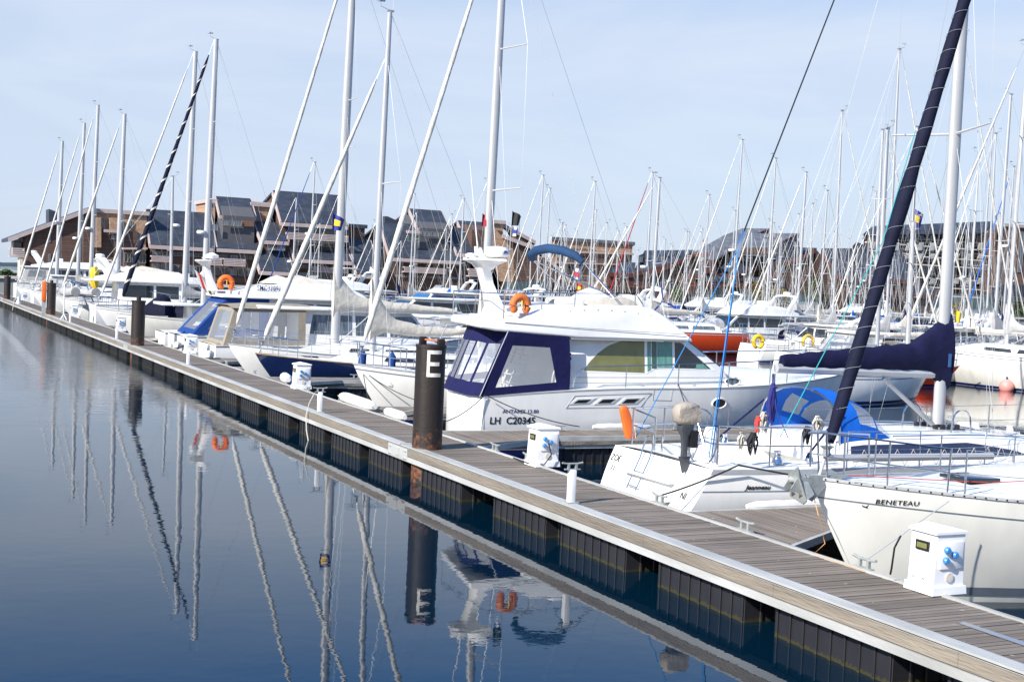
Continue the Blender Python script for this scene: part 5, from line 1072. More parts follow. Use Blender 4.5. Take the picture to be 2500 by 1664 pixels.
# cabin cruiser with green windscreen and navy engine covers
t, h = motorboat('white cabin cruiser with pale green windscreen beside navy covered engines', (12.0, 65.0, WZ), 0, L=8.5, B=2.9, fm=1.0, fly=False, arch=False, canopy=None, glass='glass_green', hc=1.3, cabx=(.15, .5), group='motor boats stern-to on the main pontoon')
for (px, py, s_, lb) in ((398, 752, 1.0, 'navy canvas cover peaked over a helm left of the blue canopy'), (445, 758, .75, 'low navy canvas cover lying right of the peaked one')):
    q = aty(px, py, 70.5); tt_ = thing('canvas_cover', lb, 'cover', q); MB().loft([[V(x_ * w * s_, -.5 * w, z * s_ - .3), V(x_ * w * s_ + .5 * w * s_, 0, z * s_ * 1.02 - .3), V(x_ * w * s_, .5 * w, z * s_ - .3), V(x_ * w * s_ - .9 * w * s_, 0, z * s_ - .3)] for x_, z, w in ((0, -.1, 1.1), (0, .35, 1.1), (.1, .8, .6), (.1, 1.0, .15))]).build('cover_cloth', 'ink_canvas', tt_, 60)
for yy_, rt_, hd, kw in (
    (65.4, .2541, PI, dict(label='cream sloop with a navy and white spiral furled sail behind the second nearest pile', L=11.5, B=3.6, fm=1.25, furl='ink_canvas', stripe='white_sail', rf=.12, cover=None, lb=4.6, hull='cream_gelcoat', radar=.30, rm=.14)),
    (72.5, .2359, PI, dict(label='white sloop with an anchor on its raked stem left of the spiral striped sail', L=11, B=3.4, fm=1.25, furl='white_sail', rf=.08, cover='grey_canvas', rm=.14)),
    (85.0, .2230, 0, dict(label='white sloop with a navy band and a grey dinghy slung at its stern', L=12, B=3.7, fm=1.2, furl=None, cover=None, lb=4.2, radar=.62)),
    (90.0, .1766, PI, dict(label='white sloop whose mottled furled sail leans behind the hooked pole', L=11.5, B=3.6, fm=1.3, furl='white_sail', rf=.10, cover='cream_canvas', rm=.14, radar=.0)),
    (100., .1542, PI, dict(label='white sloop with radar below the spreaders third from the left edge', L=11, B=3.5, fm=1.3, furl='white_sail', rf=.08, cover='grey_canvas', radar=.35, rm=.13)),
    (108., .1435, PI, dict(label='white sloop with a slim mast second from the left edge', L=11, B=3.5, fm=1.3, furl='white_sail', rf=.08, cover='cream_canvas', radar=.32, rm=.13)),
    (122., .1263, PI, dict(label='white sloop with the leftmost mast of the marina', L=12, B=3.6, fm=1.35, furl='white_sail', rf=.10, cover=None, radar=.45, rm=.14))):
    px_top = {65.4: (520, 95), 72.5: (470, 125), 85.0: (426, 430), 90.0: (299, 278), 100.: (234, 256), 108.: (201, 300), 122.: (148, 344)}[yy_]; y0_ = yy_; yy_ = my(yy_); X_ = slp(*px_top) * yy_; top_ = aty(*px_top, yy_).z - WZ
    L_ = kw['L']; xmf = ((X_ - 11.9) / L_ if hd == 0 else (L_ - (X_ - 11.5)) / L_); stp = kw.pop('stripe', None); lab = kw.pop('label')
    bx_ = 11.9 if hd == 0 else 11.5 + L_; t, h = sailboat(lab, (bx_, yy_, WZ), hd, top=top_, xmf=xmf, group=MAIN, stripe='grey_stripe' if y0_ != 85.0 else 'blue_stripe', seed=int(yy_), **({**kw, 'stripe': 'grey_stripe'} if 0 else {k_: v_ for k_, v_ in kw.items()})) if not stp else (None, None)
    if stp:
        t, h = sailboat(lab, (bx_, yy_, WZ), hd, top=top_, xmf=xmf, group=MAIN, seed=int(yy_), stripe='grey_stripe', **{k_: v_ for k_, v_ in kw.items() if k_ != 'furl'}, furl=None)
        bxp = V(h.L - .12, 0, h.fb + .06); ftp = V(h.L * xmf + .1 - (top_ - 1.6) * .012, 0, top_); dd = ftp - bxp; furled(t, bxp + dd * .05, bxp + dd * .94, .13, 'ink_canvas', stripe='white_sail')
tD = thing('dinghy', 'grey inflatable dinghy hung across the stern above the pontoon', 'dinghy', (12.1, my(84.2), WZ + 2.1), R(8)); mb = MB()
mb.tube([V(-.7, -2.0, .1), V(-.75, 0, 0), V(-.6, 1.5, .05), V(0, 2.05, .12), V(.6, 1.5, .05), V(.75, 0, 0), V(.7, -2.0, .1)], .33, 10); mb.build('tube_ring', 'grey_canvas', tD, 60); MB().box(-.5, .5, -1.9, 1.5, -.2, -.05).build('dinghy_floor', 'grey_canvas', tD); MB().tube([V(1.0, -1, -1.0), V(.3, -1, .6), V(-.5, -1, .8)], .05, 6).build('davit', 'steel', tD); MB().tube([V(1.0, 1, -1.0), V(.3, 1, .6), V(-.5, 1, .8)], .05, 6).build('davit', 'steel', tD)
motorboat('white flybridge trawler with a swept arch behind the spiral striped sail', (12.4, my(79.5), WZ), 0, L=12, B=4.0, fm=1.5, hc=1.55, canopy=None, flycover='cream_canvas', glass='glass', cabx=(.12, .62), group='motor boats stern-to on the main pontoon')
t, h = motorboat('long white motor yacht with radar arch at the far left below the wooden gable', (12.2, my(131), WZ), 0, L=17, B=4.8, fm=1.9, hc=1.7, canopy='white_sail', glass='glass', cabx=(.2, .72), group='motor boats stern-to on the main pontoon')
t, h = motorboat('white motor yacht with an open white canopy left of the orange marker', (12.4, my(116), WZ), 0, L=11, B=4.0, fm=1.5, hc=1.4, fly=False, arch=False, canopy='white_sail', cabx=(.3, .7), group='motor boats stern-to on the main pontoon')
yb = thing('rescue_bag', 'yellow rescue float bag hanging by the fourth mast from the left', 'lifebuoy', aty(229, 678, 101)); MB().tube([V(0, 0, .8), V(.05, 0, .5), V(.02, 0, -.3), V(.15, 0, -.75)], [.22, .32, .35, .2], 8).build('bag', 'yellow', yb)
# ------------------------------------------------------------------ boats of the other berths: mast tops fix where each boat lies
OTHER = 'sailing boats on the far pontoons'
far = []                                           # px, py of masthead, distance along the basin, heading, foresail, boom cover, hull, wording
def fb(px, py, Y_, hd, furl, cover, lab, hull='gelcoat', **kw):
    Y_ = Y_ * (1.127 + .182 * slp(px, py)) if Y_ < 140 and 'noscale' not in kw else Y_; kw.pop('noscale', 0); X_ = slp(px, py) * Y_; top_ = aty(px, py, Y_).z - WZ; L_ = kw.pop('L', max(9, min(13, top_ * .72))); xmf = .57
    bx_ = X_ - L_ * xmf * math.cos(hd); by_ = Y_ - L_ * xmf * math.sin(hd)
    cab = kw.pop('stripe', 'blue_stripe')
    return sailboat(lab, (bx_, by_, WZ), hd, L=L_, B=L_ * .32, fm=kw.pop('fm', 1.1), top=top_, xmf=xmf, furl=furl, cover=cover, hull=hull, group=kw.pop('group', OTHER), rm=.062, rf=.052, seed=int(px), stripe=cab, wr=.009, **kw)
fb(765, 395, 97, PI, 'blue_canvas', 'cream_canvas', 'white sloop with a blue furled sail left of the navy hull mast', radar=.5)
fb(1130, 485, 98, PI, None, 'grey_canvas', 'white sloop with bare slim mast left of the cruiser radar mast')
fb(1323, 427, 84, PI, 'white_sail', 'cream_canvas', 'white sloop, taller of the two masts right of the swallow-tailed flag'); fb(1340, 459, 92, PI, 'white_sail', 'navy_canvas', 'white sloop, shorter of the two masts above the folded bimini', radar=.0)
fb(1450, 442, 80, PI, 'white_sail', 'navy_canvas', 'white sloop with mast rising behind the right side of the folded bimini'); fb(1453, 512, 104, PI, 'white_sail', 'grey_canvas', 'far sloop just behind the mast right of the bimini')
fb(1590, 420, 72, PI, 'red_canvas', 'grey_canvas', 'white sloop with a dark red furled sail', radar=.38)
fb(1808, 340, 66, PI, 'white_sail', 'grey_canvas', 'tall white sloop with white radar dome behind the red hull', radar=.42, L=12, hood='grey_canvas')
fb(1890, 385, 64, PI, 'white_sail', 'grey_canvas', 'white sloop with mast just right of the black backstay')
fb(2062, 270, 52, 0, 'white_sail', 'grey_canvas', 'tall white sloop with its stay leaning right of centre-right')
fb(2203, 120, 44, 0, 'white_sail', 'grey_canvas', 'tall masted sloop left of the thick navy furled sail', hood='grey_canvas', L=12)
fb(2357, 88, 40, 0, 'white_sail', 'cream_canvas', 'tallest far mast right of the near mast with a grey boom', hood='grey_canvas', L=12.5)
fb(2472, 405, 54, PI, 'royal_canvas', 'navy_canvas', 'white sloop with bright blue furled sail at the right edge', radar=.55)
fb(2420, 300, 60, PI, 'white_sail', 'navy_canvas', 'white sloop whose stay leans beside the bright blue furled sail')
names = [(1382, 566, 'cream_canvas', 'first'), (1407, 563, 'navy_canvas', 'second'), (1484, 543, 'grey_canvas', 'third'), (1509, 564, 'cream_canvas', 'fourth'), (1528, 553, 'blue_canvas', 'fifth'), (1681, 566, 'navy_canvas', 'sixth'), (1713, 566, 'cream_canvas', 'seventh'), (1772, 609, 'grey_canvas', 'eighth'), (1838, 566, 'royal_canvas', 'ninth'), (1988, 496, 'grey_canvas', 'tenth'), (2017, 464, 'cream_canvas', 'eleventh'), (2036, 601, 'navy_canvas', 'twelfth'), (2076, 582, 'grey_canvas', 'thirteenth'), (2135, 467, 'grey_canvas', 'fourteenth'), (2230, 445, 'navy_canvas', 'fifteenth'), (2336, 550, 'cream_canvas', 'sixteenth'), (2366, 512, 'grey_canvas', 'seventeenth'),
         (1742, 600, 'navy_canvas', 'eighteenth'), (1905, 560, 'cream_canvas', 'nineteenth'), (1940, 590, 'navy_canvas', 'twentieth'), (2105, 600, 'royal_canvas', 'twenty-first'), (2175, 560, 'grey_canvas', 'twenty-second'), (2270, 590, 'cream_canvas', 'twenty-third'), (2405, 580, 'grey_canvas', 'twenty-fourth'), (2445, 520, 'navy_canvas', 'twenty-fifth'), (1640, 600, 'grey_canvas', 'twenty-sixth'), (1560, 610, 'cream_canvas', 'twenty-seventh'), (1360, 610, 'navy_canvas', 'twenty-eighth')]
names.sort(); words = ['first', 'second', 'third', 'fourth', 'fifth', 'sixth', 'seventh', 'eighth', 'ninth', 'tenth', 'eleventh', 'twelfth', 'thirteenth', 'fourteenth', 'fifteenth', 'sixteenth', 'seventeenth', 'eighteenth', 'nineteenth', 'twentieth', 'twenty-first', 'twenty-second', 'twenty-third', 'twenty-fourth', 'twenty-fifth', 'twenty-sixth', 'twenty-seventh', 'twenty-eighth', 'twenty-ninth', 'thirtieth']
cwd = {'cream_canvas': 'cream', 'navy_canvas': 'navy', 'grey_canvas': 'grey', 'blue_canvas': 'blue', 'royal_canvas': 'bright blue'}
for i, (px, py, cv_, _) in enumerate(names):
    k_ = (CH - aty(px, py, 100).z) / -100; Y_ = max(78, min(168, (random.uniform(10.5, 13.5) - CH) / k_)); hd = PI if (i % 3) else 0
    fb(px, py, Y_, hd, noscale=1, furl= ['white_sail', None, 'white_sail', 'white_sail', None][i % 5] if i != 9 else 'navy_canvas', cover=cv_, lab=f'distant sloop with {cwd[cv_]} sail cover, {words[i]} mast from the left beyond the cruiser', L=random.uniform(8.5, 11), hood=['navy_canvas', 'grey_canvas', None, 'blue_canvas'][i % 4], radar=.45 if i % 6 == 1 else 0)
for i, (px, py, cv_) in enumerate(((721, 483, 'grey_canvas'), (780, 545, 'cream_canvas'), (836, 448, 'cream_canvas'), (917, 542, 'royal_canvas'), (930, 553, 'grey_canvas'), (978, 588, 'navy_canvas'), (1015, 518, 'cream_canvas'), (1088, 556, 'navy_canvas'), (1246, 550, 'grey_canvas'))):
    k_ = (aty(px, py, 100).z - CH) / 100; Y_ = max(85, min(168, (random.uniform(11, 13) - CH) / k_)); fb(px, py, Y_, PI, noscale=1, furl='white_sail' if i % 2 else None, cover=cv_, lab=f'distant sloop with {cwd[cv_]} sail cover, {words[i]} mast from the left before the slate roofs', L=9.5, radar=.4 if i % 3 == 0 else 0)
sailboat('white sloop with royal blue sprayhood above the navy sail cover', (46, 58.5, WZ), R(-8), L=11.5, B=3.7, fm=1.3, top=14, cover='cream_canvas', hood='royal_canvas', group='sailing boats across the water lane', furl='white_sail', rf=.05, rm=.06)
sailboat('white sloop with tan sprayhood right of the navy boom cover', (57, 63, WZ), R(-6), L=11, B=3.6, fm=1.3, top=15, cover='grey_canvas', hood='tan_canvas', group='sailing boats across the water lane', furl='white_sail', rf=.05, rm=.06)
sailboat('small white sloop moored stern-on beyond the blue sprayhood', (31.5, 40.5, WZ), R(12), L=8.5, B=3.0, fm=1.15, top=11, cover=None, lb=3, hood=None, group='sailing boats across the water lane', furl=None)
motorboat('white motor boat with a grey canopy lying beyond the day boat', (44, 54.6, WZ), R(-10), L=9, B=3.1, fm=1.2, fly=False, arch=False, canopy='grey_canvas', hc=1.1, group='motor boats on the far berths')
motorboat('white motor boat with grey tent beyond the cream yacht bow', (61, 59, WZ), PI, L=10, B=3.4, fm=1.3, fly=False, arch=True, canopy='grey_canvas', group='motor boats on the far berths')
motorboat('white flybridge cruiser farther right beyond the cream yacht', (74, 58, WZ), PI, L=12, B=4, fm=1.4, canopy='royal_canvas', group='motor boats on the far berths')
motorboat('white cabin cruiser between the yellow buoys and the tan sprayhood', (62, 69, WZ), PI, L=9, B=3.1, fm=1.2, fly=False, arch=True, canopy='tan_canvas', group='motor boats on the far berths')
sailboat('white sloop with grey tent lying bow-on beyond the boom of the open-transom yacht', (58.5, 52.5, WZ), R(100), L=10.5, B=3.5, fm=1.3, top=13, cover='cream_canvas', hood='grey_canvas', group='sailing boats across the water lane', furl='white_sail', rf=.05, rm=.06)
motorboat('white motor boat with navy canopy left of the cream yacht stern', (50.5, 56.5, WZ), R(95), L=9, B=3.2, fm=1.25, fly=False, arch=True, canopy='navy_canvas', hc=1.2, group='motor boats on the far berths')
# red hulled sloop across the water lane, white sloops to its right
sailboat('bright red hulled motor sailer with white stripe and white upperworks', (52.6, 73.9, WZ), PI, L=13, B=4.0, fm=1.5, top=11.5, hull='red_gelcoat', stripe='gelcoat', hood='grey_canvas', cover='cream_canvas', furl='white_sail', chh=.55, boot='black', group='sailing boats across the water lane', win='curtain', toe='gelcoat', cabin=(.2, .8))
sailboat('white sloop with a yellow horseshoe buoy and tan sprayhood', (49.6, 66.5, WZ), R(-4), L=13, B=3.9, fm=1.35, top=15, cover=None, hood='tan_canvas', group='sailing boats across the water lane', stripe='blue_stripe', furl='white_sail', xmf=.58)
sailboat('cream white centre cockpit yacht with a navy waterline at the right edge', (52.5, 41.0, WZ), R(104), L=14, B=4.2, fm=1.65, top=17, cover='grey_canvas', hood='grey_canvas', group='sailing boats across the water lane', stripe='grey_stripe', hull='cream_gelcoat', furl='white_sail', chh=.5)
sailboat('white sloop with a long grey stowed sail behind the navy sail cover', (66, 57.5, WZ), PI, L=13, B=4.1, fm=1.4, top=16.5, cover='grey_canvas', hood='tan_canvas', group='sailing boats across the water lane', furl=None, lb=6, xmf=.55)
sailboat('white sloop with grey sprayhood between the red hull and the yellow buoy', (68, 80, WZ), PI, L=11, B=3.7, fm=1.3, top=13.5, cover='grey_canvas', hood='grey_canvas', group='sailing boats across the water lane')
horseshoe(aty(1851, 834, 60), .32, 'yellow', 'yellow ring lifebuoy at the stern of the sloop beside the red hull', th=.12, open_deg=20)
horseshoe(aty(1973, 835, 60), .36, 'yellow', 'yellow horseshoe lifebuoy right of the yellow ring', th=.11, open_deg=110)
q = atz(2457, 953, WZ); tb_ = thing('mooring_buoy', 'round pink buoy afloat by the cream yacht at the right', 'buoy', q); MB().ball((0, 0, .2), .36, 8).build('ball', 'buoy_pink', tb_); MB().lathe((0, 0, .55), [(.06, 0), (.05, .12)], 8).build('eye', 'blue_stripe', tb_)
# open boat with red floor moored in the lane
t_, h_ = sailboat('small white and red day boat in front of the water lane', (42.4, 51.2, WZ), R(-35), L=5.6, B=2.3, fm=.85, top=8, hull='red_gelcoat', cover=None, hood=None, furl=None, group='sailing boats across the water lane', lb=0, stripe=None)
# motor boats on the far berths
MOT = 'motor boats on the far berths'
motorboat('white motor yacht with a long blue tinted side window left of the radar mast', (45, 87.1, WZ), PI, L=15, B=4.3, fm=1.5, hc=1.7, canopy=None, fly=False, arch=True, glass='blue_glass', group=MOT, cabx=(.2, .75))
motorboat('white sports cruiser with raked dark windscreen below the blue sail cover', (27.5, 90.7, WZ), R(190), L=12, B=3.8, fm=1.3, hc=1.4, canopy=None, fly=False, arch=True, group=MOT)
motorboat('white flybridge cruiser with a white bimini before the slate roofed flats', (38, 101.6, WZ), PI, L=13, B=4.2, fm=1.4, hc=1.6, canopy=None, bimini='white_sail', group=MOT)
motorboat('white cruiser hull with stainless rails behind the grey sail cover', (37, 75.5, WZ), PI, L=12.5, B=4, fm=1.6, hc=1.3, canopy=None, fly=False, arch=False, group=MOT)
motorboat('low white cruiser just left of the navy canopied cruiser stern', (24.5, 64.8, WZ), R(0), L=9.5, B=3.2, fm=1.1, hc=1.0, canopy=None, fly=False, arch=False, group=MOT)
sailboat('navy hulled sloop with its bow to the right behind the lettered pile', (18.5, 58.6, WZ), R(8), L=10, B=3.2, fm=1.1, top=12.5, hull='navy_gelcoat', stripe=None, hood='white_sail', cover='cream_canvas', furl=None, group=MAIN, toe='gelcoat') if 0 else None
sailboat('white sloop with grey zipped cockpit tent behind the cream sail cover', (24, 56.8, WZ), R(0), L=10, B=3.3, fm=1.2, top=13, hood='grey_canvas', cover='cream_canvas', furl='white_sail', group='sailing boats across the water lane') if 0 else None
for (X_, Y_, hd, L_, lb, kw) in ((62, 78.9, PI, 11, 'white motor cruiser with wraparound windscreen above the red hull', dict(fly=True, arch=True)), (54, 84.2, PI, 12, 'white flybridge boat with swept arch right of the red furled sail', dict(fly=True, arch=True)), (74, 87.9, PI, 10, 'white cabin boat with a grey canopy between the right-hand masts', dict(canopy='grey_canvas', fly=False, arch=False)),
        (90, 86.3, PI, 11, 'white cruiser with a blue canopy near the right edge', dict(canopy='blue_canvas', fly=False)), (98, 101.2, PI, 10, 'red trimmed white cabin boat beneath the wooden tower', dict(canopy='red_canvas', fly=False, arch=False)), (70, 109.7, PI, 11, 'far white cruiser with arch before the red eaved flats', dict(fly=True)), (86, 119.3, PI, 12, 'far white cruiser with navy canopy before the long balconied flats', dict(canopy='navy_canvas')),
        (110, 123.7, PI, 11, 'farthest white cruiser to the right beneath the balconied flats', dict(fly=True)), (60, 132.6, PI, 11, 'far white cruiser before the brick flat-roofed block', dict(fly=True)), (47, 134.8, PI, 12, 'far white flybridge cruiser before the brown gable', dict(fly=True)), (33, 141.2, PI, 12, 'far white flybridge cruiser left of the brown gable', dict(fly=True, arch=True)), (76, 72.4, PI, 10, 'white cruiser with navy canopy behind the long grey sail', dict(canopy='navy_canvas', fly=False, arch=True))):
    kw.setdefault('canopy', None); motorboat(lb, (X_, Y_, WZ), hd, L=L_, B=L_ * .34, group=MOT, **kw)
# a second and third pontoon carrying the far berths
for i, (x0, y0, y1, lb) in enumerate(((47.2, 84, 170, 'far timber pontoon beyond the water lane'), (80, 60, 170, 'farther timber pontoon beneath the right-hand masts'), (112, 80, 170, 'farthest timber pontoon before the quay'))):
    t = thing('pontoon', lb, 'pontoon', (x0, y0, 0)); MB().box(-.9, .9, 0, y1 - y0, .45, .55).build('decking', 'deck_plank', t); MB().box(-.95, .95, 0, y1 - y0, .3, .45).build('lower_rail', 'dock_alu', t); mb = MB()
    for k in range(int((y1 - y0) / 3)): mb.box(-.8, .8, k * 3 + .3, k * 3 + 2.2, -.5, .3)
    tag(mb.build('float', 'float_plastic', t), kind='stuff')
# small far sloops filling the last rows: copies of four prototypes
protos = []
for k, (cv_, fu, L_, tp) in enumerate((('navy_canvas', 'white_sail', 9, 11.5), ('cream_canvas', 'white_sail', 9.5, 12.5), ('grey_canvas', 'white_sail', 10, 13), ('royal_canvas', None, 8.5, 11))):
    protos.append(sailboat('x', (0, 0, 0), 0, L=L_, B=L_ * .32, fm=1.1, top=tp, cover=cv_, furl=fu, hood=['navy_canvas', 'grey_canvas', None, 'royal_canvas'][k], group='small sloops in the last rows', wr=.009, rm=.058, rf=.045, radar=.5 if k == 1 else 0)[0])
cm = childmap(); used = [0] * 4; spots = []
rr = random.Random(21)
for X_ in (53.5, 74, 86.5, 106, 118.5):
    Y_ = 84 + rr.uniform(0, 4)
    while Y_ < 168:
        r_ = X_ / Y_
        if (.33 < r_ < 1.3) and rr.random() < .42: spots.append((X_ + rr.uniform(-.6, .6), Y_))
        Y_ += rr.uniform(3.9, 5.0)
spots.sort(key=lambda s_: s_[0] / s_[1])
wk = ['navy', 'cream', 'grey', 'bright blue']; rows_w = {53.5: 'second', 74: 'third', 86.5: 'fourth', 106: 'fifth', 118.5: 'last'}
cnt = {}
for i, (X_, Y_) in enumerate(spots):
    k = rr.randrange(4); o = protos[k] if not used[k] else copy_tree(protos[k], cm); used[k] = 1
    hd = PI if X_ in () or (int(X_ * 2) % 2) else 0; rw = min(rows_w, key=lambda a: abs(a - X_)); cnt[(rw, k)] = cnt.get((rw, k), 0) + 1
    o.location = (X_ - 4.5 * math.cos(hd), Y_, WZ); o.rotation_euler = (0, 0, hd + rr.uniform(-.03, .03)); s_ = rr.uniform(.86, 1.08); o.scale = (s_,) * 3
    o['label'] = f"{words[cnt[(rw, k)] - 1]} small sloop with {wk[k]} sail cover from the left, {rows_w[rw]} row"
# ------------------------------------------------------------------ buildings along the quay
YB = 190.0; GZ = 1.9
def z1(x, y): return (x / 3.136, 400 + y / 3.136)
def z2(x, y): return (600 + x / 3.136, 400 + y / 3.136)
def z3(x, y): return (1200 + x / 3.136, 400 + y / 3.136)
def z4(x, y): return (1800 + x / 3.136, 400 + y / 3.136)
class Bld:
    def __init__(s, label, p, Y_=YB, cat='building', group='apartment blocks behind the marina'):
        s.Y = Y_; q = aty(*p, Y_); s.o = V(q.x, Y_, GZ); s.t = thing('apartment_building', label, cat, s.o, 0, group); r_ = ray(*p); s.D = V(r_.x, r_.y, 0).normalized() if p[0] > 1150 else V(0, 1, 0)
    def f(s, p, dy=0): return aty(*p, s.Y + dy) - s.o
    def wall(s, pts, mt, depth=10, dy=0, nm='wall', base=True):
        q = [s.f(p, dy) for p in pts]
        return MB().ext(q, s.D * depth).build(nm, mt, s.t)
    def block(s, tl, tr_, mt, depth=10, dy=0, base=0, bot=None, cap='trim', nm='wall'):   # wall from tl..tr down to ground (or bot)
        a = s.f(tl, dy); b_ = s.f(tr_, dy); z = 0 if bot is None else s.f(bot, dy).z; zt = (a.z + b_.z) / 2
        MB().ext([V(a.x, a.y, z), V(b_.x, a.y, z), V(b_.x, a.y, zt), V(a.x, a.y, zt)], s.D * depth).build(nm, mt, s.t)
        if cap: MB().ext([V(a.x - .3, a.y - .35, zt), V(b_.x + .3, a.y - .35, zt), V(b_.x + .3, a.y - .35, zt + .55), V(a.x - .3, a.y - .35, zt + .55)], s.D * (depth + .6)).build('roof_fascia', cap, s.t)
    def slope(s, rl, rr_, er, el, rd=4.2, ed=-.5, mt='slate', body='siding', trim='trim', back=12, th=.28, zb=0):
        a, b_, c, d = s.f(rl, rd), s.f(rr_, rd), s.f(er, ed), s.f(el, ed); zr = (a.z + b_.z) / 2; ze = (c.z + d.z) / 2; xl = (a.x + d.x) / 2; xr = (b_.x + c.x) / 2
        if s.D.y < .999:
            up_ = V(0, -.2, .8) * th; ro = MB().ext([a, b_, c, d], up_).build('roof', mt, s.t); g = lambda q, z: V(q.x, q.y, z)
            if body:
                e_ = V(0, .55, 0); MB().ext([d + e_, c + e_, g(c + e_, zb), g(d + e_, zb)], s.D * 5).build('wall', body, s.t)
                MB().ext([a - V(0, 0, .05), b_ - V(0, 0, .05), g(b_, zb), g(a, zb)], s.D * 4).build('rear_wall', body, s.t)
                for p_, q_ in ((a, d), (b_, c)): MB().ext([p_ - V(0, 0, .02), q_ + e_ - V(0, 0, .02), g(q_ + e_, zb), g(p_, zb)], s.D * .3).build('gable', body, s.t)
            if trim:
                w_ = V(0, 0, .45); f_ = V(0, -.12, 0)
                for p_, q_ in ((d, c), (a, d), (b_, c)): MB().ext([p_ + up_ + f_, q_ + up_ + f_, q_ - w_ + f_, p_ - w_ + f_], (.05, .12, 0)).build('barge_board', trim, ro)
            return
        n_ = V(0, -(zr - ze), 0); R4 = [V(xl, a.y, zr), V(xr, a.y, zr), V(xr, d.y, ze), V(xl, d.y, ze)]
        up_ = V(0, -.6, .8) * th; ro = MB().ext(R4, up_).build('roof', mt, s.t)
        bk = MB().ext([V(xl, a.y + .02, zr + .1), V(xr, a.y + .02, zr + .1), V(xr, a.y + back - 3, zr - 2.2), V(xl, a.y + back - 3, zr - 2.2)], (0, .1, th)).build('rear_roof', mt, s.t)
        if body: MB().ext([V(xl + .25, .3, zb), V(xl + .25, .3, ze + .1), V(xl + .25, a.y - .1, zr - .15), V(xl + .25, a.y + back - 3, zr - 2.4), V(xl + .25, a.y + back - 3, zb)], (xr - xl - .5, 0, 0)).build('wall', body, s.t)
        if trim:
            MB().box(xl - .05, xr + .05, d.y - .2, d.y + .02, ze - .42, ze + .12).build('fascia', trim, ro)
            for x in (xl - .22, xr + .02): MB().ext([V(x, a.y, zr + .32), V(x, a.y, zr - .35), V(x, d.y - .1, ze - .40), V(x, d.y - .1, ze + .30)], (.2, 0, 0)).build('barge_board', trim, ro)
        return xl, xr, ze, zr
    def wins(s, tl, br, n_, dy=0, fr='win_frame', lit=.3, seed=1, gap=.14, gl='glass'):
        rnd = random.Random(seed + int(tl[0])); a = s.f(tl, dy - .03); b_ = s.f((br[0], br[1]), dy - .03); w = (b_.x - a.x) / n_
        for i in range(n_):
            x0 = a.x + w * (i + gap / 2); x1 = a.x + w * (i + 1 - gap / 2); fo = MB(); f_ = .05
            fo.box(x0, x1, a.y - .05, a.y + .04, a.z - f_, a.z); fo.box(x0, x1, a.y - .05, a.y + .04, b_.z, b_.z + f_)
            for x in (x0, (x0 + x1) / 2 - f_ / 2, x1 - f_): fo.box(x, x + f_, a.y - .045, a.y + .035, b_.z + f_, a.z - f_)
            wo = fo.build('window', fr, s.t); MB().box(x0 + f_, x1 - f_, a.y - .01, a.y + .02, b_.z + f_, a.z - f_).build('pane', 'curtain' if rnd.random() < lit else gl, wo)
    def dark(s, tl, br, dy=.15, mt='glass', nm='recess'):
        a = s.f(tl, dy); b_ = s.f(br, dy); MB().box(a.x, b_.x, a.y - .25, a.y, b_.z, a.z).build(nm, mt, s.t)
    def balc(s, tl, br, dy=-.2, mt='trim', out_=1.3, n_=4, slats=True):
        a = s.f(tl, dy - out_); b_ = s.f(br, dy - out_); mb = MB(); mb.box(a.x, b_.x, a.y, a.y + out_, b_.z - .18, b_.z)
        h_ = a.z - b_.z; k = max(2, int((b_.x - a.x) / 1.1))
        for i in range(n_): z = b_.z + h_ * (i + .6) / n_; mb.box(a.x, b_.x, a.y - .02, a.y + .04, z - h_ * .09, z + h_ * .09)
        for i in range(k + 1): x = lerp(a.x, b_.x - .08, i / k); mb.box(x, x + .08, a.y + .042, a.y + .12, b_.z, a.z)
        for x in (a.x, b_.x - .05): mb.box(x, x + .05, a.y + .13, a.y + out_ - .01, b_.z + h_ * .75, a.z)
        mb.build('balcony', mt, s.t)
def trimmed(b, pts, mt='trim', w=.5, dy=-.5, dep=11.5):
    a, c = b.f(pts[0], dy), b.f(pts[1], dy); MB().ext([a, c, c - V(0, 0, w), a - V(0, 0, w)], b.D * dep).build('roof', 'slate', b.t); MB().ext([a + V(0, -.16, .05), c + V(0, -.16, .05), c - V(0, .16, w + .05), a - V(0, .16, w + .05)], (0, .15, 0)).build('fascia', mt, b.t)
# 1 wooden gable at the far left
b = Bld('long brown timber building with a rising mono-pitch roof at the far left', (61, 690))
b.wall([z1(190, 545), z1(370, 465), z1(690, 372), z1(690, 900), z1(190, 900)], 'siding'); trimmed(b, (z1(62, 568), z1(735, 318)))
b.wall([z1(100, 590), z1(190, 560), z1(190, 900), z1(150, 900), z1(150, 700), z1(100, 700)], 'stucco', 3, 3); b.dark(z1(100, 600), z1(188, 690), 2.9); b.balc(z1(75, 640), z1(188, 706), -.3, out_=2.4)
b.wall([z1(375, 345), z1(440, 368), z1(440, 440), z1(375, 450)], 'slate', 4, 2, 'roof_fin'); b.wins(z1(368, 545), z1(388, 600), 1, gl='curtain'); b.wins(z1(368, 690), z1(388, 750), 1)
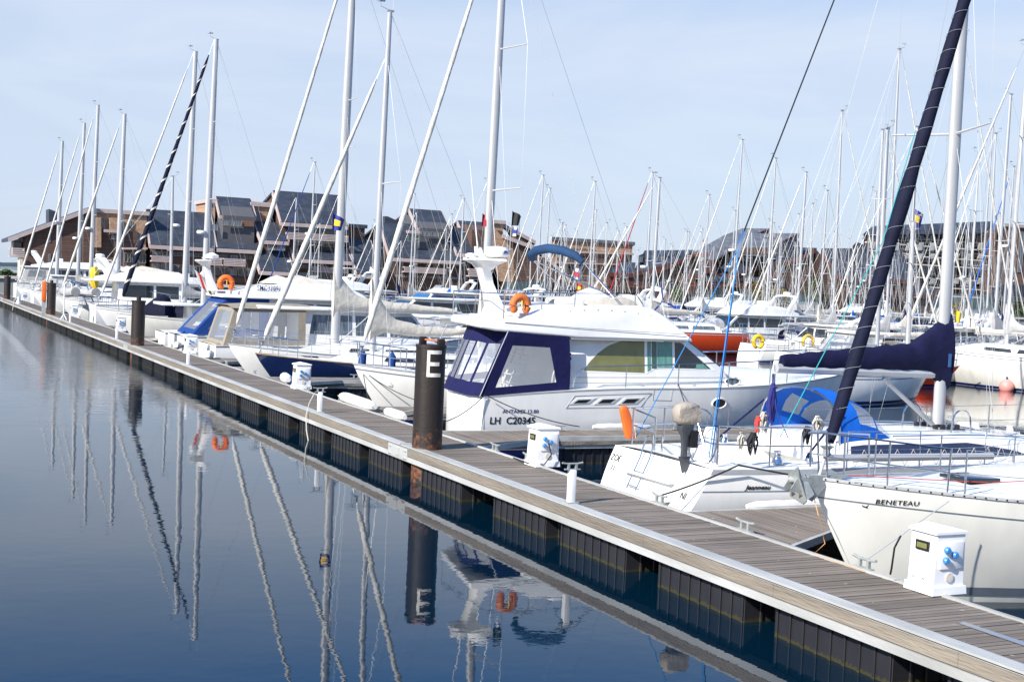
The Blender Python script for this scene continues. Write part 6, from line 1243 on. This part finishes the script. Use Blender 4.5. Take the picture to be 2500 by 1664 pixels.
# 2 brick block
b = Bld('pale brick block with flat trimmed roof beside the wooden gable', (228, 690)); b.block(z1(692, 378), z1(1125, 388), 'brick', 9, .6, cap='trim')
b.dark(z1(694, 500), z1(1040, 900), .5, 'siding', 'timber_recess'); b.wins(z1(780, 430), z1(815, 488), 1, .5); b.wins(z1(978, 436), z1(1018, 480), 1, .5, gl='curtain'); b.wins(z1(1038, 535), z1(1108, 600), 1, .5, lit=1)
b.wins(z1(848, 545), z1(945, 582), 2, .2, lit=1); b.dark(z1(795, 500), z1(898, 528), -.6, 'trim', 'awning'); b.wall([z1(720, 410), z1(775, 410), z1(775, 640), z1(720, 640)], 'brick', 1, -.4); b.wall([z1(840, 412), z1(925, 412), z1(925, 540), z1(840, 540)], 'brick', 1, -.4)
b.wall([z1(940, 640), z1(1130, 640), z1(1130, 655), z1(940, 655)], 'trim', 1, -.6, 'string_course'); b.wins(z1(950, 680), z1(1120, 760), 3, .2, seed=5)
# 3 slate roofed block with dormer
b = Bld('slate roofed block with a box dormer and balconies left of centre', (365, 700))
b.slope(z1(1118, 372), z1(1620, 388), z1(1640, 645), z1(1150, 632)); b.slope(z1(1590, 460), z1(1950, 480), z1(1985, 668), z1(1640, 652), rd=3.6)
b.slope(z1(1647, 266), z1(1912, 283), z1(1955, 412), z1(1692, 402), rd=4.4, ed=1.4, body='render_grey', zb=6); b.block(z1(1590, 300), z1(1650, 300), 'brick', 8, 4)
b.wins(z1(1698, 430), z1(1852, 478), 3, -.2, lit=.6); b.wins(z1(1605, 462), z1(1672, 510), 1, -.2); b.wall([z1(1855, 430), z1(1945, 436), z1(1945, 480), z1(1855, 478)], 'siding_light', .3, -.1); b.block(z1(1930, 325), z1(2080, 332), 'brick', 8, 3.5)
b.wins(z1(1955, 360), z1(1990, 425), 1, 3.2)
b.wins(z1(1160, 665), z1(1560, 715), 5, .15, seed=3); b.wins(z1(1600, 685), z1(1980, 735), 5, .15, seed=4); b.balc(z1(1162, 700), z1(1320, 745)); b.balc(z1(1560, 712), z1(1700, 770)); b.balc(z1(1715, 722), z1(1880, 778))
b.wins(z1(1160, 765), z1(1560, 850), 6, .1, seed=6); b.wins(z1(1620, 790), z1(1950, 860), 5, .1, seed=7)
# 4 tall slate block
b = Bld('tallest slate roofed block with a long balcony, centre left', (630, 700))
b.slope(z2(195, 226), z2(690, 250), z2(792, 476), z2(286, 462), rd=5, ed=-.2, body='siding'); b.slope(z2(75, 460), z2(262, 468), z2(330, 602), z2(108, 590), rd=2.8, ed=-1.4, zb=0); b.slope(z2(75, 650), z2(300, 660), z2(372, 835), z2(96, 828), rd=1.0, ed=-3.2)
b.slope(z2(330, 640), z2(760, 655), z2(812, 752), z2(388, 735), rd=1.0, ed=-2.0, body=None); b.slope(z2(780, 590), z2(960, 600), z2(1005, 862), z2(860, 850), rd=1.4, ed=-3.0)
b.dark(z2(320, 480), z2(785, 580), .1); b.balc(z2(322, 522), z2(785, 592), -.1, n_=4); b.wins(z2(380, 586), z2(720, 640), 6, .2, lit=.7, seed=2); b.wins(z2(158, 622), z2(305, 665), 2, -1.3, lit=.8)
b.wins(z2(400, 765), z2(800, 815), 5, .1, lit=.4); b.wins(z2(400, 830), z2(800, 885), 5, .1, lit=.4, seed=9); b.balc(z2(515, 785), z2(790, 832)); b.block(z2(785, 488), z2(912, 492), 'siding', 7, 1.5, cap='slate'); b.block(z2(45, 318), z2(192, 325), 'brick', 8, 5)
# 5 right slate complex
b = Bld('slate roofed block with twin dormers behind the cruiser radar mast', (925, 705))
b.slope(z2(1003, 474), z2(1500, 482), z2(1705, 750), z2(1130, 728), rd=4.2, ed=-1.0); b.slope(z2(1245, 362), z2(1482, 372), z2(1570, 508), z2(1322, 496), rd=4.6, ed=1.0, body='render_grey', zb=6); b.slope(z2(1612, 455), z2(1880, 462), z2(1900, 520), z2(1660, 516), rd=5.6, ed=4.2)
b.slope(z2(1560, 508), z2(1930, 520), z2(2022, 662), z2(1600, 740), rd=3.8, ed=-.4); b.wall([z2(1066, 400), z2(1090, 402), z2(1170, 440), z2(1170, 470), z2(1066, 470)], 'slate', 3, 5, 'roof_fin')
b.wins(z2(1340, 515), z2(1555, 562), 3, -.2, lit=.6); b.wins(z2(1236, 540), z2(1330, 598), 1, -.4, gl='glass_green', lit=0); b.dark(z2(1228, 508), z2(1332, 535), -.5, 'trim', 'dormer_fascia'); b.wins(z2(1140, 742), z2(1700, 785), 8, .05, seed=3); b.balc(z2(1215, 785), z2(1530, 835)); b.balc(z2(1710, 800), z2(1860, 860)); b.wins(z2(1140, 845), z2(1860, 895), 9, .05, seed=8)
b.wins(z2(1720, 690), z2(2000, 780), 4, .05, seed=2)
# 6 brick and brown gable
b = Bld('brick block with a brown timber gable falling to the right', (1200, 705), 189)
b.block(z3(0, 458), z3(92, 458), 'brick', 8, 2.5); b.wall([z3(0, 470), z3(88, 560), z3(170, 560), z3(170, 900), z3(60, 900), z3(0, 720)], 'brick', 4, .4)
b.wall([z3(172, 552), z3(345, 640), z3(600, 870), z3(600, 900), z3(172, 900)], 'siding', 10, 0); trimmed(b, (z3(80, 540), z3(345, 638)), dep=9); trimmed(b, (z3(345, 638), z3(605, 880)), dep=9); trimmed(b, (z3(85, 455), z3(335, 590)), dy=3, dep=8); b.wall([z3(92, 475), z3(330, 600), z3(170, 590)], 'siding_grey', 5, 3.2)
# 7 brick flat roofed block
b = Bld('long flat roofed brick block with a blue-green roof edge, centre', (1345, 710), 200)
b.block(z3(462, 590), z3(1080, 615), 'brick', 12, 0, cap='slate_pale'); b.wins(z3(510, 595), z3(572, 635), 1, -.05); b.wins(z3(600, 640), z3(800, 660), 3, -.05, seed=3); b.wins(z3(500, 690), z3(940, 730), 7, -.05, seed=2, lit=.5); b.wins(z3(560, 775), z3(700, 812), 3, -.05); b.wins(z3(500, 850), z3(800, 890), 5, -.05)
b.wall([z3(455, 660), z3(1090, 685), z3(1090, 697), z3(455, 675)], 'trim', 1, -.9, 'string_course'); b.wall([z3(455, 750), z3(1000, 765), z3(1000, 775), z3(455, 762)], 'trim', 1, -.9, 'string_course')
# 8 low slate roofs with red eaves
b = Bld('low slate roofs with small dormers and dark red eaves, centre right', (1500, 715), 188)
b.slope(z3(1000, 760), z3(1100, 765), z3(1090, 850), z3(880, 840), rd=4, trim='trim_red', body='siding_light'); b.slope(z3(1170, 672), z3(1550, 668), z3(1420, 760), z3(1090, 840), rd=5, trim='trim_red', body='siding_light', mt='slate')
for x in (1120, 1285, 1370): b.wall([z3(x, 705), z3(x + 55, 680), z3(x + 55, 760), z3(x, 760)], 'slate', 2, 1, 'dormer'); b.wins(z3(x + 2, 708), z3(x + 36, 752), 1, .9, lit=1)
b.wall([z3(1200, 860), z3(1530, 690), z3(1600, 700), z3(1600, 1000), z3(1200, 1000)], 'siding', 8, 0); trimmed(b, (z3(1195, 850), z3(1545, 688)), 'trim_red', dep=8); b.wins(z3(900, 860), z3(1180, 905), 6, .2, lit=.5); b.balc(z3(900, 890), z3(1180, 925), mt='trim_red'); b.wins(z3(1220, 880), z3(1420, 960), 3, -.1, lit=.4)
# 9 pale slate roofs stepping up
b = Bld('brown flats under broad pale slate roofs with red barge boards, right of centre', (1700, 715), 187)
def facet(b, pts, mt='slate_pale'):
    return MB().ext([b.f(p, d) for p, d in pts], (0, .1, .3)).build('roof', mt, b.t)
def board(b, p, q, w=.6, dy=-.3, mt='trim_red'):
    a, c = b.f(*p), b.f(*q); MB().ext([a + V(0, -.3, .3), c + V(0, -.3, .3), c + V(0, -.3, -w), a + V(0, -.3, -w)], (0, .25, 0)).build('barge_board', mt, b.t)
b.wall([z3(1560, 760), z3(1900, 640), z3(2120, 560), z3(2195, 560), z3(2195, 1000), z3(1560, 1000)], 'siding', 4, 3.5)
facet(b, [(z3(1550, 690), 3), (z3(1780, 560), 6), (z3(1925, 505), 9), (z3(2120, 507), 9), (z3(2010, 552), 6), (z3(1705, 748), 0), (z3(1620, 745), 0), (z3(1660, 700), 1)]); board(b, (z3(2120, 507), 9), (z3(2010, 552), 6)); board(b, (z3(1550, 690), 3), (z3(1660, 692), 1)); board(b, (z3(1620, 745), 0), (z3(1710, 748), 0))
b.wall([z4(20, 660), z4(245, 655), z4(465, 550), z4(480, 650), z4(380, 760), z4(230, 770), z4(20, 740)], 'slate', 3, .6, 'slate_wall')
facet(b, [(z4(-60, 640), 2), (z4(60, 555), 5), (z4(120, 545), 6), (z4(467, 543), 6), (z4(245, 652), 0), (z4(10, 655), 0)]); board(b, (z4(467, 543), 6), (z4(245, 652), 0), .7); board(b, (z4(10, 655), 0), (z4(245, 655), 0), .7, mt='siding_light')
facet(b, [(z4(240, 720), 3), (z4(400, 650), 5), (z4(600, 655), 5), (z4(375, 762), 0), (z4(225, 765), 0)], 'slate'); board(b, (z4(600, 655), 5), (z4(375, 762), 0), .6)
facet(b, [(z4(-120, 800), 0), (z4(-60, 740), 3), (z4(0, 715), 3), (z4(215, 765), 2), (z4(100, 815), 0), (z4(0, 860), -1)], 'slate'); board(b, (z4(215, 765), 2), (z4(0, 860), -1), .5)
facet(b, [(z3(1500, 855), 0), (z3(1640, 775), 3), (z3(1720, 800), 3), (z3(1900, 840), 0), (z3(1850, 858), 0)], 'slate'); board(b, (z3(1500, 855), 0), (z3(1850, 858), 0), .5)
b.wall([z4(235, 770), z4(375, 750), z4(600, 660), z4(620, 1000), z4(235, 1000)], 'siding', 10, 0); trimmed(b, (z4(372, 760), z4(600, 655)), 'trim_red'); b.wins(z3(1620, 770), z3(1720, 815), 2, -.1, lit=.7); b.wins(z3(1600, 855), z3(1800, 905), 4, -.4, lit=.6); b.wins(z3(1560, 940), z3(1800, 1000), 5, -.3, lit=.6); b.balc(z3(1560, 905), z3(1840, 940), mt='trim_red'); b.balc(z3(1650, 790), z3(1720, 830), mt='trim_red')
b.wins(z4(305, 775), z4(365, 835), 1, -.1, lit=1); b.wins(z4(300, 880), z4(365, 940), 1, -.1, lit=1); b.balc(z4(248, 830), z4(300, 870), mt='trim_red'); b.wins(z4(40, 675), z4(220, 710), 3, -.2, lit=.7); b.balc(z4(0, 905), z4(200, 945), mt='trim_red'); b.wins(z4(0, 860), z4(200, 905), 4, -.2, lit=.5); b.wins(z4(20, 950), z4(220, 1000), 4, -.2, lit=.5)
# 10 dark slate roofs in front of the long block
b = Bld('dark slate roofed flats with one gabled dormer before the long balconied block', (2010, 715), 186)
b.slope(z4(640, 655), z4(880, 655), z4(860, 880), z4(770, 870), rd=4, trim='trim_red', body='siding'); b.slope(z4(900, 640), z4(1260, 690), z4(1370, 900), z4(900, 885), rd=4, trim='trim_red', body='siding'); b.wall([z4(600, 650), z4(790, 860), z4(820, 1000), z4(600, 1000)], 'siding', 8, .2); b.wall([z4(885, 625), z4(915, 595), z4(1130, 700), z4(1130, 760), z4(885, 760)], 'slate', 3, 3, 'dormer'); b.wins(z4(892, 710), z4(945, 770), 1, 2.9, gl='glass_green', lit=0)
b.wins(z4(850, 905), z4(1250, 950), 7, .1, lit=.4, seed=3); b.balc(z4(850, 950), z4(1250, 985), mt='trim_red'); b.wins(z4(850, 990), z4(1300, 1040), 7, .1, seed=5); b.slope(z4(1370, 930), z4(1500, 960), z4(1520, 1010), z4(1330, 1010), rd=3, trim='trim_red', body='siding_grey')
# 11 long stepped block with rows of balconies
b = Bld('long five storey block with dormers and stacked balconies at the right', (2110, 715), 194)
b.wall([z4(968, 545), z4(1960, 530), z4(1960, 1000), z4(968, 1000)], 'siding', 8, 1.5)
facet(b, [(z4(970, 545), 0), (z4(1040, 488), 3), (z4(1960, 450), 3), (z4(1900, 535), 0)], 'slate')
for i_, x in enumerate(range(1080, 1880, 92)):
    b.wall([z4(x, 500), z4(x + 40, 498), z4(x + 44, 540), z4(x - 4, 542)], 'render_grey', 1, .3, 'dormer')
for (yt, yb_, k, bw) in ((540, 598, 9, 0), (600, 682, 9, 1), (684, 745, 9, 1), (770, 868, 7, 0), (868, 938, 7, 1), (940, 1000, 7, 0)):
    b.dark(z4(985 if yt < 750 else 1380, yt), z4(1885, yb_), 1.4, 'glass'); b.balc(z4(985 if yt < 750 else 1380, yb_ - 22), z4(1885, yb_ + 4), 1.4, mt='render_grey', n_=2, out_=1.0)
    a_ = b.f(z4(985 if yt < 750 else 1380, yb_), .3); c_ = b.f(z4(1885, yb_), .3); MB().box(a_.x, c_.x, a_.y - .1, a_.y + .3, a_.z - .12, a_.z + .10).build('balcony_edge', 'stucco', b.t)
    for x in range(1010, 1880, 92):
        if yt > 750 and x < 1380: continue
        if bw: b.wall([z4(x + 14, yt + 4), z4(x + 52, yt + 4), z4(x + 38, yb_ - 18), z4(x - 4, yb_ - 18)], 'stucco', .4, .2, 'bay'); b.wall([z4(x + 17, yt + 9), z4(x + 45, yt + 9), z4(x + 34, yb_ - 22), z4(x + 4, yb_ - 22)], 'win_pale', .1, .15, 'pane')
        else: b.wins(z4(x, yt + 6), z4(x + 50, yb_ - 8), 1, .9, lit=.6, seed=x)
    if bw: b.wall([z4(985, yt + 2), z4(1885, yt + 2), z4(1885, yb_ - 16), z4(985, yb_ - 16)], 'slate', .3, 1.0, 'slate_band')
b.wall([z4(1885, 560), z4(1985, 470), z4(1985, 1000), z4(1885, 1000)], 'siding_light', 8, -.5); b.wall([z4(1960, 455), z4(2050, 485), z4(2050, 1000), z4(1960, 1000)], 'slate', 12, .2, 'gable_wall')
for yt in (600, 690, 780): b.wins(z4(1898, yt), z4(1940, yt + 36), 1, -.6, lit=1)
# 12 wooden tower at the right edge
b = Bld('light brown timber tower block at the right edge', (2450, 720), 186); b.block(z4(2042, 492), z4(2300, 486), 'siding_light', 10, 0, cap='trim'); b.wins(z4(2160, 520), z4(2180, 830), 1, -.1, gl='curtain', lit=0)
b.wall([z4(1950, 930), z4(2100, 925), z4(2400, 930), z4(2400, 1060), z4(1950, 1060)], 'slate', 6, -5, 'roof_skirt'); b.wins(z4(1980, 1010), z4(2300, 1060), 6, -5.1)
# arched white terrace on the quay at the left
t = thing('terrace', 'white terrace wall with two dark arches on the quay at the left', 'terrace', aty(250, 690, 179)); o_ = t.location.copy(); g_ = lambda p, dy=0: aty(*p, 179 + dy) - o_
MB().ext([g_((165, 645)), g_((268, 648)), g_((268, 700)), g_((165, 700))], (0, 3, 0)).build('wall', 'stucco', t)
for cx in (177, 233): MB().ext([g_((cx - 9, 690), -.03), g_((cx - 10, 660), -.03), g_((cx - 5, 650), -.03), g_((cx, 648), -.03), g_((cx + 7, 652), -.03), g_((cx + 11, 662), -.03), g_((cx + 11, 690), -.03)], (0, .05, 0)).build('arch', 'glass', t)
MB().ext([g_((226, 630)), g_((273, 634)), g_((273, 650)), g_((226, 648))], (0, 2, 0)).build('parapet', 'stucco', t); MB().ext([g_((230, 635), -.03), g_((270, 638), -.03), g_((270, 640), -.03), g_((230, 637), -.03)], (0, .05, 0)).build('slot', 'ink', t)
# bushes and small trees on the quay, leaf by leaf
def bush(px, Y_, w, h_, mt, label, tree=False):
    p = aty(px, 700, Y_); t = thing('quay_tree' if tree else 'quay_bush', label, 'tree' if tree else 'bush', (p.x, Y_, GZ), 0, 'planting on the quay'); rnd = random.Random(int(px)); mb = MB()
    for _ in range(520):
        a = rnd.uniform(0, 6.28); q = rnd.random() ** .5; z = rnd.random(); lob = .75 + .25 * math.sin(3 * a + px); c = V(math.cos(a) * q * w * lob * math.sin(math.pi * min(.95, z * .85 + .15)) ** .6, math.sin(a) * q * w * .7, h_ * (z if not tree else .3 + .7 * z)); s_ = rnd.uniform(.10, .24)
        u = V(rnd.uniform(-1, 1), rnd.uniform(-1, 1), rnd.uniform(-.6, 1)).normalized() * s_; v = u.cross(V(rnd.uniform(-1, 1), rnd.uniform(-1, 1), 1)).normalized() * s_ * .7; mb.add([c - u, c + v, c + u, c - v], [(0, 1, 2, 3)])
    mb.build('crown', mt, t, 30); mb = MB(); 
    for k in range(4 if not tree else 3): mb.tube([V(0, 0, 0), V(math.cos(k * 2) * w * .2, 0, h_ * .4), V(math.cos(k * 2) * w * .5, math.sin(k * 2) * w * .4, h_ * .8)], [.09, .06, .02], 5)
    mb.build('trunk', 'bark', t)
for i, (px, Y_, w, h_, mt) in enumerate(((14, 180, 1.4, 1.1, 'leaf'), (330, 181, 1.6, 1.6, 'leaf'), (380, 180, 2.2, 1.9, 'leaf'), (425, 180, 1.8, 1.5, 'leaf_gold'), (1300, 179, 2.0, 1.8, 'leaf'), (1655, 178, 1.8, 2.6, 'leaf'), (1862, 177.6, 3.0, 4.6, 'leaf_gold'), (1905, 178, 2.2, 3.4, 'leaf_gold'), (1990, 178, 2.4, 5.4, 'leaf'), (2340, 178, 2.2, 2.6, 'leaf_gold'), (2480, 178, 2.6, 3.0, 'leaf'))):
    bush(px, Y_, w, h_, mt, f"{'golden' if mt == 'leaf_gold' else 'green'} {'leafy tree' if h_ > 4 else 'bush'} on the quay, {words[i]} planting from the left", h_ > 4)
# flags and pennants
def flag(px, py, Y_, mt, mt2, label, s_=1):
    t = thing('flag', label, 'flag', aty(px, py, Y_)); k = 6; mb = MB(); rows = [[V(.55 * s_ * u / k + .0, .06 * math.sin(u * 1.3), -.25 * s_ * u / k), V(.42 * s_ * u / k, .06 * math.sin(u * 1.3 + .4), -.25 * s_ * u / k - .75 * s_ * (1 - .35 * u / k))] for u in range(k + 1)]
    mb.loft(rows, closed=False); mb.cur = 0; mb.build('cloth', mt, t, 60)
    if mt2: MB().loft([[a.lerp(c, .3) + V(0, -.03, 0), a.lerp(c, .7) + V(0, -.03, 0)] for a, c in rows[1:5]], closed=False).build('emblem', mt2, t, 60)
flag(813, 520, 44, 'flag_blue', 'flag_yellow', 'blue and yellow flag on the mast of the navy hulled sloop', .8); flag(1251, 514, 33, 'flag_black', None, 'dark swallow-tailed flag below the spreader of the big mast', .55)
flag(1251, 550, 33, 'flag_white', 'flag_blue', 'small white and blue pennant under the dark flag', .4); flag(1401, 650, 74, 'flag_white', 'flag_red', 'white pennant with red print above the cruiser seats', 1.2); flag(1409, 690, 74, 'flag_red', 'flag_yellow', 'red and yellow flag above the cruiser seats', .8)
flag(2228, 505, 88, 'flag_blue', 'flag_yellow', 'blue pennant with a yellow round emblem right of the navy furled sail', 2.4); flag(2333, 755, 57, 'flag_yellow', None, 'pale yellow cloth hanging by the stowed grey sail', 1.0)
flag(1178, 520, 34.4, 'red_canvas', None, 'small red pennant beside the big mast', .5)
# air generator with blue bladed propeller
q = aty(1614, 735, 58); t = thing('wind_generator', 'white wind generator with three navy blades on a stern pole', 'wind generator', q); MB().tube([V(-.45, 0, .05), V(-.1, 0, 0), V(.15, 0, 0)], [.05, .16, .04], 10).build('nacelle', 'gelcoat', t); MB().ext([V(-.5, 0, 0), V(-.75, 0, .38), V(-.6, 0, .4), V(-.3, 0, .08)], (0, .02, 0)).build('tail_fin', 'gelcoat', t); MB().cyl(V(-.1, 0, 0), V(-.1, 0, -1.8), .03).build('pole', 'steel', t)
for a in (100, 340, 225): MB().ext([V(.12, 0, 0), V(.12 + .5 * math.cos(R(a + 6)), 0, .5 * math.sin(R(a + 6))), V(.12 + 1.0 * math.cos(R(a)), 0, 1.0 * math.sin(R(a))), V(.12 + .5 * math.cos(R(a - 6)), 0, .5 * math.sin(R(a - 6)))], (0, .02, 0)).build('blade', 'flag_blue', t)
for i, (yy_, zz) in enumerate(((36.4, .95), (36.5, .95))):
    px_ = (885, 957)[i]; q = aty(px_, 875 if i == 0 else 880, 36.5); t = thing('hull_fender', ('blue fender hung near the stem of the white sloop', 'blue fender hung under the rail left of the lettered pile')[i], 'fender', q, 0, 'blue fenders on the hulls'); MB().lathe((0, 0, 0), [(.02, -.28), (.11, -.2), (.12, .12), (.05, .22), (.02, .28)], 12).build('fender_body', 'blue_canvas', t)
